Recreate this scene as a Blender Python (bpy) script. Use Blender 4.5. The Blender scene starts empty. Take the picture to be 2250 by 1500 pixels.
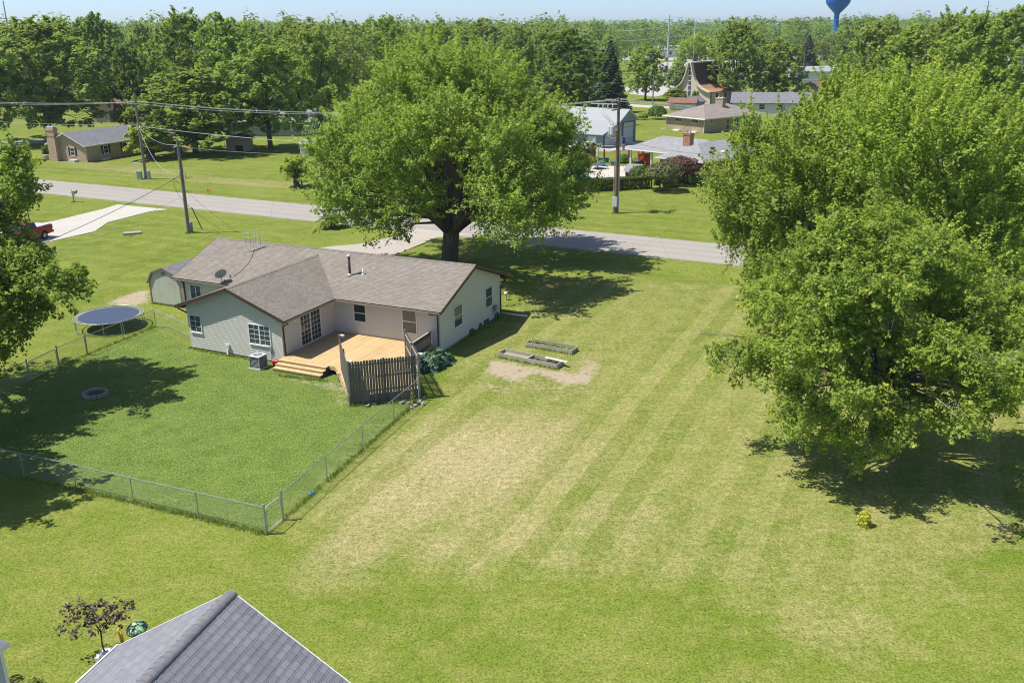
import bpy, math, random
import numpy as np
from mathutils import Vector, Matrix
R = math.radians
sc = bpy.context.scene
COL = sc.collection

# ------------------------------------------------------------------ camera, sky, sun, exposure
CAM_H, FPX, PIT, ROLL, AZ = 20.0, 2025.0, R(18.94), R(-.58), R(24.85)
FW = np.array([0, math.cos(PIT), -math.sin(PIT)])
_U = np.array([0, math.sin(PIT), math.cos(PIT)]); _R = np.array([1., 0, 0])
RT = math.cos(ROLL)*_R + math.sin(ROLL)*_U
UP = -math.sin(ROLL)*_R + math.cos(ROLL)*_U
C0 = np.array([0, 0, CAM_H])
cd = bpy.data.cameras.new('camera'); cam = bpy.data.objects.new('camera', cd); COL.objects.link(cam)
cd.sensor_width = 36; cd.lens = 36*FPX/2250; cd.clip_start = .1; cd.clip_end = 8000
cam.matrix_world = Matrix(((RT[0], UP[0], -FW[0], 0), (RT[1], UP[1], -FW[1], 0), (RT[2], UP[2], -FW[2], CAM_H), (0, 0, 0, 1)))
sc.camera = cam
SUN_EL = R(61.5); SD = np.array([.99, .07]); SD = SD/np.linalg.norm(SD)      # the way shadows fall
w = bpy.data.worlds.new('World'); sc.world = w; w.use_nodes = True
sky = w.node_tree.nodes.new('ShaderNodeTexSky'); sky.sky_type = 'NISHITA'; sky.sun_disc = False
sky.sun_elevation = SUN_EL; sky.sun_rotation = math.atan2(-SD[0], -SD[1]) % (2*math.pi)
sky.altitude = 250; sky.air_density = .5; sky.dust_density = .8; sky.ozone_density = 3.5
w.node_tree.links.new(sky.outputs[0], w.node_tree.nodes['Background'].inputs[0])
w.node_tree.nodes['Background'].inputs[1].default_value = .135
sl = bpy.data.lights.new('sun', 'SUN'); sl.energy = 4.3; sl.angle = R(.53); sl.color = (1, .955, .88)
so = bpy.data.objects.new('sun', sl); COL.objects.link(so)
so.rotation_euler = Vector((SD[0]*math.cos(SUN_EL), SD[1]*math.cos(SUN_EL), -math.sin(SUN_EL))).to_track_quat('-Z', 'Y').to_euler()
so.location = (-40, -5, 90)
sc.view_settings.view_transform = 'Standard'; sc.view_settings.look = 'None'
sc.view_settings.exposure = .58; sc.view_settings.gamma = 1
sc.cycles.use_denoising = True
sc.cycles.filter_width = 1.05; sc.cycles.max_bounces = 6; sc.cycles.transmission_bounces = 3; sc.cycles.transparent_max_bounces = 4

# ------------------------------------------------------------------ geometry of the place
dA = np.array([math.cos(AZ), -math.sin(AZ), 0]); dB = np.array([math.sin(AZ), math.cos(AZ), 0])   # the street grid
def ray(x, y): return FW + RT*(x-1125)/FPX + UP*(750-y)/FPX
def gp(x, y, z=0.):
    d = ray(x, y); return C0 + d*((z-CAM_H)/d[2])
def on(x, y, P, n):
    d = ray(x, y); return C0 + d*(np.dot(np.array(P)-C0, n)/np.dot(d, n))
def pj(P):
    q = np.asarray(P, float)-C0; z = q@FW
    return 1125+FPX*(q@RT)/z, 750-FPX*(q@UP)/z, z
def at_depth(px, Y):
    """ground point at forward distance Y seen in column px"""
    X = 0.
    for _ in range(6):
        u = pj((X, Y, 0)); X += (px-u[0])*u[2]/FPX
    return np.array([X, Y, 0.])
def z_at(P, py):
    z = 5.
    for _ in range(8):
        u = pj((P[0], P[1], z)); z += (u[1]-py)*u[2]/FPX/math.cos(PIT)*.97
    return z
def ab(P, O):
    q = np.asarray(P)-np.asarray(O); return float(q@dA), float(q@dB)

# ------------------------------------------------------------------ materials
def nt(name):
    m = bpy.data.materials.new(name); m.use_nodes = True
    t = m.node_tree; b = t.nodes['Principled BSDF']
    return m, t, b
def N(t, ty, **kw):
    n = t.nodes.new(ty)
    for k, v in kw.items():
        if k.startswith('i_'):
            k = k[2:]; n.inputs[int(k) if k.isdigit() else k.replace('_', ' ')].default_value = v
        else: setattr(n, k, v)
    return n
def mixc(t, fac, a, b, mode='MIX'):
    m = t.nodes.new('ShaderNodeMix'); m.data_type = 'RGBA'; m.blend_type = mode
    for s, v in ((m.inputs[0], fac), (m.inputs[6], a), (m.inputs[7], b)):
        if hasattr(v, 'is_linked') or isinstance(v, bpy.types.NodeSocket): t.links.new(v, s)
        else: s.default_value = (v if not isinstance(v, tuple) else (*v[:3], 1)) if not isinstance(v, (int, float)) else v
    return m.outputs[2]
def mth(t, op, a, b=None, c=None, clamp=False):
    m = t.nodes.new('ShaderNodeMath'); m.operation = op; m.use_clamp = clamp
    for i, v in enumerate((a, b, c)):
        if v is None: continue
        if isinstance(v, bpy.types.NodeSocket): t.links.new(v, m.inputs[i])
        else: m.inputs[i].default_value = v
    return m.outputs[0]
def ramp(t, fac, stops):
    r = t.nodes.new('ShaderNodeValToRGB'); e = r.color_ramp.elements
    while len(e) < len(stops): e.new(.5)
    for q, (p, c) in zip(e, stops): q.position = p; q.color = (*c, 1) if len(c) == 3 else c
    t.links.new(fac, r.inputs[0]); return r.outputs[0]
def noise(t, vec, scale, detail=3, rough=.55, out=0):
    n = N(t, 'ShaderNodeTexNoise'); n.inputs['Scale'].default_value = scale; n.inputs['Detail'].default_value = detail; n.inputs['Roughness'].default_value = rough
    if vec is not None: t.links.new(vec, n.inputs['Vector'])
    return n.outputs[out]
def objco(t): return t.nodes.new('ShaderNodeTexCoord').outputs['Object']
def uvco(t): return t.nodes.new('ShaderNodeTexCoord').outputs['UV']
def bump(t, b, h, strength=.3, dist=.02):
    n = t.nodes.new('ShaderNodeBump'); n.inputs['Strength'].default_value = strength; n.inputs['Distance'].default_value = dist
    t.links.new(h, n.inputs['Height']); t.links.new(n.outputs[0], b.inputs['Normal'])
def plain(name, col, rough=.7, var=.18, scale=2.5, metal=0., spec=.3, fine=18.):
    """one colour with soft patches and grain of wear"""
    m, t, b = nt(name)
    v = objco(t); n1 = noise(t, v, scale, 4); n2 = noise(t, v, fine, 3)
    f = mth(t, 'ADD', mth(t, 'MULTIPLY', mth(t, 'SUBTRACT', n1, .5), 2.2*var), mth(t, 'MULTIPLY', mth(t, 'SUBTRACT', n2, .5), 1.6*var))
    f = mth(t, 'ADD', f, 1.)
    vm = N(t, 'ShaderNodeVectorMath', operation='SCALE'); vm.inputs[0].default_value = col; t.links.new(f, vm.inputs['Scale'])
    t.links.new(vm.outputs[0], b.inputs['Base Color'])
    b.inputs['Roughness'].default_value = rough; b.inputs['Metallic'].default_value = metal; b.inputs['Specular IOR Level'].default_value = spec
    return m
def shingle(name, c1, c2, course=.14, width=.32, stain=(.5, .45, .4), line=.55, voff=0.):
    m, t, b = nt(name); uv = uvco(t)
    if voff: mp = N(t, 'ShaderNodeMapping'); mp.inputs['Location'].default_value = (0, voff, 0); t.links.new(uv, mp.inputs['Vector']); uv = mp.outputs[0]
    br = N(t, 'ShaderNodeTexBrick', i_Scale=1.); br.offset = .5; br.inputs['Brick Width'].default_value = width; br.inputs['Row Height'].default_value = course
    br.inputs['Mortar Size'].default_value = .009; br.inputs['Mortar Smooth'].default_value = .3; br.inputs['Bias'].default_value = 0
    br.inputs['Color1'].default_value = (*c1, 1); br.inputs['Color2'].default_value = (*c2, 1)
    br.inputs['Mortar'].default_value = (*[x*line for x in c1], 1)
    t.links.new(uv, br.inputs['Vector'])
    big = noise(t, uv, .35, 5, .6); fine = noise(t, uv, 45, 2)
    c = mixc(t, mth(t, 'MULTIPLY', ramp(t, big, [(.45, (0, 0, 0)), (.7, (1, 1, 1))]), .3), br.outputs['Color'], tuple(a*s*1.6 for a, s in zip(c1, stain)))
    c = mixc(t, .5, c, ramp(t, fine, [(.3, (.3, .3, .3)), (.7, (.75, .75, .75))]), 'OVERLAY')
    t.links.new(c, b.inputs['Base Color']); b.inputs['Roughness'].default_value = .92; b.inputs['Specular IOR Level'].default_value = .15
    # each course is a wedge, thick at its lower edge
    sx = N(t, 'ShaderNodeSeparateXYZ'); t.links.new(uv, sx.inputs[0])
    saw = mth(t, 'SUBTRACT', 1., mth(t, 'FRACT', mth(t, 'DIVIDE', sx.outputs[1], course)))
    bump(t, b, mth(t, 'ADD', saw, mth(t, 'MULTIPLY', fine, .25)), .6, .012)
    return m
def brick(name, c1, c2, mortar, w=.22, h=.075):
    m, t, b = nt(name); uv = uvco(t)
    br = N(t, 'ShaderNodeTexBrick', i_Scale=1.); br.inputs['Brick Width'].default_value = w; br.inputs['Row Height'].default_value = h
    br.inputs['Mortar Size'].default_value = .008; br.inputs['Bias'].default_value = 0
    for k, c in (('Color1', c1), ('Color2', c2), ('Mortar', mortar)): br.inputs[k].default_value = (*c, 1)
    t.links.new(uv, br.inputs['Vector'])
    big = noise(t, uv, .8, 4); pat = noise(t, uv, 3.2, 2)
    c = mixc(t, mth(t, 'MULTIPLY', big, .35), br.outputs['Color'], tuple(x*.7 for x in c2))
    c = mixc(t, ramp(t, pat, [(.5, (0, 0, 0)), (.6, (.55, .55, .55))]), c, tuple(x*.75 for x in c1))
    t.links.new(c, b.inputs['Base Color']); b.inputs['Roughness'].default_value = .9
    bump(t, b, br.outputs['Fac'], -.25, .01)
    return m
def wood(name, c1, c2, plank=.14, along=0, rough=.75, gap=.03):
    """planks: uv axis `along` runs with the grain"""
    m, t, b = nt(name); uv = uvco(t)
    sx = N(t, 'ShaderNodeSeparateXYZ'); t.links.new(uv, sx.inputs[0])
    a, c = sx.outputs[along], sx.outputs[1-along]
    k = mth(t, 'FLOOR', mth(t, 'DIVIDE', c, plank))
    wn = N(t, 'ShaderNodeTexWhiteNoise', noise_dimensions='1D'); t.links.new(k, wn.inputs['W'])
    cx = N(t, 'ShaderNodeCombineXYZ'); t.links.new(mth(t, 'MULTIPLY', a, 1.1), cx.inputs[0]); t.links.new(mth(t, 'MULTIPLY', c, 26.), cx.inputs[1]); t.links.new(mth(t, 'MULTIPLY', wn.outputs[0], 30.), cx.inputs[2])
    g = noise(t, cx.outputs[0], 1.3, 5, .65); st = noise(t, uv, .9, 4)
    f = mth(t, 'ADD', mth(t, 'MULTIPLY', g, .7), mth(t, 'MULTIPLY', mth(t, 'SUBTRACT', wn.outputs[0], .35), .55), clamp=True)
    col = mixc(t, f, c1, c2)
    col = mixc(t, mth(t, 'MULTIPLY', ramp(t, st, [(.5, (0, 0, 0)), (.75, (1, 1, 1))]), .35), col, tuple(x*.6 for x in c1))
    t.links.new(col, b.inputs['Base Color']); b.inputs['Roughness'].default_value = rough; b.inputs['Specular IOR Level'].default_value = .2
    bump(t, b, g, .25, .006)
    return m
def glass(name, col=(.02, .026, .03), rough=.06, var=.5):
    m, t, b = nt(name)
    n = noise(t, objco(t), 1.4, 2)
    t.links.new(mixc(t, n, col, tuple(c*(1+var*2) for c in col)), b.inputs['Base Color'])
    b.inputs['Roughness'].default_value = rough; b.inputs['Specular IOR Level'].default_value = .7
    return m
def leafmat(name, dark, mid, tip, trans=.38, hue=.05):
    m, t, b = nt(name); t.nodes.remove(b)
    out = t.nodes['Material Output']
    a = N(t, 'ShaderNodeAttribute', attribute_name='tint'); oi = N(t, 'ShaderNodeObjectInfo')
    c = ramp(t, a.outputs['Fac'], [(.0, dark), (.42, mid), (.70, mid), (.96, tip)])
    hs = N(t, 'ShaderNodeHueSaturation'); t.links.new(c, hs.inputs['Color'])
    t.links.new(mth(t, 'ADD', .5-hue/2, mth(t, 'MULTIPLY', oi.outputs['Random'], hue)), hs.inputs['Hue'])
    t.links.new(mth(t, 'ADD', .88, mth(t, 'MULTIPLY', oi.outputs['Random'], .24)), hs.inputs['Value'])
    d = N(t, 'ShaderNodeBsdfPrincipled'); d.inputs['Roughness'].default_value = .55; d.inputs['Specular IOR Level'].default_value = .25
    tr = N(t, 'ShaderNodeBsdfTranslucent'); mx = N(t, 'ShaderNodeMixShader', i_0=trans)
    t.links.new(hs.outputs[0], d.inputs['Base Color'])
    t.links.new(mixc(t, 1., hs.outputs[0], (1.15, 1.25, .55), 'MULTIPLY'), tr.inputs['Color'])
    t.links.new(d.outputs[0], mx.inputs[1]); t.links.new(tr.outputs[0], mx.inputs[2]); t.links.new(mx.outputs[0], out.inputs[0])
    return m

M = {}
M['siding'] = plain('cream_siding', (.62, .60, .55), .55, .04, .6)
M['siding_tan'] = M['siding']
M['found'] = plain('concrete_block', (.34, .33, .30), .9, .2)
M['brown'] = plain('brown_trim', (.085, .055, .046), .45, .1)
M['fascia'] = plain('gutter_metal', (.30, .24, .21), .4, .1)
M['white'] = plain('white_paint', (.74, .74, .72), .45, .06)
M['roof'] = shingle('brown_shingle', (.200, .178, .153), (.265, .238, .206))
M['roof_grey'] = shingle('grey_shingle', (.24, .24, .25), (.32, .32, .33))
M['roof_blue'] = shingle('slate_shingle', (.185, .19, .208), (.24, .244, .262), .2254, .31, (.5, .5, .55), .6, -(5.53*2.36/4.507 % .2254))
M['roof_slate'] = shingle('dark_grey_shingle', (.17, .17, .19), (.24, .24, .26))
M['roof_brown'] = shingle('red_brown_shingle', (.21, .12, .085), (.27, .16, .115))
M['roof_tan'] = shingle('taupe_shingle', (.25, .21, .185), (.30, .26, .23))
M['roof_light'] = plain('pale_metal_roof', (.33, .345, .35), .5, .07)
M['glass'] = glass('window_glass')
M['glass_blue'] = glass('bluish_glass', (.04, .06, .075))
M['deck'] = wood('new_deck_wood', (.475, .325, .155), (.62, .46, .25), .145, 1)
M['tread'] = wood('new_step_wood', (.55, .40, .21), (.66, .50, .29), .3, 0)
M['old'] = wood('weathered_wood', (.072, .070, .061), (.20, .193, .172), .15, 1)
M['oldlight'] = wood('grey_weathered_board', (.26, .235, .205), (.40, .37, .33), .2, 0)
M['bedwood'] = wood('weathered_bed_timber', (.30, .285, .25), (.50, .475, .42), .2, 0)
M['galv'] = plain('galvanised_steel', (.36, .39, .42), .4, .1, metal=.5)
M['wire'] = plain('fence_wire', (.32, .36, .38), .45, .1, metal=.3)
M['pole'] = wood('pole_wood', (.16, .135, .115), (.27, .24, .21), .5, 1)
M['polebrown'] = wood('brown_pole_wood', (.15, .105, .06), (.25, .18, .105), .5, 1)
M['cable'] = plain('aluminium_cable', (.42, .43, .43), .4, .05)
M['black'] = plain('black_plastic', (.015, .015, .017), .5, .2)
M['dark'] = plain('dark_metal', (.05, .05, .055), .5, .2)
M['grey'] = plain('grey_metal', (.30, .32, .34), .5, .1)
M['lightgrey'] = plain('light_grey_metal', (.5, .52, .54), .45, .08)
M['concrete'] = plain('drive_concrete', (.46, .435, .385), .9, .07, .35, fine=9.)
M['concrete2'] = plain('pool_concrete', (.50, .44, .37), .9, .1, .4)
M['bark'] = wood('tree_bark', (.075, .064, .052), (.20, .17, .14), .12, 1, .95)
M['barkgrey'] = wood('grey_bark', (.13, .12, .105), (.27, .25, .225), .12, 1, .95)
M['leaf'] = leafmat('maple_leaves', (.135, .205, .032), (.285, .385, .066), (.56, .56, .09), .46, .008)
M['leaf2'] = leafmat('fresh_maple_leaves', (.145, .215, .034), (.30, .395, .068), (.60, .59, .09), .46, .0)
M['leafdark'] = leafmat('dark_leaves', (.090, .155, .022), (.175, .262, .038), (.31, .37, .055), .4, .01)
M['leafmid'] = leafmat('woodland_leaves', (.14, .215, .040), (.285, .385, .072), (.48, .51, .095), .45, .02)
M['leafpale'] = leafmat('pale_leaves', (.16, .215, .048), (.29, .355, .08), (.44, .45, .12), .42, .02)
M['leafgold'] = leafmat('yellow_green_leaves', (.22, .30, .035), (.38, .46, .06), (.56, .58, .08), .46, .01)
M['leafyellow'] = leafmat('golden_leaves', (.22, .24, .02), (.42, .40, .035), (.6, .52, .07), .3, .01)
M['leafblue'] = leafmat('spruce_needles', (.045, .072, .035), (.085, .12, .06), (.16, .195, .095), .15, .01)
M['leafbush'] = leafmat('bush_leaves', (.050, .100, .015), (.105, .165, .025), (.2, .23, .035), .3, .02)
M['leafwood'] = leafmat('far_woodland_leaves', (.095, .155, .038), (.185, .265, .065), (.31, .36, .10), .4, 0.)
M['leafhosta'] = leafmat('hosta_leaves', (.04, .095, .055), (.10, .175, .105), (.36, .42, .30), .2)
M['leafpurple'] = leafmat('purple_leaves', (.035, .022, .026), (.095, .058, .066), (.20, .13, .145), .2)
M['leafrust'] = leafmat('rust_leaves', (.085, .06, .03), (.145, .085, .05), (.22, .12, .08), .2)
M['leafolive'] = leafmat('olive_leaves', (.075, .085, .028), (.135, .145, .05), (.21, .2, .085), .2)

# ------------------------------------------------------------------ mesh builder
class MB:
    def __init__(s): s.v = []; s.f = []; s.m = []
    def add(s, vs, fs, m=0):
        o = len(s.v); s.v += [tuple(float(c) for c in v) for v in vs]; s.f += [tuple(i+o for i in f) for f in fs]; s.m += [m]*len(fs); return s
    def poly(s, pts, m=0): return s.add(pts, [tuple(range(len(pts)))], m)
    def bx(s, x0, x1, y0, y1, z0, z1, m=0):
        return s.add([(x0, y0, z0), (x1, y0, z0), (x1, y1, z0), (x0, y1, z0), (x0, y0, z1), (x1, y0, z1), (x1, y1, z1), (x0, y1, z1)],
                     [(3, 2, 1, 0), (4, 5, 6, 7), (0, 1, 5, 4), (1, 2, 6, 5), (2, 3, 7, 6), (3, 0, 4, 7)], m)
    def box(s, c, d, m=0, rz=0., rx=0., ry=0.):
        M3 = Matrix.Rotation(rz, 3, 'Z') @ Matrix.Rotation(ry, 3, 'Y') @ Matrix.Rotation(rx, 3, 'X')
        vs = [Vector(c)+M3 @ Vector((i*d[0]/2, j*d[1]/2, k*d[2]/2)) for k in (-1, 1) for i, j in ((-1, -1), (1, -1), (1, 1), (-1, 1))]
        return s.add(vs, [(3, 2, 1, 0), (4, 5, 6, 7), (0, 1, 5, 4), (1, 2, 6, 5), (2, 3, 7, 6), (3, 0, 4, 7)], m)
    def beam(s, a, b, wd, ht, m=0, up=(0, 0, 1)):
        a, b = Vector(a), Vector(b); d = (b-a).normalized(); sd = d.cross(Vector(up))
        if sd.length < 1e-4: sd = d.cross(Vector((1, 0, 0)))
        sd.normalize(); u = sd.cross(d)
        vs = [p+sd*i*wd/2+u*j*ht/2 for p in (a, b) for i, j in ((-1, -1), (1, -1), (1, 1), (-1, 1))]
        return s.add(vs, [(0, 1, 2, 3), (7, 6, 5, 4), (0, 4, 5, 1), (1, 5, 6, 2), (2, 6, 7, 3), (3, 7, 4, 0)], m)
    def tube(s, pts, r, n=6, m=0, cap=True):
        P = [Vector(p) for p in pts]; k = len(P); rs = r if hasattr(r, '__len__') else [r]*k
        vs = []
        for i, p in enumerate(P):
            d = (P[min(i+1, k-1)]-P[max(i-1, 0)]).normalized()
            a = d.cross(Vector((0, 0, 1)) if abs(d.z) < .95 else Vector((1, 0, 0))).normalized(); b = a.cross(d)
            vs += [p+(a*math.cos(2*math.pi*j/n)+b*math.sin(2*math.pi*j/n))*rs[i] for j in range(n)]
        fs = [(i*n+j, (i+1)*n+j, (i+1)*n+(j+1) % n, i*n+(j+1) % n) for i in range(k-1) for j in range(n)]
        if cap: fs += [tuple(range(n)), tuple(range((k-1)*n, k*n))[::-1]]
        return s.add(vs, fs, m)
    def cyl(s, x, y, z0, z1, r, n=12, m=0, r2=None):
        return s.tube([(x, y, z0), (x, y, z1)], [r, r if r2 is None else r2], n, m)
    def lathe(s, prof, n=24, c=(0, 0, 0), m=0):
        vs = [(c[0]+r*math.cos(2*math.pi*j/n), c[1]+r*math.sin(2*math.pi*j/n), c[2]+z) for r, z in prof for j in range(n)]
        fs = [(i*n+j, i*n+(j+1) % n, (i+1)*n+(j+1) % n, (i+1)*n+j) for i in range(len(prof)-1) for j in range(n)]
        return s.add(vs, fs, m)
    def prism(s, poly, z0, z1, m=0):
        n = len(poly)
        return s.add([(p[0], p[1], z0) for p in poly]+[(p[0], p[1], z1) for p in poly],
                     [tuple(range(n))[::-1], tuple(range(n, 2*n))]+[(i, (i+1) % n, n+(i+1) % n, n+i) for i in range(n)], m)
    def slab(s, top, th, m=0, mside=None):
        """a flat polygon given thickness downwards"""
        n = len(top); bot = [(p[0], p[1], p[2]-th) for p in top]
        s.add(top, [tuple(range(n))], m)
        return s.add(list(top)+bot, [tuple(range(n, 2*n))[::-1]]+[(i, n+i, n+(i+1) % n, (i+1) % n) for i in range(n)], m if mside is None else mside)
    def build(s, name, mats, parent=None, smooth=False, loc=None, rz=0.):
        me = bpy.data.meshes.new(name); me.from_pydata(s.v, [], s.f); me.update()
        for k in (mats if isinstance(mats, (list, tuple)) else [mats]): me.materials.append(M[k] if isinstance(k, str) else k)
        if any(s.m): me.polygons.foreach_set('material_index', s.m)
        uv = me.uv_layers.new(name='UVMap').data
        for p in me.polygons:
            n = p.normal; u = Vector((-n.y, n.x, 0))
            u = u.normalized() if u.length > .02 else Vector((1, 0, 0))
            v = n.cross(u)
            for li in p.loop_indices:
                co = me.vertices[me.loops[li].vertex_index].co; uv[li].uv = (co.dot(u), co.dot(v))
        if smooth: me.shade_smooth()
        o = bpy.data.objects.new(name, me); COL.objects.link(o)
        if parent is not None: o.parent = parent
        if loc is not None: o.location = loc
        if rz: o.rotation_euler = (0, 0, rz)
        return o
def tag(o, label, cat, group=None):
    o['label'] = label; o['category'] = cat
    if group: o['group'] = group
    return o
def thing(name, label, cat, loc=(0, 0, 0), rz=0., group=None):
    o = bpy.data.objects.new(name, None); COL.objects.link(o); o.empty_display_size = .3
    o.location = [float(c) for c in loc]; o.rotation_euler = (0, 0, rz); return tag(o, label, cat, group)
def struct(o, kind='structure'): o['kind'] = kind; return o
def dup(root, loc, rz=0., label=None, group=None, scale=None):
    r = root.copy(); COL.objects.link(r); r.location = [float(c) for c in loc]; r.rotation_euler = (0, 0, rz)
    if label: r['label'] = label
    if group: r['group'] = group
    if scale is not None: r.scale = scale
    for ch in root.children:
        c = ch.copy(); COL.objects.link(c); c.parent = r
        for g in ch.children:
            d = g.copy(); COL.objects.link(d); d.parent = c
    return r

# ------------------------------------------------------------------ trees
def unit(a): return a/np.maximum(np.linalg.norm(a, axis=-1, keepdims=True), 1e-9)
def leaf_mesh(name, pos, nor, size, tint, mats, rs, asp=.62):
    """one small four-cornered leaf per row"""
    n = len(pos); r = unit(rs.normal(size=(n, 3))); u = unit(np.cross(nor, r)); v = np.cross(nor, u)
    s = np.asarray(size).reshape(-1, 1)*np.ones((n, 1))
    fold = nor*s*.18
    V = np.stack([pos-u*s*.5, pos+v*s*asp*.5-fold, pos+u*s*.5, pos-v*s*asp*.5-fold], 1).reshape(-1, 3)
    me = bpy.data.meshes.new(name); me.vertices.add(4*n); me.vertices.foreach_set('co', V.ravel().astype(np.float32))
    me.loops.add(4*n); me.loops.foreach_set('vertex_index', np.arange(4*n, dtype=np.int32))
    me.polygons.add(n); me.polygons.foreach_set('loop_start', np.arange(0, 4*n, 4, dtype=np.int32))
    try: me.polygons.foreach_set('loop_total', np.full(n, 4, np.int32))
    except Exception: pass
    at = me.attributes.new('tint', 'FLOAT', 'POINT'); at.data.foreach_set('value', np.repeat(np.clip(tint, 0, 1), 4).astype(np.float32))
    me.materials.append(M[mats]); me.update(); return me
def crown(name, lobes, nleaf, leaf, seed, mat, per=46, plen=1.5, prad=.5, up=.45, inner=.55, droop=0., floor=None, taper=.75):
    """leaves gathered into plumes, plumes spread over the lobes of the crown"""
    rs = np.random.RandomState(seed); L = np.array(lobes, float)
    area = (L[:, 3]*L[:, 4]+L[:, 4]*L[:, 5]+L[:, 3]*L[:, 5]); K = max(8, nleaf//per)
    li = rs.choice(len(L), K, p=area/area.sum())
    d = unit(rs.normal(size=(K, 3))); d[:, 2] = np.where(d[:, 2] < -.35, np.abs(d[:, 2])*rs.choice([1, -1], K, p=[.6, .4]), d[:, 2]); d = unit(d)
    rr = inner+(1-inner)*rs.rand(K)**.6
    c = L[li, :3]+d*L[li, 3:]*rr[:, None]
    ax = unit(d*1.0+np.array([0, 0, up])+rs.normal(size=(K, 3))*.3); ax[:, 2] -= droop*rs.rand(K); ax = unit(ax)
    ln = plen*(.5+.75*rs.rand(K)**1.6); ptint = rs.rand(K)
    pi = np.repeat(np.arange(K), per); n = len(pi); t = rs.rand(n)**.8
    g = rs.normal(size=(n, 3)); g -= ax[pi]*(g*ax[pi]).sum(1, keepdims=True)
    pos = c[pi]+ax[pi]*(t*ln[pi]-.25*ln[pi])[:, None]+g*(prad*(1.05-taper*t))[:, None]*.75
    nor = unit(unit(g)*.75+ax[pi]*.45+np.array([0, 0, .85])+rs.normal(size=(n, 3))*.5)
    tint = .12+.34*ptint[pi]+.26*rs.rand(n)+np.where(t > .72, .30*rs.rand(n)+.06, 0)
    sz = leaf*(.5+1.0*rs.rand(n)**1.3)
    if floor is not None:
        k = pos[:, 2] > floor; pos, nor, sz, tint = pos[k], nor[k], sz[k], tint[k]
    return leaf_mesh(name, pos, nor, sz, tint, mat, rs)
def limbs(lobes, r0, seed, fork=.28, n=7, twigs=5, base=(0, 0, 0), lean=(0, 0)):
    """trunk, a limb to every lobe, and twigs inside the lobe"""
    rd = random.Random(seed); b = MB(); L = list(lobes)
    top = max(l[2] for l in L); cx = sum(l[0] for l in L)/len(L); cy = sum(l[1] for l in L)/len(L)
    fz = top*fork; bx_, by_ = base[0], base[1]
    tp = Vector((bx_+(cx-bx_)*.15+lean[0], by_+(cy-by_)*.15+lean[1], fz))
    B = Vector((bx_, by_, base[2]-.1))
    b.tube([B, B.lerp(tp, .06)+Vector((0, 0, .05)), B.lerp(tp, .5)+Vector((rd.uniform(-.1, .1), rd.uniform(-.1, .1), 0)), tp], [r0*1.45, r0*1.05, r0*.92, r0*.9], n+3)
    rm = sorted(l[3] for l in L)[len(L)*2//3]
    for l in L:
        e = Vector(l[:3]); dist = (e-tp).length
        m1 = tp.lerp(e, .3)+Vector((rd.uniform(-.06, .06)*dist, rd.uniform(-.06, .06)*dist, .10*dist)); m2 = tp.lerp(e, .65)+Vector((rd.uniform(-.05, .05)*dist, rd.uniform(-.05, .05)*dist, .08*dist))
        rr = r0*(.52 if dist > .3*top else .42)*max(.22, min(1., l[3]/rm))
        b.tube([tp-Vector((0, 0, r0*.8)), m1, m2, e], [rr, rr*.72, rr*.45, rr*.2], n)
        for k in range(twigs):
            v = Vector((rd.gauss(0, 1), rd.gauss(0, 1), rd.gauss(.3, .8))).normalized()
            q = e+Vector((v.x*l[3], v.y*l[4], v.z*l[5]))*.85; s0 = m2.lerp(e, rd.uniform(.1, 1))
            b.tube([s0, s0.lerp(q, .5)+Vector((0, 0, .06*dist*rd.random())), q], [rr*.2, rr*.12, rr*.05], 4, cap=False)
    return b
def rand_lobes(seed, W, H, n=11, z0=.3, squash=.8, spread=.62):
    rd = random.Random(seed); out = [(0, 0, H*.72, W*.26, W*.26, H*.24)]
    for k in range(n):
        f = (k+.5)/n; z = H*(z0+(.93-z0)*f); prof = math.sin(math.pi*min(1, .18+.80*f))**.7
        a = k*2.4+rd.uniform(-.4, .4); rad = W*.5*prof*spread*rd.uniform(.75, 1.05); r = W*.5*rd.uniform(.34, .5)*(.6+.4*prof)
        out.append((rad*math.cos(a), rad*math.sin(a), min(z, H-r*squash*.8), r, r, r*squash))
    return out
PROTO = {}
def proto(key, mk):
    if key not in PROTO: PROTO[key] = mk()
    return PROTO[key]
def mk_decid(seed, nleaf=15000, leaf=.52, W=14., H=18., mat='leafmid', z0=.25, n=13, **kw):
    def f():
        lo = rand_lobes(seed, W, H, n, z0, **({'spread': kw.pop('spread')} if 'spread' in kw else {}))
        return crown('crown', lo, nleaf, leaf, seed, mat, **kw), limbs(lo, .34, seed, .26, 6, 3)
    return f
def mk_spruce(seed, nleaf=15000, W=7., H=18., mat='leafblue'):
    def f():
        rs = np.random.RandomState(seed); n = nleaf; tiers = 26
        k = rs.randint(0, tiers, n*2); f_ = (k+.5)/tiers; keep = rs.rand(n*2) < (1.05-f_); k = k[keep]; f_ = f_[keep]; n = len(k)
        br = rs.randint(0, 11, n); an = br*2*math.pi/11+k*1.3+rs.normal(size=n)*.13
        rmax = W/2*(1-f_)**.85*(.75+.4*((np.sin(k*7.1+br*3.7)+1)/2)); rr = rmax*(.25+.75*rs.rand(n)**.7)
        pos = np.stack([rr*np.cos(an), rr*np.sin(an), H*(.05+.93*f_)-rr*.32+rs.normal(size=n)*.16], 1)
        nor = unit(np.stack([np.cos(an)*.4, np.sin(an)*.4, np.full(n, .7)], 1)+rs.normal(size=(n, 3))*.5)
        b = MB().tube([(0, 0, -.1), (0, 0, H*.97)], [.28, .04], 6)
        return leaf_mesh('crown', pos, nor, .5*(.6+.7*rs.rand(n)), .15+.5*rs.rand(n)+.35*(rr/rmax > .85)*rs.rand(n), mat, rs, .4), b
    return f
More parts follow.
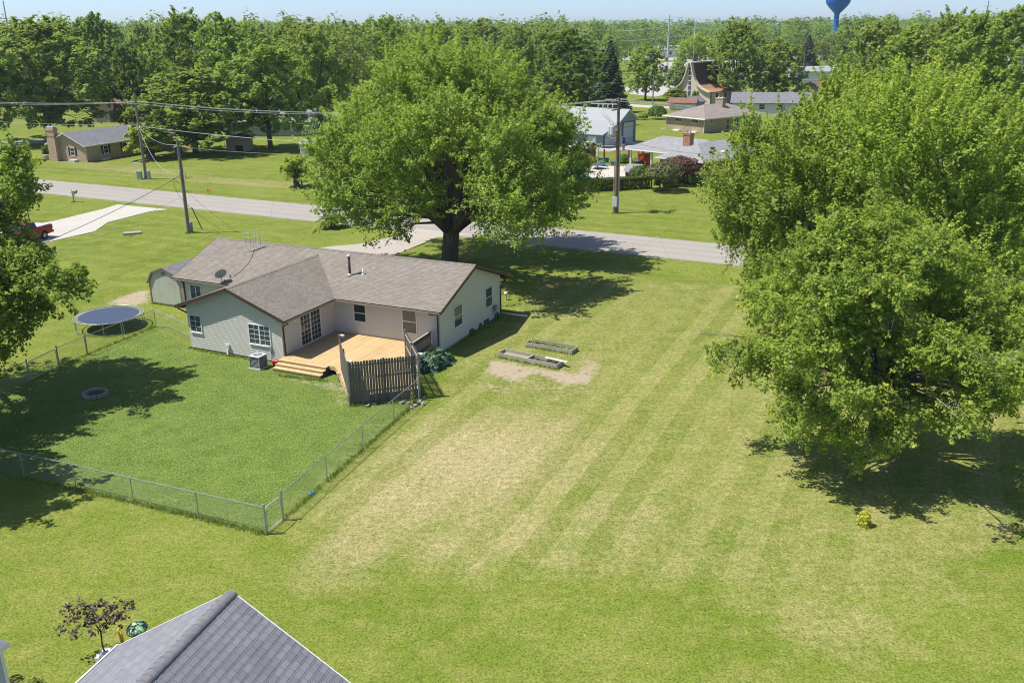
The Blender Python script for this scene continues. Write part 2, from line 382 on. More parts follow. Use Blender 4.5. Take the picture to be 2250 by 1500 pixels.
def plant(name, label, loc, mesh, tb, sx=1., sz=1., rz=0., mat=None, bark='bark', cat='tree', group=None):
    t = thing(name, label, cat, loc, rz, group); t.scale = (sx, sx, sz)
    c = bpy.data.objects.new('crown', mesh); COL.objects.link(c); c.parent = t
    if mat: c.material_slots[0].link = 'OBJECT'; c.material_slots[0].material = M[mat]
    if tb is not None:
        if isinstance(tb, MB): o = tb.build('trunk', bark, t, True)
        else: o = bpy.data.objects.new('trunk', tb); COL.objects.link(o); o.parent = t
    return t
TR = {}
def bgtree(key, px, Y, ytop, wpx, label, mat=None, rz=0., name='tree', cat='tree', bark='bark', group=None):
    """a tree standing on the ground at forward distance Y, its top at the height seen"""
    P = at_depth(px, Y); H = z_at(P, ytop); W = wpx*pj((P[0], P[1], H/2))[2]/FPX
    me, tb, w0, h0 = TR[key]
    return plant(name, label, P, me, tb, W/w0, H/h0, rz, mat, bark, cat, group)
def reg(key, mk, w0, h0):
    me, tb = mk()
    o = tb.build('trunk', 'bark', None, True); tm = o.data; bpy.data.objects.remove(o)
    co = np.empty(len(me.vertices)*3, np.float32); me.vertices.foreach_get('co', co); co = co.reshape(-1, 3)
    w_ = max(np.percentile(np.abs(co[:, 0]), 98.5), np.percentile(np.abs(co[:, 1]), 98.5))*2
    TR[key] = (me, tm, w_, np.percentile(co[:, 2], 99.8))
# ------------------------------------------------------------------ ground: one sheet with lawn, wear and bare soil
def axis(lo, hi, step, far0, far1, grow=1.22):
    a = list(np.arange(lo, hi+1e-6, step)); s = step; x = lo; L = []
    while x > far0: s *= grow; x -= s; L.append(x)
    s = step; x = a[-1]; H = []
    while x < far1: s *= grow; x += s; H.append(x)
    return np.array(L[::-1]+a+H)
gx, gy = axis(-62, 46, .4, -4000, 4000), axis(20, 132, .4, -300, 6000)
GX, GY = np.meshgrid(gx, gy); P2 = np.stack([GX.ravel(), GY.ravel()], 1)
RD0, RD1 = np.array([-57.2, 126.07]), np.array([16.73, 88.1])      # far edge of the road
rdir = (RD1-RD0)/np.linalg.norm(RD1-RD0); rnor = np.array([rdir[1], -rdir[0]]); rnor = rnor if rnor[1] < 0 else -rnor
dist = (P2-RD0)@rnor                                             # metres to the near side of the far edge
sw = 1/(1+np.exp(-(P2[:, 0]+5)/2.5))*1/(1+np.exp((P2[:, 0]-40)/4))
Z = -.30*np.exp(-((dist-12.2)/1.5)**2)*sw
def sdf(poly):
    d = np.full(len(P2), 1e9); ins = np.zeros(len(P2), bool); n = len(poly)
    for i in range(n):
        a, b = poly[i], poly[(i+1) % n]; e = b-a; q = P2-a
        t = np.clip((q@e)/(e@e), 0, 1); d = np.minimum(d, np.linalg.norm(q-t[:, None]*e, axis=1))
        c = (a[1] > P2[:, 1]) != (b[1] > P2[:, 1])
        with np.errstate(divide='ignore', invalid='ignore'): ins ^= c & (P2[:, 0] < (b[0]-a[0])*(P2[:, 1]-a[1])/(b[1]-a[1])+a[0])
    return np.where(ins, -d, d)
def pxpoly(L, z=0.): return np.array([gp(*p, z)[:2] for p in L])
def area(L, soft): return np.clip(.5-sdf(pxpoly(L))/soft, 0, 1)
def blobs(L):
    o = np.zeros(len(P2))
    for px, py, ra, rb, amp in L:
        c = gp(px, py)[:2]; q = P2-c; u = q@dA[:2]/ra; v = q@dB[:2]/rb
        o = np.maximum(o, amp*np.exp(-(u*u+v*v)*.7))
    return o
YARD = [(586, 1174), (623, 1142), (925, 880), (880, 800), (621, 805), (424, 768), (345, 718), (64, 836), (-60, 888), (-260, 960), (-70, 1030), (54, 1049), (168, 1074), (294, 1105), (437, 1138)]
lush = area(YARD, .5)
side = area([(640, 1165), (935, 885), (1010, 770), (1105, 700), (1180, 612), (1640, 620), (2400, 700), (2400, 1120), (1950, 1330), (1300, 1270), (800, 1265), (700, 1230)], 2.)
dry = blobs([(1050, 1010, 4.5, 6, 1.), (900, 1090, 3.2, 4.5, .85), (1170, 960, 3.2, 4.5, .75), (790, 1190, 1.6, 3, .75), (930, 960, 1.5, 3, .55), (1290, 1010, 2.6, 6, .5), (1450, 1020, 4, 8, .36),
             (1480, 860, 3, 9, .36), (1360, 1140, 4, 3.5, .5), (1100, 1150, 4, 3, .6), (1640, 1040, 4, 5, .4), (1830, 1370, 2.5, 2, .45), (980, 1190, 3, 2, .6), (1040, 1240, .5, .9, .7), (1560, 1120, 3, 3, .35), (2000, 1250, 3, 3, .3),
             (300, 375, 12, 3, .5), (520, 400, 16, 2.5, .55), (190, 365, 6, 3, .45), (1700, 1250, 5, 4, .3), (1480, 690, 2, 8, .25), (1620, 760, 2.5, 6, .3), (1240, 1220, 3, 1.5, .45)])
dry = np.maximum(dry, side*.36)
soil = np.zeros(len(P2))
for L, s, a in (([(1050, 790), (1120, 792), (1235, 812), (1315, 790), (1335, 800), (1290, 868), (1240, 890), (1100, 880), (1040, 850)], 1.5, .42), ([(1082, 788), (1120, 796), (1228, 814), (1300, 824), (1300, 842), (1245, 846), (1178, 820), (1128, 838), (1062, 818)], .5, 1.), ([(1287, 784), (1328, 795), (1305, 832), (1262, 818)], .6, .8), ([(1075, 836), (1108, 854), (1095, 864), (1072, 850)], .6, .75),
                ([(1120, 830), (1250, 852), (1250, 860), (1115, 838)], .5, .7), ([(1180, 866), (1240, 880), (1225, 886), (1175, 872)], .5, .6), ([(1300, 842), (1290, 856), (1260, 866), (1255, 858), (1284, 840)], .5, .7),
                ([(610, 824), (715, 842), (765, 838), (770, 880), (740, 860), (700, 852), (620, 834)], .8, .75), ([(738, 858), (768, 890), (760, 905), (735, 880)], .6, .6), ([(400, 762), (422, 772), (418, 782), (400, 775)], .6, .6),
                ([(230, 665), (262, 651), (328, 634), (332, 664), (300, 672), (240, 670)], .9, 1.), ([(238, 764), (272, 752), (275, 758), (242, 770)], .5, .65), ([(345, 690), (400, 690), (405, 700), (360, 706)], .7, .45),
                ([(340, 660), (440, 672), (440, 676), (340, 668)], .6, .7), ([(200, 1430), (232, 1428), (240, 1445), (205, 1475)], .4, .8), ([(268, 508), (315, 508), (310, 520), (265, 520)], 1., .5), ([(880, 880), (930, 872), (935, 890), (890, 905)], .5, .4)):
    soil = np.maximum(soil, a*area(L, s))
road_edge = np.maximum(np.exp(-((dist+.15)/.45)**2), np.exp(-((dist-7.9)/.45)**2))*.62; soil = np.maximum(soil, road_edge)
strA = np.clip((dist < -.5)*.9+area([(-200, 430), (370, 462), (700, 500), (820, 520), (480, 520), (330, 640), (160, 690), (0, 780), (-260, 850)], 3.)*.8, 0, 1)
me = bpy.data.meshes.new('lawn_ground'); nx, ny = len(gx), len(gy)
me.vertices.add(nx*ny); me.vertices.foreach_set('co', np.stack([P2[:, 0], P2[:, 1], Z], 1).ravel().astype(np.float32))
ii = (np.arange(ny-1)[:, None]*nx+np.arange(nx-1)[None, :]).ravel()
lv = np.stack([ii, ii+1, ii+nx+1, ii+nx], 1).astype(np.int32)
me.loops.add(lv.size); me.loops.foreach_set('vertex_index', lv.ravel()); me.polygons.add(len(lv)); me.polygons.foreach_set('loop_start', np.arange(0, lv.size, 4, dtype=np.int32)); me.update()
for k, v in (('lush', lush), ('dry', dry), ('soil', soil), ('mowB', side), ('mowA', strA)):
    me.attributes.new(k, 'FLOAT', 'POINT').data.foreach_set('value', v.astype(np.float32))
me.shade_smooth()
def lawn_mat():
    m, t, b = nt('lawn_grass'); p = objco(t)
    A = lambda k: N(t, 'ShaderNodeAttribute', attribute_name=k).outputs['Fac']
    def dot(v):
        n = N(t, 'ShaderNodeVectorMath', operation='DOT_PRODUCT'); t.links.new(p, n.inputs[0]); n.inputs[1].default_value = v; return n.outputs['Value']
    warp = mth(t, 'SUBTRACT', noise(t, p, .12, 2), .5)
    def swath(s, w, wa):
        x = mth(t, 'DIVIDE', mth(t, 'ADD', s, mth(t, 'MULTIPLY', warp, wa)), w); k = mth(t, 'FLOOR', x)
        wn = N(t, 'ShaderNodeTexWhiteNoise', noise_dimensions='1D'); t.links.new(k, wn.inputs['W'])
        alt = mth(t, 'MODULO', mth(t, 'ABSOLUTE', k), 2.)
        return mth(t, 'ADD', mth(t, 'MULTIPLY', alt, .55), mth(t, 'MULTIPLY', wn.outputs[0], .45))
    SB = swath(dot(tuple(dA)), 1.12, .5); SA = swath(dot(tuple(dB)), 1.5, 3.)
    n_big = noise(t, p, .11, 4, .6); n_mid = noise(t, p, .75, 4, .6); n_tuft = noise(t, p, 3.4, 5, .7); n_fine = noise(t, p, 11, 3, .65)
    g = mixc(t, ramp(t, n_big, [(.34, (0, 0, 0)), (.66, (1, 1, 1))]), (.122, .174, .020), (.176, .214, .038))
    g = mixc(t, ramp(t, n_mid, [(.42, (0, 0, 0)), (.72, (.8, .8, .8))]), g, (.228, .234, .060))
    g = mixc(t, A('lush'), g, mixc(t, ramp(t, n_fine, [(.40, (0, 0, 0)), (.75, (.8, .8, .8))]), mixc(t, ramp(t, n_mid, [(.35, (0, 0, 0)), (.68, (1, 1, 1))]), (.078, .132, .020), (.135, .188, .036)), (.19, .24, .07)))
    sb = mth(t, 'MULTIPLY', A('mowB'), mth(t, 'SUBTRACT', SB, .5)); sa = mth(t, 'MULTIPLY', A('mowA'), mth(t, 'SUBTRACT', SA, .5))
    # dry turf follows the mower's swaths, with ragged edges
    dn = mth(t, 'ADD', mth(t, 'MULTIPLY', mth(t, 'SUBTRACT', n_mid, .5), .55), mth(t, 'MULTIPLY', mth(t, 'SUBTRACT', n_tuft, .5), .8))
    d = mth(t, 'ADD', mth(t, 'ADD', A('dry'), mth(t, 'MULTIPLY', mth(t, 'MULTIPLY', A('dry'), sb), .5)), mth(t, 'MULTIPLY', dn, .62))
    dc = mixc(t, n_tuft, (.27, .235, .095), (.45, .375, .215))
    g = mixc(t, ramp(t, d, [(.16, (0, 0, 0)), (.95, (.92, .92, .92))]), g, dc)
    f = mth(t, 'ADD', 1., mth(t, 'ADD', mth(t, 'MULTIPLY', sb, .09), mth(t, 'MULTIPLY', sa, .20)))
    f = mth(t, 'ADD', f, mth(t, 'ADD', mth(t, 'MULTIPLY', mth(t, 'SUBTRACT', n_tuft, .5), 1.15), mth(t, 'MULTIPLY', mth(t, 'SUBTRACT', n_fine, .5), 2.35)))
    sc_ = N(t, 'ShaderNodeVectorMath', operation='SCALE'); t.links.new(g, sc_.inputs[0]); t.links.new(f, sc_.inputs['Scale'])
    g = sc_.outputs[0]
    s = mth(t, 'ADD', A('soil'), mth(t, 'ADD', mth(t, 'MULTIPLY', mth(t, 'SUBTRACT', n_mid, .5), .9), mth(t, 'MULTIPLY', mth(t, 'SUBTRACT', n_tuft, .5), 1.7)))
    g = mixc(t, ramp(t, s, [(.46, (0, 0, 0)), (.98, (1, 1, 1))]), g, mixc(t, n_fine, (.29, .23, .16), (.46, .38, .28)))
    # clover heads and dandelions
    vo = N(t, 'ShaderNodeTexVoronoi', i_Scale=1.7); t.links.new(p, vo.inputs['Vector'])
    dots = mth(t, 'MULTIPLY', mth(t, 'LESS_THAN', vo.outputs['Distance'], .05), mth(t, 'GREATER_THAN', n_big, .55))
    g = mixc(t, mth(t, 'MULTIPLY', dots, .55), g, (.62, .6, .42))
    t.links.new(g, b.inputs['Base Color']); b.inputs['Roughness'].default_value = .95; b.inputs['Specular IOR Level'].default_value = .08
    bump(t, b, mth(t, 'ADD', n_fine, mth(t, 'MULTIPLY', n_tuft, 1.5)), .55, .05)
    return m
me.materials.append(lawn_mat()); o = bpy.data.objects.new('lawn_ground', me); COL.objects.link(o); struct(o); o['label'] = 'mown lawn with dry tan stripes'

def road_mat(name, c, cr=.6, lanes=False):
    m, t, b = nt(name); p = objco(t)
    n1 = noise(t, p, .25, 4); n2 = noise(t, p, 22, 3, .7); n3 = noise(t, p, 1.6, 4)
    f = mth(t, 'ADD', .78, mth(t, 'ADD', mth(t, 'MULTIPLY', n1, .22), mth(t, 'ADD', mth(t, 'MULTIPLY', n2, .16), mth(t, 'MULTIPLY', n3, .06))))
    vm = N(t, 'ShaderNodeVectorMath', operation='SCALE'); vm.inputs[0].default_value = c; t.links.new(f, vm.inputs['Scale'])
    if lanes:
        dn_ = N(t, 'ShaderNodeVectorMath', operation='DOT_PRODUCT'); t.links.new(p, dn_.inputs[0]); dn_.inputs[1].default_value = (rnor[0], rnor[1], 0); u = mth(t, 'SUBTRACT', dn_.outputs['Value'], float(RD0@rnor)); ln = mth(t, 'COSINE', mth(t, 'MULTIPLY', u, 2*math.pi/1.9)); f = mth(t, 'ADD', f, mth(t, 'MULTIPLY', mth(t, 'MULTIPLY', ln, n1), -.085))
        dl = N(t, 'ShaderNodeVectorMath', operation='DOT_PRODUCT'); t.links.new(p, dl.inputs[0]); dl.inputs[1].default_value = (rdir[0], rdir[1], 0); jn = mth(t, 'LESS_THAN', mth(t, 'FRACT', mth(t, 'ADD', mth(t, 'DIVIDE', dl.outputs['Value'], 9.3), mth(t, 'MULTIPLY', n3, .03))), .008); f = mth(t, 'SUBTRACT', f, mth(t, 'MULTIPLY', jn, .16)); t.links.new(f, vm.inputs['Scale'])
    vo = N(t, 'ShaderNodeTexVoronoi', feature='DISTANCE_TO_EDGE', i_Scale=.11); wv = noise(t, p, .5, 3, .6, 1)
    t.links.new(mixc(t, .35, p, wv, 'ADD'), vo.inputs['Vector'])
    t.links.new(mixc(t, mth(t, 'MULTIPLY', mth(t, 'LESS_THAN', vo.outputs['Distance'], .0035), cr), vm.outputs[0], tuple(x*.45 for x in c)), b.inputs['Base Color'])
    b.inputs['Roughness'].default_value = .95; b.inputs['Specular IOR Level'].default_value = .15
    return m
M['chip'] = road_mat('chip_seal_road', (.325, .30, .268), .25, True); M['gravel'] = road_mat('pale_gravel', (.40, .36, .31), 0.); M['lot'] = road_mat('parking_asphalt', (.42, .40, .385))
def sheet(name, pts, z, mat, thick=.06):
    P = [(q[0], q[1]) for q in pts]
    return struct(MB().slab([(x, y, z) for x, y in P], thick, 0).build(name, mat))
a0, a1 = RD0-rdir*420, RD0+rdir*330
rd = MB(); K = 60
for k in range(K+1):
    c = a0+(a1-a0)*k/K
    for s, z in ((0, .015), (.5, .03), (3.85, .07), (7.2, .03), (7.7, .015)): q = c+rnor*s; rd.v.append((q[0], q[1], z))
rd.f = [(k*5+j, k*5+j+1, k*5+j+6, k*5+j+5) for k in range(K) for j in range(4)]; rd.m = [0]*len(rd.f)
o = struct(rd.build('road', 'chip', None, True)); o['label'] = 'pale chip sealed residential road'
sheet('concrete_driveway', pxpoly([(258, 450), (372, 461), (331, 465), (237, 489), (208, 509), (133, 526), (80, 538), (-60, 572), (-60, 520), (53, 498), (120, 486), (226, 460)]), .045, 'concrete')
sheet('gravel_driveway', pxpoly([(668, 552), (720, 543), (794, 536), (870, 520), (905, 508), (928, 497), (1090, 515), (1010, 519), (960, 523), (905, 545), (876, 558), (800, 578), (690, 580)]), .042, 'gravel')
# ground far behind, right of the big maple
sheet('side_street', pxpoly([(1365, 193), (1480, 183), (1490, 203), (1440, 213), (1385, 207)]), .05, 'lot')
sheet('church_path', pxpoly([(1375, 229), (1440, 233), (1500, 236), (1500, 240), (1440, 238), (1370, 234)]), .05, 'concrete')
sheet('far_road', pxpoly([(1330, 124), (1475, 125), (1620, 128), (1900, 118), (1900, 126), (1620, 138), (1475, 133), (1330, 134)]), .06, 'lot')
sheet('parking_lot', pxpoly([(1460, 137), (1575, 138), (1640, 150), (1600, 158), (1500, 156), (1430, 152)]), .06, 'lot')
sheet('garage_apron', pxpoly([(1300, 331), (1325, 325), (1395, 312), (1420, 313), (1445, 325), (1385, 328), (1340, 334)]), .05, 'concrete2')
sheet('left_side_street', pxpoly([(-80, 318), (100, 306), (105, 313), (-80, 330)]), .05, 'lot')

# ------------------------------------------------------------------ the ranch house
HO = np.array([-4.4, 56.7, 0])
aR, aI, aW, aL, b0, b1, bw, ZE, PM, OV, RK, ZF = .15, -7.97, -15.54, -21.15, -.77, 8.2, -6.32, 3.02, .37, .6, .39, .54
bm = (b0+b1)/2; hh = (b1-b0)/2+OV; ZR = ZE+PM*hh; am = (aI+aW)/2; hw = (aI-aW)/2+OV; ZW = ZE+PM*hw; bj = bm-(ZR-ZW)/PM
def HL(P): q = P-HO; return Vector((q@dA, q@dB, q[2]))
def HW(a, b, z=0.): return HO+dA*a+dB*b+np.array([0, 0, z])
house = thing('ranch_house', 'long cream sided ranch house with brown shingled roof and rear wing', 'house', HO, -AZ)
WT = 2.94
def siding(b, p0, p1, z0, z1, apex=None, course=.125, lip=.024):
    """lap boards from p0 to p1; apex = (fraction along, height) for a gable"""
    p0, p1 = Vector((*p0, 0)), Vector((*p1, 0)); d = p1-p0; L = d.length; u = d/L; n = Vector((u.y, -u.x, 0))
    def span(z):
        if apex is None or z <= z1: return 0., L
        f = (z-z1)/(apex[1]-z1); return L*apex[0]*f, L-(L*(1-apex[0]))*f
    z = z0; top = z1 if apex is None else apex[1]
    while z < top-1e-3:
        ze = min(z+course, top); s0, s1 = span(z); t0, t1 = span(ze)
        A = [p0+u*s0+n*lip, p0+u*s1+n*lip, p0+u*t1, p0+u*t0]
        b.add([(*A[0].xy, z), (*A[1].xy, z), (*A[2].xy, ze), (*A[3].xy, ze)], [(0, 1, 2, 3)])
        b.add([(*(p0+u*s0).xy, z), (*(p0+u*s1).xy, z), (*A[1].xy, z), (*A[0].xy, z)], [(0, 1, 2, 3)])
        z = ze
wl = MB(); f0 = .30
za = ZE+PM*(hh-.02)-.2; zaw = ZE+PM*(hw-.02)-.2
wt2 = ZE+PM*OV-.2
siding(wl, (aI, b0), (aR, b0), f0, WT+.1); siding(wl, (aL, b0), (aW, b0), f0, WT+.1)
siding(wl, (aI, bw), (aI, b0), f0, WT+.1); siding(wl, (aW, b0), (aW, bw), f0, WT+.1)
siding(wl, (aW, bw), (aI, bw), f0-.14, wt2, (.5, zaw)); siding(wl, (aR, b0), (aR, b1), f0-.12, wt2, (.5, za))
siding(wl, (aR, b1), (aL, b1), f0, WT+.1); siding(wl, (aL, b1), (aL, b0), f0, wt2, (.5, za))
wl.build('wall', 'siding', house)
fd = MB()
for x0, x1, y0, y1 in ((aL+.03, aR-.03, b0+.03, b1-.03), (aW+.03, aI-.03, bw+.03, b0+.02)): fd.bx(x0, x1, y0, y1, -.1, f0+.05)
fd.build('foundation', 'found', house)
for x, y in ((aR, b0), (aR, b1), (aI, bw), (aW, bw), (aL, b0)):
    sx = 1 if x in (aR, aI) else -1; cb = MB()
    cb.bx(x-.07*(sx > 0)-.0, x+.07*(sx < 0)+.0, y-.022, y, .2, WT); cb.bx(*(sorted((x, x+sx*.022))), *((y, y+.07) if y != b1 else (y-.07, y)), .2, WT)
    cb.build('corner_trim', 'siding', house)
rf = MB(); x0, x1 = aL-RK, aR+RK
def RZ(b): return ZE+PM*(hh-abs(b-bm))
rf.slab([(x0, b0-OV, ZE), (x1, b0-OV, ZE), (x1, bm, ZR), (x0, bm, ZR)], .12, 0, 1)
rf.slab([(x1, b1+OV, ZE), (x0, b1+OV, ZE), (x0, bm, ZR), (x1, bm, ZR)], .12, 0, 1)
wx0, wx1, yf = aW-OV, aI+OV, bw-RK
rf.slab([(am, yf, ZW), (wx0, yf, ZE), (wx0, b0-OV+.02, ZE), (am, bj+.02, ZW)][::1], .12, 0, 1)
rf.slab([(wx1, yf, ZE), (am, yf, ZW), (am, bj+.02, ZW), (wx1, b0-OV+.02, ZE)], .12, 0, 1)
for (p, q, nx_, ny_) in (((x0, bm, ZR), (x1, bm, ZR), 0, 1), ((am, yf, ZW), (am, bj, ZW), 1, 0)):      # ridge caps
    L = (Vector(q)-Vector(p)).length; n = int(L/.28); up_ = .035
    for k in range(n):
        s0 = Vector(p).lerp(Vector(q), k/n); s1 = Vector(p).lerp(Vector(q), (k+1)/n); o_ = Vector((nx_, ny_, 0))*.16; dz = Vector((0, 0, -.16*PM)); l0 = Vector((0, 0, .014)); l1 = Vector((0, 0, .028))
        rf.add([s0+l0, s1+l1, s1+o_+dz+l1, s0+o_+dz+l0], [(0, 1, 2, 3)] if nx_ == 0 else [(3, 2, 1, 0)]); rf.add([s0-o_+dz+l0, s1-o_+dz+l1, s1+l1, s0+l0], [(0, 1, 2, 3)] if nx_ == 0 else [(3, 2, 1, 0)])
rf.build('roof', ['roof', 'brown'], house)
sf = MB()                                                          # soffits
for q in ((aI+OV, x1, b0-OV, b0), (x0, aW-OV, b0-OV, b0), (aI, aI+OV, bw-RK, b0), (aW-OV, aW, bw-RK, b0), (x0, x1, b1, b1+OV)): sf.bx(*q, WT-.02, WT)
sf.build('soffit', 'brown', house)
def rake(name, a, b_):
    bb = MB(); a, b_ = Vector(a), Vector(b_); bb.beam(a-Vector((0, 0, .1)), b_-Vector((0, 0, .1)), .04, .2); bb.build(name, 'brown', house)
for xx in (x0, x1):
    sgn = .018 if xx == x1 else -.018
    rake('rake_board', (xx+sgn, b0-OV, ZE), (xx+sgn, bm, ZR)); rake('rake_board', (xx+sgn, b1+OV, ZE), (xx+sgn, bm, ZR))
rake('rake_board', (wx0, yf-.018, ZE), (am, yf-.018, ZW)); rake('rake_board', (wx1, yf-.018, ZE), (am, yf-.018, ZW))
def gutter(p, q, n):
    bb = MB(); p, q, n = Vector(p), Vector(q), Vector(n)
    bb.beam(p+n*.125+Vector((0, 0, -.075)), q+n*.125+Vector((0, 0, -.075)), .01, .11, 0); bb.beam(p+n*.07+Vector((0, 0, -.12)), q+n*.07+Vector((0, 0, -.12)), .11, .012, 0)
    bb.beam(p+n*.012+Vector((0, 0, -.07)), q+n*.012+Vector((0, 0, -.07)), .012, .1, 1); bb.beam(p+n*.065+Vector((0, 0, -.1)), q+n*.065+Vector((0, 0, -.1)), .1, .01, 1)
    bb.build('gutter', ['fascia', 'black'], house)
gutter((wx1, b0-OV, ZE), (x1, b0-OV, ZE), (0, -1, 0)); gutter((x0, b0-OV, ZE), (wx0, b0-OV, ZE), (0, -1, 0)); gutter((wx1, yf, ZE), (wx1, b0-OV, ZE), (1, 0, 0)); gutter((wx0, yf, ZE), (wx0, b0-OV, ZE), (-1, 0, 0)); gutter((x0, b1+OV, ZE), (x1, b1+OV, ZE), (0, 1, 0))
def spout(pts):
    bb = MB()
    for p, q in zip(pts, pts[1:]): bb.beam(p, q, .085, .065)
    bb.build('downspout', 'brown', house)
spout([(wx1+.07, yf+.2, ZE-.12), (wx1+.05, yf+.25, ZE-.25), (aI+.06, bw+.12, ZE-.55), (aI+.06, bw+.12, .3)])
spout([(wx0-.07, yf+.2, ZE-.12), (wx0-.02, yf+.25, ZE-.25), (aW-.06, bw+.12, ZE-.62), (aW-.06, bw+.12, .12), (aW-.12, bw-.12, .05)])
spout([(aR-.45, b0-OV-.07, ZE-.12), (aR-.42, b0-OV+.1, ZE-.28), (aR-.12, b0-.06, ZE-.36), (aR-.12, b0-.06, .3)])
spout([(aR+.28, b1+OV+.05, ZE-.12), (aR+.24, b1+.3, ZE-.45), (aR+.06, b1-.05, ZE-.8), (aR+.06, b1-.05, .2)])
spout([(aL+.5, b0-OV-.07, ZE-.12), (aL+.45, b0-OV+.1, ZE-.3), (aL+.12, b0-.06, ZE-.45), (aL+.12, b0-.06, .3)])
class Face:
    """a wall plane of a thing: u runs right as seen from outside, w outwards"""
    def __init__(s, par, p, u, rot=0.): s.par = par; s.p = Vector(p); s.u = Vector(u).normalized(); s.n = Vector((s.u.y, -s.u.x, 0))
    def at(s, u, w, z): q = s.p+s.u*u+s.n*w; return (q.x, q.y, z)
    def bar(s, b, u0, u1, z0, z1, w0, w1, m=0):
        vs = [s.at(u, w_, z) for z in (z0, z1) for u, w_ in ((u0, w0), (u1, w0), (u1, w1), (u0, w1))]
        b.add(vs, [(3, 2, 1, 0), (4, 5, 6, 7), (0, 1, 5, 4), (1, 2, 6, 5), (2, 3, 7, 6), (3, 0, 4, 7)][::1], m)
    def px(s, x, y, T):
        """pixel on this plane -> (u, z); T turns world to local"""
        return
def flip(b):
    b.f = [tuple(reversed(f)) for f in b.f]; return b
def window(F, u0, u1, z0, z1, grid=(1, 2), fr=.06, mid=None, frame='white', pane='glass', name='window', sill=True, bars=.022, parent=None):
    b = MB(); T = .065
    for q in ((u0, u1, z1-fr, z1), (u0, u1, z0, z0+fr), (u0, u0+fr, z0+fr, z1-fr), (u1-fr, u1, z0+fr, z1-fr)): F.bar(b, *q, 0, T)
    if sill: F.bar(b, u0-.03, u1+.03, z0-.035, z0-.002, 0, T+.03)
    nx_, nz_ = grid; iu0, iu1, iz0, iz1 = u0+fr, u1-fr, z0+fr, z1-fr
    if mid: F.bar(b, (u0+u1)/2-mid/2, (u0+u1)/2+mid/2, iz0, iz1, 0, T-.004)
    for i in range(1, nx_):
        u = iu0+(iu1-iu0)*i/nx_
        if mid and abs(u-(u0+u1)/2) < mid/2: continue
        F.bar(b, u-bars/2, u+bars/2, iz0, iz1, .036, .05)
    for k in range(1, nz_):
        z = iz0+(iz1-iz0)*k/nz_; hb = bars/2 if grid != (1, 2) else .028; F.bar(b, iu0, iu1, z-hb, z+hb, .035, .053)
    o = flip(b).build(name, frame, F.par)
    g = MB(); F.bar(g, iu0, iu1, iz0, iz1, .026, .037); flip(g).build('pane', pane, o)
    return o
def hpx(F, x, y):
    n = dA*F.n.x+dB*F.n.y; P = on(x, y, HW(F.p.x, F.p.y), n); l = HL(P)-F.p; return l.dot(F.u), l.z
FW_ = Face(house, (aW, bw, 0), (1, 0, 0)); FM = Face(house, (aI, b0, 0), (1, 0, 0)); FS = Face(house, (aI, bw, 0), (0, 1, 0)); FE = Face(house, (aR, b0, 0), (0, 1, 0)); FL = Face(house, (aL, b0, 0), (1, 0, 0))
def wpx(F, tl, br, **k):
    u0, z1 = hpx(F, *tl); u1, z0 = hpx(F, *br); return window(F, u0, u1, z0, z1, **k)
window(FW_, *[hpx(FW_, 414, 676)[0], hpx(FW_, 441, 690)[0]], 1.22, 2.42, grid=(2, 3), pane='glass_blue')
window(FW_, hpx(FW_, 543.5, 695)[0], hpx(FW_, 592, 705)[0], 1.05, 2.40, grid=(4, 4), mid=.09, pane='glass_blue')
window(FM, hpx(FM, 776, 664)[0], hpx(FM, 804, 670)[0], 1.42, 2.66); window(FM, hpx(FM, 883, 680)[0], hpx(FM, 915.5, 683)[0], 1.12, 2.72, pane='glass_blue')
window(FE, hpx(FE, 995, 672)[0], hpx(FE, 1014, 665)[0], 1.15, 2.62, pane='glass_blue'); window(FE, hpx(FE, 1065, 630)[0], hpx(FE, 1080, 622)[0], 1.20, 2.66, pane='glass_blue')
window(FL, hpx(FL, 417, 627)[0], hpx(FL, 442, 631)[0], 1.2, 2.5, grid=(2, 1), bars=.05, pane='glass_blue')
du0, du1 = hpx(FS, 656, 700)[0], hpx(FS, 703, 690)[0]
window(FS, du0, du1, ZF+.02, ZF+2.12, grid=(6, 6), fr=.09, mid=.11, name='sliding_door', sill=False)
for F, x, y in ((FS, 645, 708), (FS, 727, 668)):                   # twin floodlights under the eave
    u, z = hpx(F, x, y); b = MB(); F.bar(b, u-.09, u+.09, 2.62, 2.70, 0, .05)
    for s in (-.1, .1): p, q = F.at(u+s*.5, .05, 2.66), F.at(u+s*1.6, .2, 2.56); b.tube([p, q], [.045, .085], 8)
    b.build('floodlight', 'white', house)
for u in (du0-.75, du1+.9): b = MB(); FS.bar(b, u, u+.11, ZF+.35, ZF+.49, 0, .03); flip(b).build('outlet_cover', 'white', house)
b = MB(); u, z = hpx(FW_, 503, 770); FW_.bar(b, u-.14, u+.14, .42, .74, 0, .14); flip(b); b.tube([FW_.at(u, .1, .44), FW_.at(u+.1, .25, .1)], .06, 8); b.build('dryer_vent', 'siding', house)
b = MB(); u = hpx(FW_, 597, 775)[0]; FW_.bar(b, u-.09, u+.09, .78, 1.1, 0, .11); flip(b); b.tube([FW_.at(u, .05, .8), FW_.at(u, .05, .25), FW_.at(u-.2, .35, .06), FW_.at(u-.5, .5, .12)], .025, 6); b.build('disconnect_box', 'grey', house)
b = MB(); u = hpx(FE, 1085, 690)[0]; FE.bar(b, u-.16, u+.16, .75, 1.1, .06, .26); flip(b); b.tube([FE.at(u-.2, .1, 0), FE.at(u-.2, .12, 1.15), FE.at(u-.05, .15, 1.2)], .025, 6); b.tube([FE.at(u+.2, .1, 1.0), FE.at(u+.22, .1, .0)], .025, 6); b.build('gas_meter', 'grey', house)
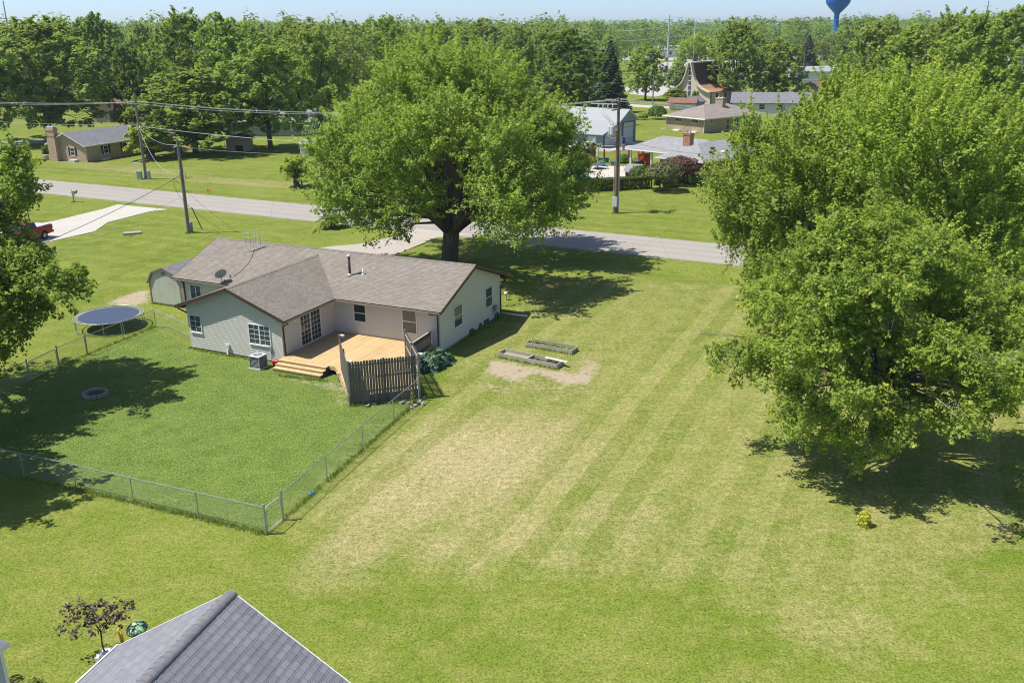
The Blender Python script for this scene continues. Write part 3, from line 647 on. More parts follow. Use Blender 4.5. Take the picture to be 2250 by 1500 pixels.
b = MB(); u = hpx(FE, 1068, 712)[0]; FE.bar(b, u-.4, u+.4, .06, .42, 0, .05); flip(b).build('basement_window', 'glass_blue', house)
def roofpt(x, y):
    n = np.array([0, 0, 0.])+dB*(-PM)+np.array([0, 0, 1.]); return HL(on(x, y, HW(0, b0-OV, ZE), n))
p = roofpt(769, 604.5); b = MB(); b.tube([p-Vector((0, 0, .1)), p+Vector((0, 0, 1.25))], .085, 12); b.tube([p+Vector((0, 0, 1.28)), p+Vector((0, 0, 1.36)), p+Vector((0, 0, 1.46))], [.15, .17, .03], 12, 1); b.tube([p-Vector((0, 0, .05)), p+Vector((0, 0, .12))], [.2, .1], 12, 1); b.build('flue_pipe', ['brown', 'lightgrey'], house, True)
p = roofpt(798, 602.5); b = MB(); b.tube([p-Vector((0, 0, .1)), p+Vector((0, 0, .36))], .055, 10); b.tube([p-Vector((0, 0, .06)), p+Vector((0, 0, .06))], [.15, .07], 10); b.build('vent_pipe', 'white', house, True)
p = roofpt(505, 610); b = MB(); b.tube([p-Vector((0, 0, .1)), p+Vector((0, 0, .1)), p+Vector((.12, 0, .16))], .05, 8); b.build('roof_vent', 'dark', house)
nW = dA*(-PM)*(1)+np.array([0, 0, 1.]); p = HL(on(500, 626, HW(wx0, b0, ZE), nW)); b = MB(); b.tube([p-Vector((0, 0, .1)), p+Vector((0, 0, .32))], .055, 10); b.build('vent_pipe', 'white', house, True)
# things fixed to the roof
P = roofpt(558.5, 549.5); an = thing('tv_antenna', 'silver television antenna standing on the house roof near its ridge', 'antenna', HW(*P), R(20))
b = MB(); b.tube([(0, 0, -.05), (0, 0, .95)], .022, 6)
for s in (-.45, .45): b.tube([(0, 0, -.02), (s, .3, -.12)], .015, 5)
b.build('mast', 'lightgrey', an)
b = MB()
for x in (-.55, -.2, .16, .5): b.tube([(x, 0, .15), (x, 0, 1.45)], .022, 5)
for k in range(5):
    z = .25+.26*k; b.tube([(-.75, .05, z), (-.2, .05, z)], .014, 4); b.tube([(.1, .05, z), (.7, .05, z)], .014, 4)
b.tube([(-.55, 0, .8), (.5, 0, .8)], .018, 5); b.build('grid_element', 'lightgrey', an)
q = roofpt(504, 611); b = MB(); pts = [HW(*roofpt(x, y)) for x, y in ((558, 551), (553, 566), (545, 580), (530, 596), (512, 608))]
tag(MB().tube([p+np.array([0, 0, .02]) for p in pts], .014, 4).build('antenna_cable', 'black'), 'thin black cable running down the roof from the antenna', 'cable')
P = roofpt(488, 621.5); ds = thing('satellite_dish', 'round grey satellite dish at the lower eave of the house roof', 'satellite dish', HW(*P), R(200))
b = MB(); b.tube([(0, 0, -.05), (0, .02, .25), (0, .1, .45)], .03, 6); b.box((0, 0, .02), (.2, .25, .03)); b.build('mount', 'grey', ds)
dn = Vector((.25, -.8, .52)).normalized(); b = MB(); prof = [(.0, 0), (.18, .02), (.32, .06), (.42, .11), (.43, .115)]
b.lathe(prof+[(.43, .1), (.3, .03), (.0, -.02)], 22); Q = dn.to_track_quat('Z', 'Y').to_matrix(); b.v = [tuple(Q @ Vector(v)+Vector((0, .1, .62))) for v in b.v]; b.build('dish', 'grey', ds, True)
b = MB(); e = Vector((0, .1, .5))+dn*.62+Vector((0, 0, -.1)); b.tube([(0, .1, .4), e], .018, 5); b.tube([e, e+Vector((0, 0, .04))-dn*.14], [.06, .05], 8); b.build('feed_arm', 'white', ds)
# ------------------------------------------------------------------ deck, steps, privacy fence, railing
def loc2(P): l = HL(P); return (l.x, l.y)
Q0, Q1, Q2, Q3 = (-3.35, -6.72), (-.35, -10.3), (2.60, -7.70), (-.33, -4.25)
DK = [(aI+.01, b0-.02), (-.45, b0-.02), Q3, Q2, Q1, (-3.9, -6.62), (aI+.01, -6.62)]
deck = thing('deck', 'new golden wood deck in the corner between house and rear wing', 'deck', HO, -AZ)
b = MB(); a = aI+.02
while a < 2.7:
    c = a+.07; ys = []
    for i in range(len(DK)):
        p, q = DK[i], DK[(i+1) % len(DK)]
        if (p[0] > c) != (q[0] > c): ys.append(p[1]+(q[1]-p[1])*(c-p[0])/(q[0]-p[0]))
    ys.sort()
    for y0, y1 in zip(ys[::2], ys[1::2]):
        if y1-y0 > .05: b.bx(a, a+.138, y0, y1, ZF-.038, ZF)
    a += .145
b.build('decking', 'deck', deck)
b = MB()
for p, q in zip(DK[1:], DK[2:]+DK[:1]):
    if p[1] > b0-.1 and q[1] > b0-.1: continue
    b.beam((*p, ZF-.15), (*q, ZF-.15), .04, .21)
b.build('rim_joist', 'tread', deck)
for x, y in ((-7.7, -6.3), (-4.2, -6.3), (-3, -7.4), (-.4, -9.9), (2.2, -7.6)): b = MB(); b.bx(x-.07, x+.07, y-.07, y+.07, -.1, ZF-.05); b.build('support_post', 'dark', deck)
st = thing('deck_steps', 'three wide golden wood steps going down from the deck to the lawn', 'steps', HO, -AZ)
for k in range(3):
    y1 = -6.64-.30*k; z1 = ZF-.005-.165*k-.0; b = MB(); b.bx(aI+.08-.0*k, -4.35, y1-.33, y1-.005 if k else y1, z1-.04, z1); b.build('tread', 'tread', st)
    b = MB(); b.bx(aI+.1, -4.37, y1-.30, y1-.265, z1-.165, z1-.042); b.build('riser', 'tread', st)
for x in (-4.37, aI+.06):
    b = MB(); sgn = 1 if x > -6 else -1
    P = [(-6.66, -.02), (-7.56, -.02), (-7.56, ZF-.37), (-7.26, ZF-.37), (-7.26, ZF-.21), (-6.96, ZF-.21), (-6.96, ZF-.045), (-6.66, ZF-.045)]
    b.add([(x, y, z) for y, z in P]+[(x+.035*sgn, y, z) for y, z in P], [tuple(range(8)), tuple(range(8, 16))[::-1]]+[(i, (i+1) % 8, 8+(i+1) % 8, 8+i) for i in range(8)]); b.build('stringer', 'dark' if sgn > 0 else 'tread', st)
pf = thing('privacy_fence', 'tall weathered grey picket privacy screen round the deck corner', 'privacy fence', HO, -AZ)
rd_ = random.Random(4)
def panel(p, q, z0, z1, spacing=.156, wd=.136, inner=True, boards=True, skip=None):
    p, q = Vector((*p, 0)), Vector((*q, 0)); d = (q-p); L = d.length; u = d/L; n = Vector((u.y, -u.x, 0)); b = MB(); k = 0; s = .12
    while s < L-.1:
        zt = z1+rd_.uniform(-.02, .02); zb = z0+rd_.uniform(-.015, .02); c = p+u*s+n*.06; h = wd/2; ti = rd_.uniform(-.006, .006)
        P = [(c-u*h, zb), (c+u*h, zb), (c+u*(h+ti), zt-.06), (c+u*(h-.03+ti), zt), (c-u*(h-.03-ti), zt), (c-u*(h-ti), zt-.06)]
        b.add([(*x.xy, z) for x, z in P]+[(*(x-n*.02).xy, z) for x, z in P], [tuple(range(6)), tuple(range(6, 12))[::-1]]+[(i, 6+i, 6+(i+1) % 6, (i+1) % 6) for i in range(6)])
        s += spacing
    b.build('picket_panel', 'old', pf)
    for z in (z0+.2, (z0+z1)/2, z1-.25):
        b = MB(); b.beam((*(p+n*.018).xy, z), (*(q+n*.018).xy, z), .04, .09); b.build('rail', 'oldlight', pf)
    if boards:
        b = MB()
        for k in range(3): b.beam((*(p+n*.045).xy, .1+.19*k), (*(q+n*.045).xy, .1+.19*k), .035, .18)
        b.build('skirt_board', 'old', pf)
    return u, n
u_, n_ = panel(Q1, Q2, ZF+.04, 2.6); panel(Q0, Q1, ZF-.05, 2.62, boards=True, spacing=.146); panel(Q2, Q3, ZF+.02, 2.6, spacing=.19)
for (x, y), z in ((Q0, 2.68), (Q1, 2.66), (Q2, 2.66), (Q3, 2.66), (((Q1[0]+Q2[0])/2, (Q1[1]+Q2[1])/2), 2.66), (((Q2[0]+Q3[0])/2, (Q2[1]+Q3[1])/2), 2.6), (((Q0[0]+Q1[0])/2, (Q0[1]+Q1[1])/2), 2.6)):
    b = MB(); b.box((x, y, z/2-.05), (.1, .1, z+.1), 0, math.atan2(u_.y, u_.x)); b.build('post', 'oldlight', pf)
for f0_, f1_, z in ((.17, .38, 1.62), (.66, .87, 1.78)):
    b = MB(); p = Vector((*Q1, 0)).lerp(Vector((*Q2, 0)), f0_)+n_*.09; q = Vector((*Q1, 0)).lerp(Vector((*Q2, 0)), f1_)+n_*.09
    b.beam((*p.xy, z), (*q.xy, z+.03), .03, .13); b.build('batten', 'oldlight', pf)
for x, y in (Q1, Q2, Q0):
    b = MB(); b.bx(x-.02, x+.22, y+.05, y+.2, 2.56, 2.66); b.build('light_fixture', 'white', pf)
dr = thing('deck_railing', 'low weathered grey railing closing the deck beside the hosta', 'railing', HO, -AZ)
p, q = (-.35, -3.9), (-.5, b0-.12)
b = MB(); b.beam((*p, ZF+.96), (*q, ZF+.96), .14, .04); b.build('handrail', 'oldlight', dr)
b = MB(); b.beam((*p, ZF+.86), (*q, ZF+.86), .04, .09); b.beam((*p, ZF+.12), (*q, ZF+.12), .04, .09); b.build('rail', 'old', dr)
b = MB()
for k in range(22): y = p[1]+(q[1]-p[1])*(k+.5)/22; x = p[0]+(q[0]-p[0])*(k+.5)/22; b.bx(x+.022, x+.06, y-.035, y+.035, ZF-.1, ZF+.94)
b.build('balusters', 'old', dr).name = 'baluster_row'
for f in (0, .98): b = MB(); b.bx(p[0]+(q[0]-p[0])*f-.05, p[0]+(q[0]-p[0])*f+.02, p[1]+(q[1]-p[1])*f-.05, p[1]+(q[1]-p[1])*f+.05, ZF-.1, ZF+.97); b.build('post', 'oldlight', dr)

# ------------------------------------------------------------------ things around the house
P = gp(569, 807); ac = thing('air_conditioner', 'grey slatted outdoor air conditioner unit standing below the wing wall', 'air conditioner', P, -AZ)
b = MB(); b.bx(-.46, .46, -.46, .46, -.02, .07); b.build('pad', 'concrete', ac)
b = MB(); b.bx(-.34, .34, -.34, .34, .07, .8); b.build('coil', 'dark', ac)
b = MB()
for k in range(9):
    z = .13+.08*k
    for s in (-1, 1): b.bx(-.375, .375, s*.355-.008, s*.355+.008, z, z+.028); b.bx(s*.355-.008, s*.355+.008, -.375, .375, z, z+.028)
for sx in (-1, 1):
    for sy in (-1, 1): b.bx(sx*.36-.025, sx*.36+.025, sy*.36-.025, sy*.36+.025, .07, .8)
b.build('louvre_cage', 'grey', ac)
b = MB(); n = 24
for k in range(n):
    a0_, a1_ = 2*math.pi*k/n, 2*math.pi*(k+1)/n; f = lambda a: min(.4/max(abs(math.cos(a)), 1e-6), .4/max(abs(math.sin(a)), 1e-6))
    b.add([(.27*math.cos(a0_), .27*math.sin(a0_), .86), (f(a0_)*math.cos(a0_), f(a0_)*math.sin(a0_), .84), (f(a1_)*math.cos(a1_), f(a1_)*math.sin(a1_), .84), (.27*math.cos(a1_), .27*math.sin(a1_), .86)], [(0, 1, 2, 3)])
    b.add([(f(a)*math.cos(a), f(a)*math.sin(a), z) for a in (a0_, a1_) for z in (.84, .79)], [(1, 0, 2, 3)][::1])
for k in range(8): a = math.pi*k/8; b.tube([(.28*math.cos(a), .28*math.sin(a), .862), (-.28*math.cos(a), -.28*math.sin(a), .862)], .008, 4)
b.lathe([(.0, .875), (.07, .875), (.08, .86)], 12); b.build('fan_grille', 'lightgrey', ac)
b = MB(); b.lathe([(0, .83), (.26, .83)], 20); b.build('fan_well', 'black', ac)
P = gp(605, 803); t = thing('toy_bucket', 'small bright red plastic bucket left beside the deck steps', 'bucket', P, 0)
M['red'] = plain('red_plastic', (.62, .03, .025), .45, .08); b = MB(); b.lathe([(0, .0), (.13, .0), (.19, .3), (.205, .3), (.205, .33), (.18, .33), (.12, .04), (0, .04)], 16); b.build('pail', 'red', t, True)
b = MB(); b.tube([(.2*math.cos(a), -.04-.1*math.sin(a), .31+.13*math.sin(a)) for a in np.linspace(0, math.pi, 9)], .012, 4); b.build('handle', 'white', t)
def small_leaves(n, R_, H_, leaf, seed, mat, dome=True, asp=.62):
    rs = np.random.RandomState(seed); d = unit(rs.normal(size=(n, 3))); d[:, 2] = np.abs(d[:, 2]); r = .45+.55*rs.rand(n)**.5
    pos = d*np.array([R_, R_, H_])*r[:, None]*(.86+.14*np.sin(d[:, :1]*7+d[:, 1:2]*5)); nor = unit(d*.8+np.array([0, 0, .5])+rs.normal(size=(n, 3))*.45)
    return leaf_mesh('crown', pos, nor, leaf*(.6+.8*rs.rand(n)), .1+.55*rs.rand(n)+.35*(rs.rand(n) > .8), mat, rs, asp)
hl = HW(.75, -2.75); hs = plant('hosta', 'big blue green hosta clump with broad leaves below the deck railing', hl, small_leaves(650, 1.25, .95, .36, 3, 'leafhosta', asp=.75), None, 1., 1., -AZ, cat='plant'); hs.scale = (.92, 1.45, 1.05)
P = HW(aR, b1-.3); t = thing('drain_pipe', 'white plastic drain pipe lying on the grass from the house corner', 'drain pipe', (0, 0, 0))
p, q = gp(1099, 690), gp(1158, 697.5); b = MB(); b.tube([p+[0, 0, .1], q+[0, 0, .1]], .075, 10); b.tube([p*.02+q*.98+[0, 0, .1], q+[0, 0, .1]], .095, 10); b.build('pipe', 'white', t, True)
P = gp(1112, 659); t = thing('utility_pedestal', 'short white utility post on shaded grass behind the house corner', 'utility post', P)
b = MB(); b.tube([(0, 0, -.05), (0, 0, .45)], .09, 10); b.build('stem', 'lightgrey', t); b = MB(); b.lathe([(0, .66), (.1, .64), (.14, .55), (.14, .44), (.09, .44)], 14); b.build('cap', 'white', t, True)
P = gp(745, 842); t = thing('outdoor_outlet', 'small white outlet box fixed low on the left privacy panel', 'outlet box', P+np.array([0, 0, .25])); b = MB(); b.box((0, 0, .28), (.16, .12, .3)); b.build('cover', 'white', t); b = MB(); b.tube([(0, 0, -.3), (0, 0, .15)], .025, 6); b.build('conduit', 'grey', t)
rr = random.Random(9)
def stone(px, py, s, label, seed):
    rs = np.random.RandomState(seed); b = MB(); b.box((0, 0, .3*s), (1.3*s, s, .75*s)); b.v = [tuple(np.array(v)+rs.normal(size=3)*.12*s) for v in b.v]
    return tag(b.build('stone', 'oldlight', None, False, gp(px, py)-np.array([0, 0, .1*s]), rs.rand()*3), label, 'stone', 'loose stones by the privacy fence')
for i, (x, y, s, l) in enumerate(((808, 893, .22, 'grey stone at the foot of the weathered privacy screen'), (823, 889, .18, 'square grey block against the privacy screen skirt'), (884, 886, .22, 'tan stone lying under the chain link top rail'), (898, 887, .18, 'stone nearest the last wooden fence post'), (921, 884, .2, 'stone right of the small weed at the fence end'),
                                  (931, 875, .19, 'stone in the slatted shadow of the fence'), (929, 889, .22, 'pale stone on mown grass at the fence corner'), (912, 893, .18, 'small stone between fence end and lawn'), (904, 897, .15, 'lowest small stone of the fence corner'))): stone(x, y, s, l, i)
wd = gp(908, 889); plant('weed', 'tall thin weed growing at the end of the chain link fence', wd, small_leaves(60, .16, .95, .13, 21, 'leafpale'), MB().tube([(0, 0, 0), (0, 0, .9)], .012, 4), cat='weed')

# raised beds
M['soil'] = plain('garden_soil', (.12, .09, .065), .95, .3); M['straw'] = plain('dry_straw', (.33, .28, .16), .95, .25, 4.)
def bed(label, fl, fr, br, z=.28, cells=1, fill='soil'):
    A, B_, C_ = gp(*fl), gp(*fr), gp(*br); u = B_-A; L = np.linalg.norm(u); u /= L; v = np.array([-u[1], u[0], 0]); Wd = max(.9, abs((C_-B_)@v)); rz = math.atan2(u[1], u[0])
    t = thing('raised_bed', label, 'raised bed', A, rz); th = .05
    for q in ((0, L, 0, th), (0, L, Wd-th, Wd), (0, th, th, Wd-th), (L-th, L, th, Wd-th)): b = MB(); b.bx(*q, -.05, z+rr.uniform(-.01, .02)); b.build('side_board', 'bedwood', t)
    for k in range(1, cells): b = MB(); b.bx(L*k/cells-.04, L*k/cells+.04, th, Wd-th, -.03, z-.01); b.build('divider', 'bedwood', t)
    for k in range(cells): b = MB(); b.bx(th+L*k/cells+(.04 if k else 0), L*(k+1)/cells-th, th, Wd-th, -.03, .09); b.build('fill', ['straw', 'soil'][k] if cells > 1 else fill, t)
    return t, L, Wd, A, rz
bed1 = bed('grey timber raised bed in two halves with a board across its corner', (1092, 784), (1224, 811), (1236, 804), .3, 2)
bed2 = bed('grey timber raised bed full of leafy plants, behind the two part bed', (1156, 761), (1257, 779), (1267, 773), .3, 1)
def lw(bd, x, y, z): c, s = math.cos(bd[4]), math.sin(bd[4]); return np.array([bd[3][0]+c*x-s*y, bd[3][1]+s*x+c*y, z])
p, q = lw(bed1, bed1[1]*.72, bed1[2]*.78, .33), lw(bed1, bed1[1]*1.08, bed1[2]*.70, .34)
M['palegreen'] = plain('pale_green_paint', (.55, .62, .56), .6, .1)
tag(MB().beam(p, q, .22, .03).build('loose_board', 'palegreen'), 'pale greenish board lying across the right end of the raised bed', 'board')
p, q = lw(bed1, bed1[1]*.02, bed1[2]-.03, .325), lw(bed1, bed1[1]*.62, bed1[2]+.01, .325)
pp = [('low spreading green plant at the left of the bed\'s right half', bed1, .60, .45), ('sparse green seedling near the divider of the two part bed', bed1, .66, .3), ('green leafy plant under the pale loose board', bed1, .80, .5), ('small leafy plant at the right end of the two part bed', bed1, .9, .3)]
for i, (l, bd, fx, fy) in enumerate(pp): plant('vegetable_plant', l, lw(bd, bd[1]*fx, bd[2]*fy, .09), small_leaves(70, .3, .24, .15, 40+i, 'leafbush'), None, cat='plant', group='plants in the raised beds')
wh = ['at its left end', 'second from its left end', 'third from its left end', 'just left of its middle', 'at its middle', 'just right of its middle', 'third from its right end', 'second from its right end', 'at its right end']
for k in range(9): plant('vegetable_plant', f'leafy plant in the rear raised bed, {wh[k]}', lw(bed2, bed2[1]*(k+.5)/9, bed2[2]*(.5+.12*(-1)**k), .09), small_leaves(90, .27, .34-.018*k, .17, 60+k, 'leafpale' if k % 3 == 2 else 'leaf2'), None, cat='plant', group='plants in the raised beds')
# fire pit, frisbee, yellow bush
P = gp(210, 867); fp = thing('fire_pit', 'low ring of grey stones with ash in the shaded back yard', 'fire pit', P)
for k in range(15):
    a = 2*math.pi*k/15; b = MB(); rs = np.random.RandomState(k); b.box((.62*math.cos(a), .62*math.sin(a), .07), (.15, .25, .2), 0, a); b.v = [tuple(np.array(v)+rs.normal(size=3)*.012) for v in b.v]; b.build('ring_stone', 'oldlight', fp)
b = MB(); b.lathe([(0, .035), (.55, .03)], 18); b.build('ash_bed', 'soil', fp)
M['blue'] = plain('blue_plastic', (.05, .27, .75), .4, .05); t = thing('flying_ring', 'blue plastic flying ring lying in the grass by the fence gate', 'flying ring', gp(685.5, 1084.5))
b = MB(); b.lathe([(.07, .03), (.09, .05), (.14, .045), (.15, .02), (.13, .015), (.07, .03)], 20); b.build('ring', 'blue', t, True)
plant('golden_shrub', 'small bright yellow shrub alone on the right hand lawn', gp(1899, 1154), small_leaves(420, .34, .86, .10, 5, 'leafyellow'), MB().tube([(0, 0, -.05), (0, 0, .5)], .02, 5), cat='shrub')
# trampoline
P = gp(239, 692, .9); P[2] = 0; tp = thing('trampoline', 'round trampoline with dark blue mat beside the chain link fence', 'trampoline', P)
M['mat'] = plain('trampoline_mat', (.055, .075, .125), .55, .06); RT_ = 2.32
b = MB(); b.lathe([(0, .9), (1.0, .895), (RT_-.3, .9)], 48); b.build('jumping_mat', 'mat', tp)
b = MB(); b.tube([(RT_*math.cos(a), RT_*math.sin(a), .92) for a in np.linspace(0, 2*math.pi, 49)], .035, 8, cap=False); b.build('frame_ring', 'galv', tp, True)
b = MB()
for k in range(80): a = 2*math.pi*k/80; b.tube([((RT_-.31)*math.cos(a), (RT_-.31)*math.sin(a), .9), ((RT_-.02)*math.cos(a), (RT_-.02)*math.sin(a), .92)], .012, 4)
b.build('springs', 'lightgrey', tp).name = 'spring_set'
for k in range(4):
    a = 2*math.pi*k/4+.5; b = MB(); p0, p1 = [(RT_*math.cos(a+s), RT_*math.sin(a+s)) for s in (-.28, .28)]
    b.tube([(*p0, .9), (*p0, .04), (p0[0]*.96, p0[1]*.96, .03), (p1[0]*.96, p1[1]*.96, .03), (*p1, .04), (*p1, .9)], .026, 6); b.build('leg', 'galv', tp)
# barn shed
c0, c1 = gp(330, 668), gp(412, 676); u = dA; Ws = 3.1
sh = thing('barn_shed', 'pale green barn shaped garden shed behind the left end of the house', 'shed', c0+dB*.2, -AZ)
M['shed'] = wood('shed_panel', (.42, .44, .35), (.48, .50, .41), .2, 1, .7); M['shedtrim'] = plain('shed_trim', (.20, .15, .12), .6, .1)
prof = [(0, 0), (3.1, 0), (3.1, 1.62), (2.62, 2.36), (1.55, 2.78), (.48, 2.36), (0, 1.62)]; Ls = 4.8
b = MB(); b.add([(x, 0, z+.12) for x, z in prof]+[(x, Ls, z+.12) for x, z in prof], [tuple(range(7)), tuple(range(7, 14))[::-1]]+[(i+1, i, 7+i, 8+i) for i in (0, 1)]+[(0, 6, 13, 7)]); b.build('wall', 'shed', sh)
b = MB(); rp = [(3.22, 1.55), (2.68, 2.42), (1.55, 2.86), (.42, 2.42), (-.12, 1.55)]
for (x0_, z0_), (x1_, z1_) in zip(rp, rp[1:]): b.slab([(x0_, -.1, z0_+.14), (x0_, Ls+.1, z0_+.14), (x1_, Ls+.1, z1_+.14), (x1_, -.1, z1_+.14)], .05)
b.build('roof', 'roof_slate', sh)
b = MB()
for (x0_, z0_), (x1_, z1_) in zip(rp, rp[1:]): b.beam((x0_, -.115, z0_+.08), (x1_, -.115, z1_+.08), .03, .13)
for x in (0.04, 3.06): b.bx(x-.05, x+.05, -.03, -.003, .1, 1.7)
b.build('gable_trim', 'shedtrim', sh)
b = MB(); b.bx(1.37, 1.73, -.03, -.004, 2.4, 2.62); b.build('gable_vent', 'shedtrim', sh)
b = MB(); b.bx(.02, 3.08, .02, Ls-.02, -.02, .12); b.build('skid', 'dark', sh)

# ------------------------------------------------------------------ chain link fence
def mesh_panel(b, p, q, z0, z1, sp=.08, wd=.0085):
    p, q = Vector(p), Vector(q); L = (q-p).length; u = (q-p)/L; H = z1-z0; n = int((L+H)/sp)
    for s in (1, -1):
        for k in range(n):
            x0_ = -H+k*sp; x1_ = x0_+H; za_, zb_ = 0., H
            if x0_ < 0: za_ = -x0_; x0_ = 0
            if x1_ > L: zb_ = H-(x1_-L); x1_ = L
            if zb_-za_ < .02: continue
            if s < 0: za_, zb_ = H-za_, H-zb_
            A, B_ = p+u*x0_, p+u*x1_; A = (A.x, A.y, z0+za_); B_ = (B_.x, B_.y, z0+zb_)
            dx = u*wd*.7
            b.add([A, (A[0]+dx.x, A[1]+dx.y, A[2]), (B_[0]+dx.x, B_[1]+dx.y, B_[2]), B_], [(0, 1, 2, 3)])
def fence(label, posts, ends, h=1.27):
    t = thing('chain_link_fence', label, 'fence', (0, 0, 0), 0, 'chain link fence runs round the back yard')
    for i, P in enumerate(posts):
        b = MB(); e = i in ends; b.cyl(P[0], P[1], -.1, h+(.09 if e else 0), .042 if e else .026, 8)
        if e: b.lathe([(.045, 0), (.055, .03), (.03, .08), (0, .09)], 8, (P[0], P[1], h+.07))
        b.build('post', 'galv', t)
    for p, q in zip(posts, posts[1:]):
        b = MB(); b.tube([(p[0], p[1], h), (q[0], q[1], h)], .02, 6, cap=False); b.build('top_rail', 'galv', t)
        b = MB(); mesh_panel(b, (p[0], p[1], 0), (q[0], q[1], 0), .03, h-.02); b.build('wire_mesh', 'wire', t)
    return t
def gate(label, p, q, h=1.22, z0=.1):
    t = thing('fence_gate', label, 'gate', (0, 0, 0)); p, q = Vector(p), Vector(q); u = (q-p).normalized(); a, c = p+u*.1, q-u*.1; r = .16
    P = [(a.x, a.y, z0), (a.x, a.y, h-r), *[((a+u*(r-r*math.cos(k))).x, (a+u*(r-r*math.cos(k))).y, h-r+r*math.sin(k)) for k in (.5, 1.0, 1.57)], *[((c-u*(r-r*math.sin(k))).x, (c-u*(r-r*math.sin(k))).y, h-r+r*math.cos(k)) for k in (.57, 1.07)], (c.x, c.y, h-r), (c.x, c.y, z0), (a.x, a.y, z0)]
    b = MB(); b.tube(P, .024, 6); b.build('gate_frame', 'lightgrey', t)
    b = MB(); mesh_panel(b, a, c, z0, h-.02); b.build('wire_mesh', 'wire', t)
    b = MB(); m_ = p.lerp(q, .96); b.box((m_.x, m_.y, .95), (.14, .05, .05)); b.tube([(p.x, p.y, .3), ((p+u*.12).x, (p+u*.12).y, .3)], .03, 6); b.tube([(p.x, p.y, 1.), ((p+u*.12).x, (p+u*.12).y, 1.)], .03, 6); b.build('latch', 'galv', t)
    return t
g0, g1 = gp(586, 1173.5), gp(623, 1142)
tl = thing('chain_link_fence', '', 'fence'); bpy.data.objects.remove(tl)
fence('chain link run from the gate back to the weathered privacy screen', [g1, gp(719, 1056), gp(798, 985), gp(866, 926), gp(921, 879)], (0, 4))
fence('chain link run along the front left edge of the fenced yard', [gp(-250, 984), gp(-150, 1004), gp(-50, 1025), gp(54, 1049), gp(168, 1074), gp(294, 1105), gp(437, 1138), g0], (7,))
gate('narrow chain link gate at the nearest corner of the fenced yard', g0, g1)
fence('chain link run between the house wing and the trampoline gate', [HW(aW-.1, bw+.6), gp(343, 718), gp(271, 746.5), gp(193, 779)], (0, 3))
k0, k1, k2 = gp(193, 779), gp(131, 806), gp(66, 837)
fence('short chain link piece right of the shaded double gate post', [k0*.97+k1*.03, k1], (1,))
gate('wide chain link gate in tree shade near the trampoline', k1, k2)
fence('chain link run leaving the left frame edge in deep tree shade', [k2, gp(0, 866), gp(-70, 899), gp(-150, 936)], (0,))

# ------------------------------------------------------------------ foreground: slate grey roof, its yard, the corner of the house on the left edge
NZ, NE, naz, nw, nal = 5.53, 3.17, R(16.25), 3.84, .2
NA = gp(507, 1298, NZ); nr = np.array([math.sin(naz), math.cos(naz), 0]); nq = np.array([math.cos(naz), -math.sin(naz), 0])
nh = thing('slate_roof_house', 'house with dark slate grey shingle roof at the bottom edge', 'house', NA-np.array([0, 0, NZ]), -naz)   # x to the right, y away along the ridge
Ln = 16.; b = MB()
for s in (-1, 1):
    q = [(0, 0, NZ), (s*nw, -nal, NE), (s*nw, -Ln, NE), (0, -Ln, NZ)]; q = q if s < 0 else q[::-1]
    if s < 0: b.slab(q, .1, 0, 1)
    else:                                                            # this side shows: real courses
        b.slab(q, .1, 0, 1); nC = 20; sl_ = Vector((nw, 0, NE-NZ))
        for k in range(nC):
            f0_, f1_ = k/nC, (k+1)/nC; lift = Vector(((NZ-NE), 0, nw)).normalized()
            A0 = Vector((nw*f0_, -nal*f0_, NZ+(NE-NZ)*f0_)); A1 = Vector((nw*f1_, -nal*f1_, NZ+(NE-NZ)*f1_))
            B0, B1 = Vector((A0.x, -Ln, A0.z)), Vector((A1.x, -Ln, A1.z)); th = .011
            b.add([A0+lift*.003, B0+lift*.003, B1+lift*th, A1+lift*th], [(0, 1, 2, 3)], 0); b.add([A1+lift*th, B1+lift*th, B1+lift*.002, A1+lift*.002], [(0, 1, 2, 3)], 1)  # butt faces coloured black to draw the shadow line under each course
b.build('roof', ['roof_blue', 'black'], nh)
b = MB(); n = int(Ln/.22); rs = np.random.RandomState(2)
for k in range(n):
    y0_, y1_ = -.22*k+.04, -.22*(k+1)-.05+.04; rr0, rr1 = .15, .165
    for (aa, ab_) in zip(np.linspace(0, math.pi, 9), np.linspace(0, math.pi, 9)[1:]):
        b.add([(rr_*1.15*math.cos(a), y, NZ-.105+rr_*.75*math.sin(a)) for y, rr_ in ((y0_, rr0), (y1_, rr1)) for a in (aa, ab_)], [(1, 0, 2, 3)], 0)
b.add([(.172*math.cos(a), .04, NZ-.105+.112*math.sin(a)) for a in np.linspace(0, math.pi, 9)], [tuple(range(9))], 0)
M['ridgecap'] = plain('ridge_cap_shingle', (.175, .175, .185), .9, .35, 6.)
b.build('ridge_cap', 'ridgecap', nh)
b = MB(); b.bx(-nw+.35, nw-.35, -Ln+.5, -nal-.3, -.1, NE+.05); b.build('wall', 'siding', nh)
b = MB(); b.beam((-nw-.03, -nal, NE-.04), (-nw-.03, -Ln, NE-.04), .05, .14); b.build('drip_edge', 'white', nh)
for s in (-1, 1): b = MB(); b.beam((0, .03, NZ-.1), (s*nw, -nal+.03, NE-.1), .04, .16); b.build('rake_board', 'white', nh)
P = gp(233, 1440)
def purple():
    lo = [(0, 0, 1.75, .45, .45, .35), (-.75, .1, 1.6, .5, .4, .26), (.8, 0, 1.85, .6, .4, .25), (-.3, -.2, 1.25, .5, .4, .22), (.35, .1, 1.4, .5, .4, .2), (-.55, .0, 2.05, .4, .35, .2), (.05, 0, 2.3, .12, .12, .2), (-.95, -.1, 1.3, .3, .3, .18)]
    return crown('crown', lo, 900, .12, 77, 'leafpurple', per=10, plen=.38, prad=.12, up=.1, inner=.3), limbs(lo, .03, 3, .45, 5, 2)
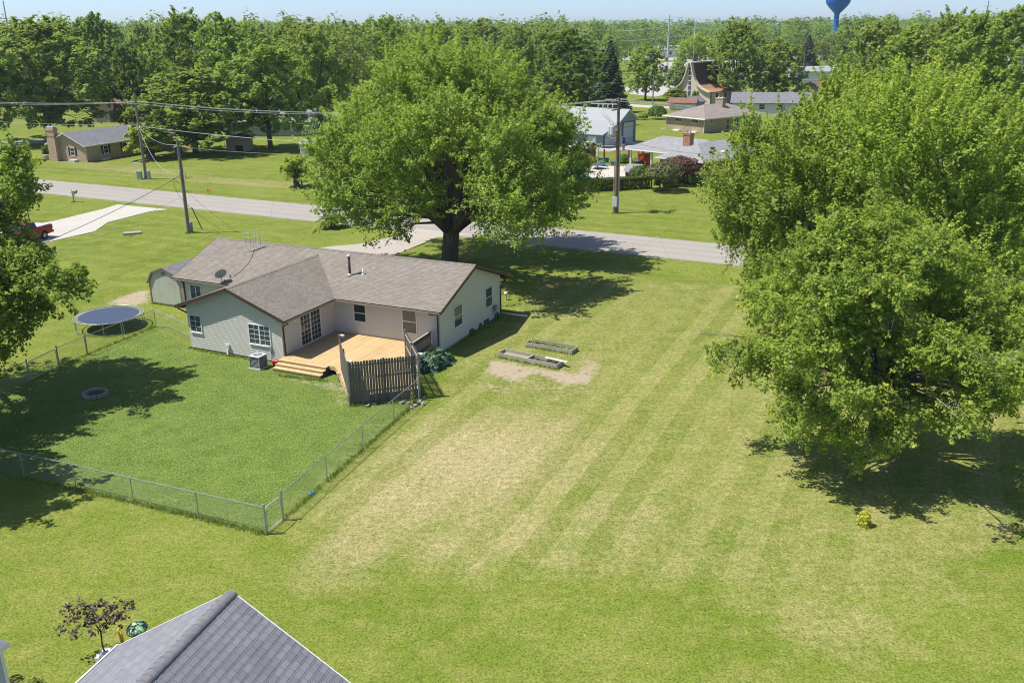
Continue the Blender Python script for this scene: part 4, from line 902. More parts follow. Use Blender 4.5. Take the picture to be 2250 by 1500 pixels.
me_, tb_ = purple(); plant('purple_leaf_tree', 'young purple leaved tree beside the slate grey roof', P, me_, tb_, 1.0, .95)
for i, (dx, dy, s) in enumerate(((.03, .05, .24), (-.12, -.1, .19), (.1, -.08, .17), (-.2, -.22, .14), (-.02, -.18, .15))):
    rs = np.random.RandomState(30+i); b = MB(); b.box((0, 0, .3*s), (1.1*s, s, .8*s)); b.v = [tuple(np.array(v)+rs.normal(size=3)*.13*s) for v in b.v]
    tag(b.build('stone', 'white', None, False, P+np.array([dx, dy, 0]), i), ['white stone right behind the young purple tree stem', 'white stone left of the purple tree stem', 'white stone between purple tree and roof edge', 'lowest left white stone under the purple tree', 'white stone below the purple tree stem'][i], 'stone', 'white stones round the purple tree')
M['yellow'] = plain('yellow_plastic', (.75, .42, .06), .45, .08); M['camo'] = None
m, t_, b_ = nt('camouflage_fabric'); n1 = noise(t_, objco(t_), 5., 3); t_.links.new(ramp(t_, n1, [(.40, (.05, .09, .05)), (.45, (.18, .36, .18)), (.56, (.2, .4, .2)), (.61, (.42, .52, .28))]), b_.inputs['Base Color']); M['camo'] = m
P = gp(300, 1440); ps = thing('play_vehicle', 'yellow framed play vehicle with green camouflage seat behind the roof', 'play equipment', P, R(-12))
for x in (-.55, .62):
    b = MB(); b.tube([(x, .15, -.02), (x-.02, .12, .55), (x-.05, .1, .95)], [.045, .05, .04], 8); b.tube([(x+.13, .05, -.02), (x+.06, .1, .55), (x, .1, .85)], .03, 6); b.build('yellow_upright', 'yellow', ps, True)
b = MB(); b.tube([(-.7, .0, .35), (.7, .0, .4)], .06, 8); b.build('yellow_axle', 'yellow', ps)
b = MB(); b.lathe([(0, .05), (.2, .035), (.33, -.02), (.36, -.08), (.3, -.05), (0, 0)], 18); Qm = Matrix.Rotation(R(12), 3, 'X'); b.v = [tuple(Qm @ Vector(v)+Vector((.02, .2, 1.0))) for v in b.v]; b.build('camouflage_seat', 'camo', ps, True)
b = MB(); b.tube([(-.2, .1, .45), (0, .18, .95)], .02, 6); b.tube([(.42, .1, .45), (.12, .18, .95)], .025, 6); b.build('seat_strut', 'palegreen', ps)
b = MB(); b.bx(-.5, .6, -.12, .1, .3, .42); b.build('chassis', 'black', ps)
# house corner at the left edge
M['bluewhite'] = plain('blue_white_siding', (.36, .42, .50), .5, .06)
EP = gp(46, 1612); EH = z_at(EP, 1424); ec = thing('neighbour_house', 'corner of a pale blue sided house at the bottom left edge', 'house', EP, R(-20))
b = MB(); b.bx(-6, 0, -6, 0, -.1, EH); b.build('wall', 'bluewhite', ec); b = MB(); b.bx(-.1, .012, -.1, .012, 0, EH-.02); b.build('corner_trim', 'white', ec)
b = MB(); b.slab([(-6.3, -6.3, EH+.16), (.16, -6.3, EH+.16), (.16, .16, EH+.16), (-6.3, .16, EH+.16)], .15, 1, 1); b.add([(-6.3, -6.3, EH+.165), (.16, -6.3, EH+.165), (.16, .16, EH+.165), (-6.3, .16, EH+.165), (-3, -3, EH+1.3)], [(0, 1, 4), (1, 2, 4), (2, 3, 4), (3, 0, 4)], 0); b.build('roof', ['roof_slate', 'white'], ec)
P = gp(36, 1496); b = MB(); b.tube([((.17+.025*math.sin(a*1.7))*math.cos(a), (.17+.025*math.cos(a*2.3))*math.sin(a), .03+.012*a/2) for a in np.linspace(0, 8*math.pi, 60)], .012, 5)
tag(b.build('garden_hose', 'black', None, True, P), 'black coiled hose on the grass beside the pale blue wall', 'hose')
plant('weed', 'pale leafy weed clump beside the coiled black hose', gp(70, 1505), small_leaves(150, .4, .3, .12, 8, 'leafpale'), None, cat='weed')

# longer grass the mower misses, along fences, walls and posts
def tufts():
    rs = np.random.RandomState(44); runs = [((623, 1142), (921, 879), 520), ((586, 1174), (437, 1138), 200), ((437, 1138), (294, 1105), 200), ((294, 1105), (54, 1049), 300), ((768, 893), (924, 881), 200), ((193, 779), (343, 718), 180), ((66, 837), (193, 779), 120), ((424, 768), (560, 792), 160), ((610, 826), (720, 838), 130), ((1091, 785), (1224, 812), 150), ((1156, 762), (1257, 780), 110), ((982, 765), (1098, 695), 260), ((331, 667), (400, 676), 70)]
    P_ = []
    for a, c, n in runs:
        a, c = gp(*a), gp(*c); f = rs.rand(n)[:, None]; P_.append(a+(c-a)*f+np.stack([rs.normal(size=n)*.07, rs.normal(size=n)*.07, 0*f[:, 0]], 1))
    for px, py, r, n in ((415, 513, .3, 60), (321, 394, .5, 60), (1353, 469, .4, 60), (1916, 992, .7, 140), (291, 515, .9, 90), (163, 445, .25, 40)):
        c = gp(px, py); a = rs.rand(n)*6.28; P_.append(c+np.stack([np.cos(a)*r, np.sin(a)*r, 0*a], 1)*(.7+.5*rs.rand(n))[:, None])
    P_ = np.concatenate(P_); P_ = np.repeat(P_, 3, 0)+rs.normal(size=(len(P_)*3, 3))*np.array([.05, .05, 0]); n = len(P_); h = .07+.15*rs.rand(n)**2; P_[:, 2] = h*.42
    a = rs.rand(n)*6.28; t_ = np.stack([np.cos(a)*.3, np.sin(a)*.3, np.ones(n)], 1); t_ = unit(t_); s_ = unit(np.cross(t_, rs.normal(size=(n, 3)))); hh_ = h[:, None]*.6; wv_ = .022
    V = np.stack([P_-t_*hh_, P_+s_*wv_, P_+t_*hh_, P_-s_*wv_], 1).reshape(-1, 3)
    me = bpy.data.meshes.new('grass_tufts'); me.from_pydata(V.tolist(), [], np.arange(4*n).reshape(-1, 4).tolist()); me.attributes.new('tint', 'FLOAT', 'POINT').data.foreach_set('value', np.repeat(rs.rand(n)*.9, 4).astype(np.float32)); me.materials.append(M['leafpale'])
    o = bpy.data.objects.new('grass_tufts', me); COL.objects.link(o); struct(o, 'stuff'); o['label'] = 'long uncut grass along fences and walls'
tufts()
# ------------------------------------------------------------------ neighbours: builders for simple houses (local x right, y away)
M['brick_tan'] = brick('blond_brick', (.40, .27, .16), (.50, .36, .23), (.45, .40, .34)); M['brick_buff'] = brick('buff_brick', (.36, .28, .17), (.42, .33, .21), (.40, .36, .29), .3, .09)
M['brick_red'] = brick('red_brick', (.26, .10, .06), (.33, .14, .085), (.35, .28, .24)); M['brick_orange'] = brick('orange_brick', (.36, .13, .07), (.42, .17, .09), (.4, .3, .25))
M['tanwall'] = plain('tan_siding', (.36, .28, .19), .7, .08); M['greywall'] = plain('grey_siding', (.26, .30, .31), .7, .06); M['bluewall'] = plain('blue_grey_siding', (.21, .26, .32), .6, .06); M['bluedoor'] = plain('pale_blue_door', (.40, .44, .50), .5, .05)
M['bluetrim'] = plain('dark_blue_trim', (.065, .10, .155), .55, .08); M['redwood'] = plain('dark_red_paint', (.20, .035, .03), .65, .12); M['redgate'] = plain('orange_red_paint', (.50, .085, .035), .6, .1); M['greenwall'] = plain('pale_green_siding', (.50, .52, .42), .7, .06)
M['browndoor'] = plain('dark_brown_door', (.06, .035, .028), .6, .1); M['amber'] = plain('amber_glazing', (.40, .28, .11), .3, .08); M['cream'] = plain('cream_stone', (.55, .49, .38), .8, .06); M['red_sign'] = plain('red_sign_face', (.55, .05, .03), .4, .05)
M['shutter'] = plain('black_shutter', (.03, .03, .04), .6, .1); M['bluefar'] = plain('blue_metal_wall', (.14, .24, .36), .5, .08); M['whitewall'] = plain('white_metal_wall', (.60, .62, .66), .55, .06)
def wallbox(b, x0, x1, y0, y1, h, gable=None, rise=0.):
    b.bx(x0, x1, y0, y1, -.15, h)
    if gable == 'x':
        ym = (y0+y1)/2
        for x in (x0, x1): b.add([(x, y0, h), (x, y1, h), (x, ym, h+rise)], [(0, 1, 2) if x == x1 else (0, 2, 1)])
    if gable == 'y':
        xm = (x0+x1)/2
        for y in (y0, y1): b.add([(x0, y, h), (x1, y, h), (xm, y, h+rise)], [(0, 1, 2) if y == y0 else (0, 2, 1)])
def gable_roof(b, x0, x1, y0, y1, h, rise, ov, ax='x', th=.14):
    s = rise/(((y1-y0) if ax == 'x' else (x1-x0))/2); ze = h-s*ov+.1; X0, X1, Y0, Y1 = x0-ov, x1+ov, y0-ov, y1+ov; zr = h+rise+.1
    if ax == 'x':
        ym = (y0+y1)/2; b.slab([(X0, Y0, ze), (X1, Y0, ze), (X1, ym, zr), (X0, ym, zr)], th, 0, 1); b.slab([(X1, Y1, ze), (X0, Y1, ze), (X0, ym, zr), (X1, ym, zr)], th, 0, 1)
    else:
        xm = (x0+x1)/2; b.slab([(X0, Y1, ze), (X0, Y0, ze), (xm, Y0, zr), (xm, Y1, zr)], th, 0, 1); b.slab([(X1, Y0, ze), (X1, Y1, ze), (xm, Y1, zr), (xm, Y0, zr)], th, 0, 1)
def hip_roof(b, x0, x1, y0, y1, h, rise, ov, th=.16):
    X0, X1, Y0, Y1 = x0-ov, x1+ov, y0-ov, y1+ov; W_, D_ = X1-X0, Y1-Y0; k = min(W_, D_)/2; zr = h+rise
    if W_ >= D_: r0, r1 = (X0+k, (Y0+Y1)/2, zr), (X1-k, (Y0+Y1)/2, zr)
    else: r0, r1 = ((X0+X1)/2, Y0+k, zr), ((X0+X1)/2, Y1-k, zr)
    A, B_, C_, D__ = (X0, Y0, h), (X1, Y0, h), (X1, Y1, h), (X0, Y1, h)
    if W_ >= D_: F_ = [[A, B_, r1, r0], [B_, C_, r1], [C_, D__, r0, r1], [D__, A, r0]]
    else: F_ = [[A, B_, r0], [B_, C_, r1, r0], [C_, D__, r1], [D__, A, r0, r1]]
    for f in F_: b.add(f, [tuple(range(len(f)))], 0)
    P = [A, B_, C_, D__]; Q = [(p[0], p[1], p[2]-th) for p in P]
    b.add(P+Q, [(i, 4+i, 4+(i+1) % 4, (i+1) % 4) for i in range(4)]+[(4, 7, 6, 5)], 1)
def chimney(par, x, y, z0, z1, sx, sy, mat, cap='oldlight'):
    b = MB(); b.bx(x-sx/2, x+sx/2, y-sy/2, y+sy/2, z0, z1, 0); b.bx(x-sx/2-.06, x+sx/2+.06, y-sy/2-.06, y+sy/2+.06, z1-.25, z1-.08, 0)
    b.bx(x-sx/2-.03, x+sx/2+.03, y-sy/2-.03, y+sy/2+.03, z1, z1+.06, 1)
    for s in (-.25, .25): b.cyl(x+s*sx, y, z1+.06, z1+.35, .12, 8, 1)
    return b.build('chimney', [mat, cap], par)
# --- tan brick house at the left, its long side along the grid, gable with chimney towards the camera
bo = gp(191, 357); bh = thing('brick_house', 'tan brick ranch house with big chimney and black shutters across the road', 'house', bo, -AZ)
BW, BL, BH, BR_ = 8.0, 19.0, 2.65, 1.75
b = MB(); b.bx(-BW, 0, 0, BL, -.15, BH); b.build('brick_wall', 'brick_tan', bh)
b = MB(); b.add([(-BW, .02, BH), (0, .02, BH), (-BW/2, .02, BH+BR_), (-BW, BL-.02, BH), (0, BL-.02, BH), (-BW/2, BL-.02, BH+BR_)], [(0, 1, 2), (4, 3, 5)]); b.build('gable_siding', 'tanwall', bh)
b = MB(); gable_roof(b, -BW, 0, 0, BL, BH, BR_, .45, 'y'); b.build('roof', ['roof_slate', 'white'], bh)
b = MB(); b.beam((.47, -.4, BH-.12), (.47, BL+.4, BH-.12), .1, .13); b.tube([(.45, -.1, BH-.2), (.06, .08, BH-.45), (.06, .08, .2), (.1, -.15, .02)], .05, 6); b.build('gutter', 'white', bh)
b = MB(); b.bx(-7.3, -5.55, -.75, 0, -.1, BH+.9, 0); b.bx(-7.25, -5.6, -.7, .05, BH+.9, 5.3, 0); b.bx(-7.33, -5.52, -.78, .13, 4.75, 5.05, 0); b.bx(-7.28, -5.57, -.73, .08, BH+1.15, BH+1.3, 1); b.bx(-7.2, -5.65, -.65, 0, 5.3, 5.38, 2)
for s in (-6.85, -6.05): b.cyl(s, -.33, 5.38, 5.6, .16, 10, 2)
b.build('chimney', ['brick_tan', 'brick_red', 'lightgrey'], bh)
Fg, Fe = Face(bh, (-BW, 0, 0), (1, 0, 0)), Face(bh, (0, 0, 0), (0, 1, 0))
for F, u in ((Fg, 4.75), (Fe, 3.6), (Fe, 7.6), (Fe, 12.5)):
    window(F, u, u+.95, .95, 2.2)
    for s in (-.42, 1.02): b = MB(); F.bar(b, u+s, u+s+.35, .9, 2.25, 0, .04); flip(b).build('shutter', 'shutter', bh)
for F, u in ((Fg, 4.9), (Fe, 2.7)): b = MB(); F.bar(b, u, u+1.3, -.02, .35, .02, .8); flip(b).build('window_well', 'lightgrey', bh)
tag(MB().lathe([(0, .8), (.3, .8), (.42, .72), (.42, 0), (0, 0)], 16).build('air_conditioner', 'grey', None, False, gp(102, 351)), 'round grey air conditioner on stones left of the brick chimney', 'air conditioner')
plant('round_bush', 'round green bush at the left corner of the brick house', gp(103, 338), small_leaves(500, 1.1, 1.7, .3, 11, 'leafbush'), None, cat='bush')
# --- brown roofed garage behind the brick house
bo = gp(283, 270); g = thing('brown_roof_garage', 'tan garage with brown roof and dark door behind the brick house', 'garage', bo, R(-14))
b = MB(); wallbox(b, -9, 0, 0, 8, 3.1, 'y', 1.9); b.build('wall', 'tanwall', g); b = MB(); gable_roof(b, -9, 0, 0, 8, 3.1, 1.9, .6, 'y'); b.build('roof', ['roof_brown', 'browndoor'], g)
b = MB(); b.bx(-4.7, -1.3, -.05, -.005, 0, 2.6); b.build('garage_door', 'browndoor', g); b = MB(); b.bx(-1.9, -1.4, -.09, -.052, 1.35, 1.75); b.build('door_sign', 'white', g)
# --- grey house far behind the shade trees, small tan shed, white shed
bo = gp(680, 300); g = thing('grey_house', 'grey sided house half hidden in shade behind the trees', 'house', bo, R(-6))
b = MB(); wallbox(b, -17, 0, 0, 9, 3., 'x', 1.9); b.build('wall', 'greywall', g); b = MB(); gable_roof(b, -17, 0, 0, 9, 3., 1.9, .5, 'x'); b.build('roof', ['roof_grey', 'white'], g)
F = Face(g, (-17, 0, 0), (1, 0, 0))
for u in (9.3, 12.2, 4.): window(F, u, u+1.2, 1.3, 2.6)
bo = gp(499, 334); g = thing('tan_shed', 'small tan gabled shed with dark opening under the trees', 'shed', bo, R(-8))
b = MB(); wallbox(b, 0, 3.4, 0, 3.2, 2.1, 'y', .75); b.build('wall', 'tanwall', g); b = MB(); gable_roof(b, 0, 3.4, 0, 3.2, 2.1, .75, .3, 'y'); b.build('roof', ['roof_brown', 'tanwall'], g); b = MB(); b.bx(1.6, 2.9, -.04, -.005, .1, 1.1); b.build('dark_opening', 'black', g); b = MB(); b.beam((-.35, -.2, 0), (-.1, -.1, 2.2), .25, .06); b.build('leaning_board', 'oldlight', g)
bo = gp(660, 342); g = thing('white_shed', 'small plain white shed left of the big maple crown', 'shed', bo, R(-3))
b = MB(); wallbox(b, 0, 3.2, 0, 2.6, 1.9, 'x', .5); b.build('wall', 'whitewall', g); b = MB(); gable_roof(b, 0, 3.2, 0, 2.6, 1.9, .5, .12, 'x'); b.build('roof', ['roof_light', 'white'], g); b = MB(); b.bx(1., 2.1, -.03, -.004, .05, 1.8); b.build('door', 'white', g)
g = thing('waste_bin', 'tall dark blue bin on the shaded lawn by a forked tree', 'waste bin', gp(394, 347), R(10)); b = MB(); b.add([(-.42, -.4, 0), (.42, -.4, 0), (.42, .4, 0), (-.42, .4, 0), (-.52, -.5, 1.7), (.52, -.5, 1.7), (.52, .5, 1.7), (-.52, .5, 1.7)], [(3, 2, 1, 0), (0, 1, 5, 4), (1, 2, 6, 5), (2, 3, 7, 6), (3, 0, 4, 7)]); b.build('bin_body', 'bluetrim', g); b = MB(); b.slab([(-.55, -.55, 1.76), (.55, -.55, 1.76), (.55, .55, 1.84), (-.55, .55, 1.84)], .07); b.build('lid', 'bluetrim', g)
sheet('brick_patio', [gp(*p)[:2] for p in ((392, 326), (424, 321), (428, 327), (396, 332))], .06, 'brick_orange')
g = thing('landscape_timber', 'grey timber edging in the lawn behind the tall utility pole', 'timber edging', (0, 0, 0)); p, q = gp(291, 361), gp(318, 367); b = MB(); b.beam((*p[:2], .15), (*q[:2], .15), .25, .35); b.build('timber', 'oldlight', g)
g = thing('rail_fence', 'short dark split rail fence beside the small round tree', 'fence', (0, 0, 0)); p, q = gp(664, 417), gp(698, 408)
for c in (p, q): b = MB(); b.cyl(c[0], c[1], -.1, 1.15, .11, 8); b.build('post', 'old', g)
for z in (.45, .95): b = MB(); b.tube([(*p[:2], z), (*q[:2], z-.05)], .06, 6); b.build('rail', 'old', g)

# --- blue grey garage with two doors
bo = gp(1396, 312); g = thing('blue_garage', 'tall blue grey garage with pale doors and a lower wing', 'garage', bo, R(-37))
GB, GF, GH = 0., -6.2, 4.1
b = MB(); wallbox(b, -17, 0, GF, GB, GH, 'x', 1.75); b.build('wall', 'bluewall', g); b = MB(); gable_roof(b, -17, 0, GF, GB, GH, 1.75, .5, 'x'); b.build('roof', ['roof_light', 'lightgrey'], g)
b = MB(); b.bx(-15, -.02, -11.3, GF, -.15, 2.5); b.add([(-.02, -11.3, 2.5), (-.02, GF, 2.5), (-.02, GF, 4.1), (-15, -11.3, 2.5), (-15, GF, 2.5), (-15, GF, 4.1)], [(0, 1, 2), (4, 3, 5)]); b.build('lower_wing', 'bluewall', g)
b = MB(); b.slab([(-15.4, -11.8, 2.4), (.4, -11.8, 2.4), (.4, GF-.01, 4.06), (-15.4, GF-.01, 4.06)], .14, 0, 1); b.build('wing_roof', ['roof_light', 'lightgrey'], g)
F = Face(g, (0, -11.3, 0), (0, 1, 0))
for nm, u0, u1, z1, zr in (('wide_door', .75, 4.6, 2.15, 1.7), ('tall_door', 6.9, 10.3, 3.65, 2.9)):
    b = MB(); F.bar(b, u0, u1, .02, z1, .005, .05); d_ = flip(b).build(nm, 'bluedoor', g)
    for k in range(4): b = MB(); w_ = (u1-u0)/4; F.bar(b, u0+w_*(k+.15), u0+w_*(k+.85), zr-.14, zr+.14, .052, .06); flip(b).build('door_pane', 'amber', d_)
    b = MB(); F.bar(b, u0-.4, u0-.02, -.1, z1+.2, .005, .07); F.bar(b, u1+.02, u1+.4, -.1, z1+.2, .005, .07); F.bar(b, u0-.02, u1+.02, z1+.02, z1+.2, .005, .07); flip(b).build('door_surround', 'bluetrim', g)
F = Face(g, (-15, -11.3, 0), (1, 0, 0))
for u in (12.1, 7.6, 3.5): window(F, u, u+1.7, .95, 2.0, grid=(2, 1), pane='whitewall' if u > 12 else 'glass')
# --- pool yard
o = sheet('pool_deck', pxpoly([(1240, 378), (1290, 367), (1345, 366), (1400, 367), (1402, 380), (1395, 394), (1330, 398), (1240, 402)]), .10, 'concrete2', .2)
m, t_, b_ = nt('pool_water'); n1 = noise(t_, objco(t_), 1.2, 3); t_.links.new(mixc(t_, n1, (.08, .33, .62), (.16, .45, .72)), b_.inputs['Base Color']); b_.inputs['Roughness'].default_value = .08; b_.inputs['Specular IOR Level'].default_value = .6; bump(t_, b_, n1, .15, .05); M['water'] = m
o = sheet('pool_water', pxpoly([(1215, 382), (1262, 375), (1292, 376), (1296, 380), (1283, 384), (1290, 389), (1312, 392), (1334, 395), (1334, 397), (1280, 401), (1215, 404)]), .115, 'water', .02)
for (px, py), l in (((1290, 376), 'pool ladder of white rails at the back of the pool'), ((1333, 393), 'pool ladder with paired steel rails by the utility pole')):
    P = gp(px, py); g = thing('pool_ladder', l, 'pool ladder', P, R(-10))
    for s in (-.28, .28): b = MB(); b.tube([(s, -.5, .0), (s, -.45, .7), (s, -.2, .95), (s, .1, .85), (s, .35, .1)], .03, 6); b.build('handrail', 'white', g)
g = thing('pump_house', 'low pool pump hut with grey roof and dark lattice front', 'shed', gp(1373, 393), R(-20)); b = MB(); b.bx(0, 1.75, 0, 2., 0, 1.15); b.build('wall', 'whitewall', g); b = MB(); b.slab([(-.2, -.25, 1.12), (1.95, -.25, 1.12), (1.95, 2.2, 1.75), (-.2, 2.2, 1.75)], .1, 0, 1); b.build('roof', ['roof_grey', 'white'], g)
b = MB(); b.bx(.1, 1.65, -.04, -.005, .05, .85); b.build('lattice_panel', 'browndoor', g)
g = thing('patio_table', 'dark round patio table with bench seats by the pool', 'table', gp(1313, 372), 0); b = MB(); b.lathe([(0, .78), (1.1, .76), (1.1, .72), (0, .72)], 16); b.build('tabletop', 'bluetrim', g)
b = MB(); b.cyl(0, 0, 0, .74, .05, 6); b.tube([(-.9, 0, .03), (0, 0, .4), (.9, 0, .03)], .03, 5); b.tube([(0, -.9, .03), (0, 0, .4), (0, .9, .03)], .03, 5); b.build('table_leg', 'dark', g)
for a in (0, 1.57, 3.14, 4.71): b = MB(); b.box((1.35*math.cos(a), 1.35*math.sin(a), .43), (.35, .9, .05), 0, a); b.build('bench_seat', 'bluetrim', g)
M['teal'] = plain('teal_glaze', (.03, .20, .23), .3, .1); M['bluepot'] = plain('blue_glaze', (.05, .15, .28), .3, .1)
for (px, py, mt), l in (((1324, 366, 'bluepot'), 'dark blue planter pot right of the patio table'), ((1332, 357, 'teal'), 'teal planter pot on the lawn before the pool fence'), ((1347.5, 365, 'bluepot'), 'blue planter pot left of the brown utility pole')):
    g = thing('planter_pot', l, 'plant pot', gp(px, py)); b = MB(); b.lathe([(0, 0), (.3, 0), (.42, .35), (.38, .65), (.45, .7), (.36, .68), (0, .6)], 14); b.build('pot', mt, g, True); b = MB(); b.lathe([(0, .63), (.34, .63)], 12); b.build('potting_soil', 'soil', g)
g = thing('pool_fence', 'wire fence with dark red posts behind the pool terrace', 'fence', (0, 0, 0)); FP = [gp(x, y) for x, y in ((1268, 350), (1304, 354), (1327, 357), (1354, 358), (1381, 359), (1412, 361))]
for P in FP: b = MB(); b.cyl(P[0], P[1], -.1, 2.0, .12, 8); b.build('post', 'redwood', g)
for p, q in zip(FP, FP[1:]):
    b = MB(); b.tube([(*p[:2], 1.85), (*q[:2], 1.85)], .06, 6); b.build('top_rail', 'oldlight', g); b = MB(); mesh_panel(b, (*p[:2], 0), (*q[:2], 0), .1, 1.8, .3, .012); b.build('wire_mesh', 'dark', g)
g = thing('front_pool_fence', 'dark rail fence standing in the clipped hedge by the utility pole', 'fence', (0, 0, 0)); FP = [gp(x, y) for x, y in ((1296, 424), (1362, 420), (1431, 415), (1450, 413))]
for P in FP: b = MB(); b.cyl(P[0], P[1], -.1, 1.55, .10, 8); b.build('post', 'browndoor', g)
for p, q in zip(FP, FP[1:]): b = MB(); b.tube([(*p[:2], 1.45), (*q[:2], 1.45)], .06, 6); b.build('top_rail', 'browndoor', g)
g = thing('white_column', 'slim white stacked column post inside the pool fence', 'post', gp(1313, 357)); b = MB()
for k in range(9): b.cyl(0, 0, .25*k, .25*k+.17, .16, 8)
b.cyl(0, 0, 0, 2.3, .1, 8); b.build('column', 'white', g)
g = thing('white_column', 'short plain white post left of the garage apron', 'post', gp(1305.5, 331)); b = MB(); b.cyl(0, 0, 0, 1.9, .16, 8); b.build('column', 'white', g)
g = thing('red_shed', 'dark red garden shed with pale roof beside the maple crown', 'shed', gp(1289, 353), R(-37)); b = MB(); wallbox(b, -3.2, 0, 0, 2.6, 2.1, 'x', .6); b.build('wall', 'redwood', g); b = MB(); gable_roof(b, -3.2, 0, 0, 2.6, 2.1, .6, .35, 'x'); b.build('roof', ['roof_light', 'white'], g); b = MB(); b.bx(-1.7, -.8, -.04, -.005, .05, 1.8); b.build('door', 'redwood', g)
g = thing('red_gate', 'orange red timber gate at the end of the pool fence', 'gate', gp(1414, 362), R(-20)); b = MB()
for x0_, x1_, z0_, z1_ in ((-.95, -.75, 0, 2.0), (.8, .95, 0, 1.9), (-.75, .8, 1.55, 1.75), (-.75, .8, .1, .3)): b.bx(x0_, x1_, -.06, .06, z0_, z1_)
b.build('gate_frame', 'redgate', g); b = MB(); b.bx(-.75, .8, .0, .04, .3, 1.55); b.build('gate_panel', 'redgate', g); b = MB(); b.beam((-.7, -.04, .35), (.75, -.04, 1.5), .04, .14); b.build('brace', 'browndoor', g)
g = thing('grill', 'dark patio grill with a silver lid before the red gate', 'grill', gp(1405, 367), R(10)); b = MB(); b.bx(-.6, .6, -.3, .3, .3, .85); b.build('cabinet', 'dark', g); b = MB(); b.lathe([(0, .45), (.25, .4), (.36, .15), (.36, 0)], 12, (-.35, 0, .85)); b.build('lid', 'lightgrey', g, True)
g = thing('porch_chair', 'dark blue high backed chair under the porch roof', 'chair', gp(1422, 361), R(15)); b = MB(); b.bx(-.35, .35, -.35, .35, .4, .48); b.build('seat', 'bluetrim', g); b = MB(); b.bx(-.35, .35, .3, .38, .48, 1.4); b.build('backrest', 'bluetrim', g)
for x in (-.3, .3):
    for y in (-.3, .3): b = MB(); b.bx(x-.03, x+.03, y-.03, y+.03, 0, .4); b.build('leg', 'bluetrim', g)
# --- red brick house with big grey hip roof (corner towards us)
bo = gp(1548, 357, 2.75); bo[2] = 0; g = thing('hip_roof_house', 'red brick house with broad grey hip roof and open porch by the pool', 'house', bo, R(-46))
b = MB(); b.bx(-7.6, -.5, .5, 15, -.15, 2.7); b.build('wall', 'brick_red', g)
b = MB(); hip_roof(b, -8.1, 0, 0, 15.5, 2.75, 1.75, 0); b.build('roof', ['roof_grey', 'white'], g)
b = MB(); hip_roof(b, -17., -1.5, 4.4, 12.2, 2.77, 1.75, 0); b.build('porch_roof', ['roof_grey', 'white'], g)
b = MB(); b.bx(-11.5, -7.6, 7.5, 11.8, -.1, 2.6); b.build('porch_wall', 'whitewall', g)
for x in (-16.3, -12.5, -8.9): b = MB(); b.bx(x-.12, x+.12, 4.9, 5.14, -.1, 2.7); b.build('porch_post', 'lightgrey', g)
chimney(g, -6.4, 5.2, 3., 5.6, 1.15, .95, 'brick_orange'); b = MB(); b.bx(-7.03, -5.77, 4.68, 5.72, 3.2, 3.85); b.build('chimney_flashing', 'lightgrey', g)
for x, y, mt in ((-2.4, 5.2, 'dark'), (-1.3, 6.2, 'white'), (-1.6, 3.8, 'dark')): b = MB(); z = 2.75+1.75*min(-x, y)/4.05; b.lathe([(0, .28), (.3, .25), (.34, .12), (.2, -.1)], 10, (x, y, z)); b.build('roof_vent', mt, g)
for (px, py), l in (((1500, 403), 'dark red garden door panel between the rust domed tree and bushes'),):
    P = gp(px, py); q = thing('garden_door', l, 'door', P, R(-15)); b = MB(); b.bx(-.6, .6, 0, .08, 0, 1.9); b.build('door_panel', 'redwood', q); b = MB(); b.bx(-.75, -.6, -.03, .1, 0, 2.0); b.bx(.6, .75, -.03, .1, 0, 2.0); b.build('door_jamb', 'browndoor', q); b = MB(); b.lathe([(0, .2), (.14, .12), (.14, -.1), (0, -.14)], 8, (-.35, -.1, 1.9)); b.build('lamp', 'white', q)
# flag
P = gp(1365.5, 352); g = thing('flagpole', 'short white flagpole with a hanging american flag behind the utility pole', 'flagpole', P); b = MB(); b.cyl(0, 0, 0, 3.6, .045, 6); b.build('pole', 'white', g)
m, t_, b_ = nt('striped_flag'); sx = N(t_, 'ShaderNodeSeparateXYZ'); t_.links.new(objco(t_), sx.inputs[0]); k = mth(t_, 'MODULO', mth(t_, 'FLOOR', mth(t_, 'MULTIPLY', sx.outputs[0], 13.)), 2.)
c_ = mixc(t_, k, (.55, .05, .06), (.72, .70, .70)); c_ = mixc(t_, mth(t_, 'GREATER_THAN', sx.outputs[2], 2.55), c_, (.04, .07, .22)); t_.links.new(c_, b_.inputs['Base Color']); M['flag'] = m
b = MB(); n = 10
for i in range(n):
    for k in range(6):
        f = lambda a, z: ((.05+.08*a+.03*math.sin(z*3)), .09*math.sin(a*1.9+z), 1.45+z*.33)
        b.add([f(i, k), f(i+1, k), f(i+1, k+1), f(i, k+1)], [(0, 1, 2, 3)])
b.v = [(x*.62, y, z) for x, y, z in b.v]; b.build('flag', 'flag', g)
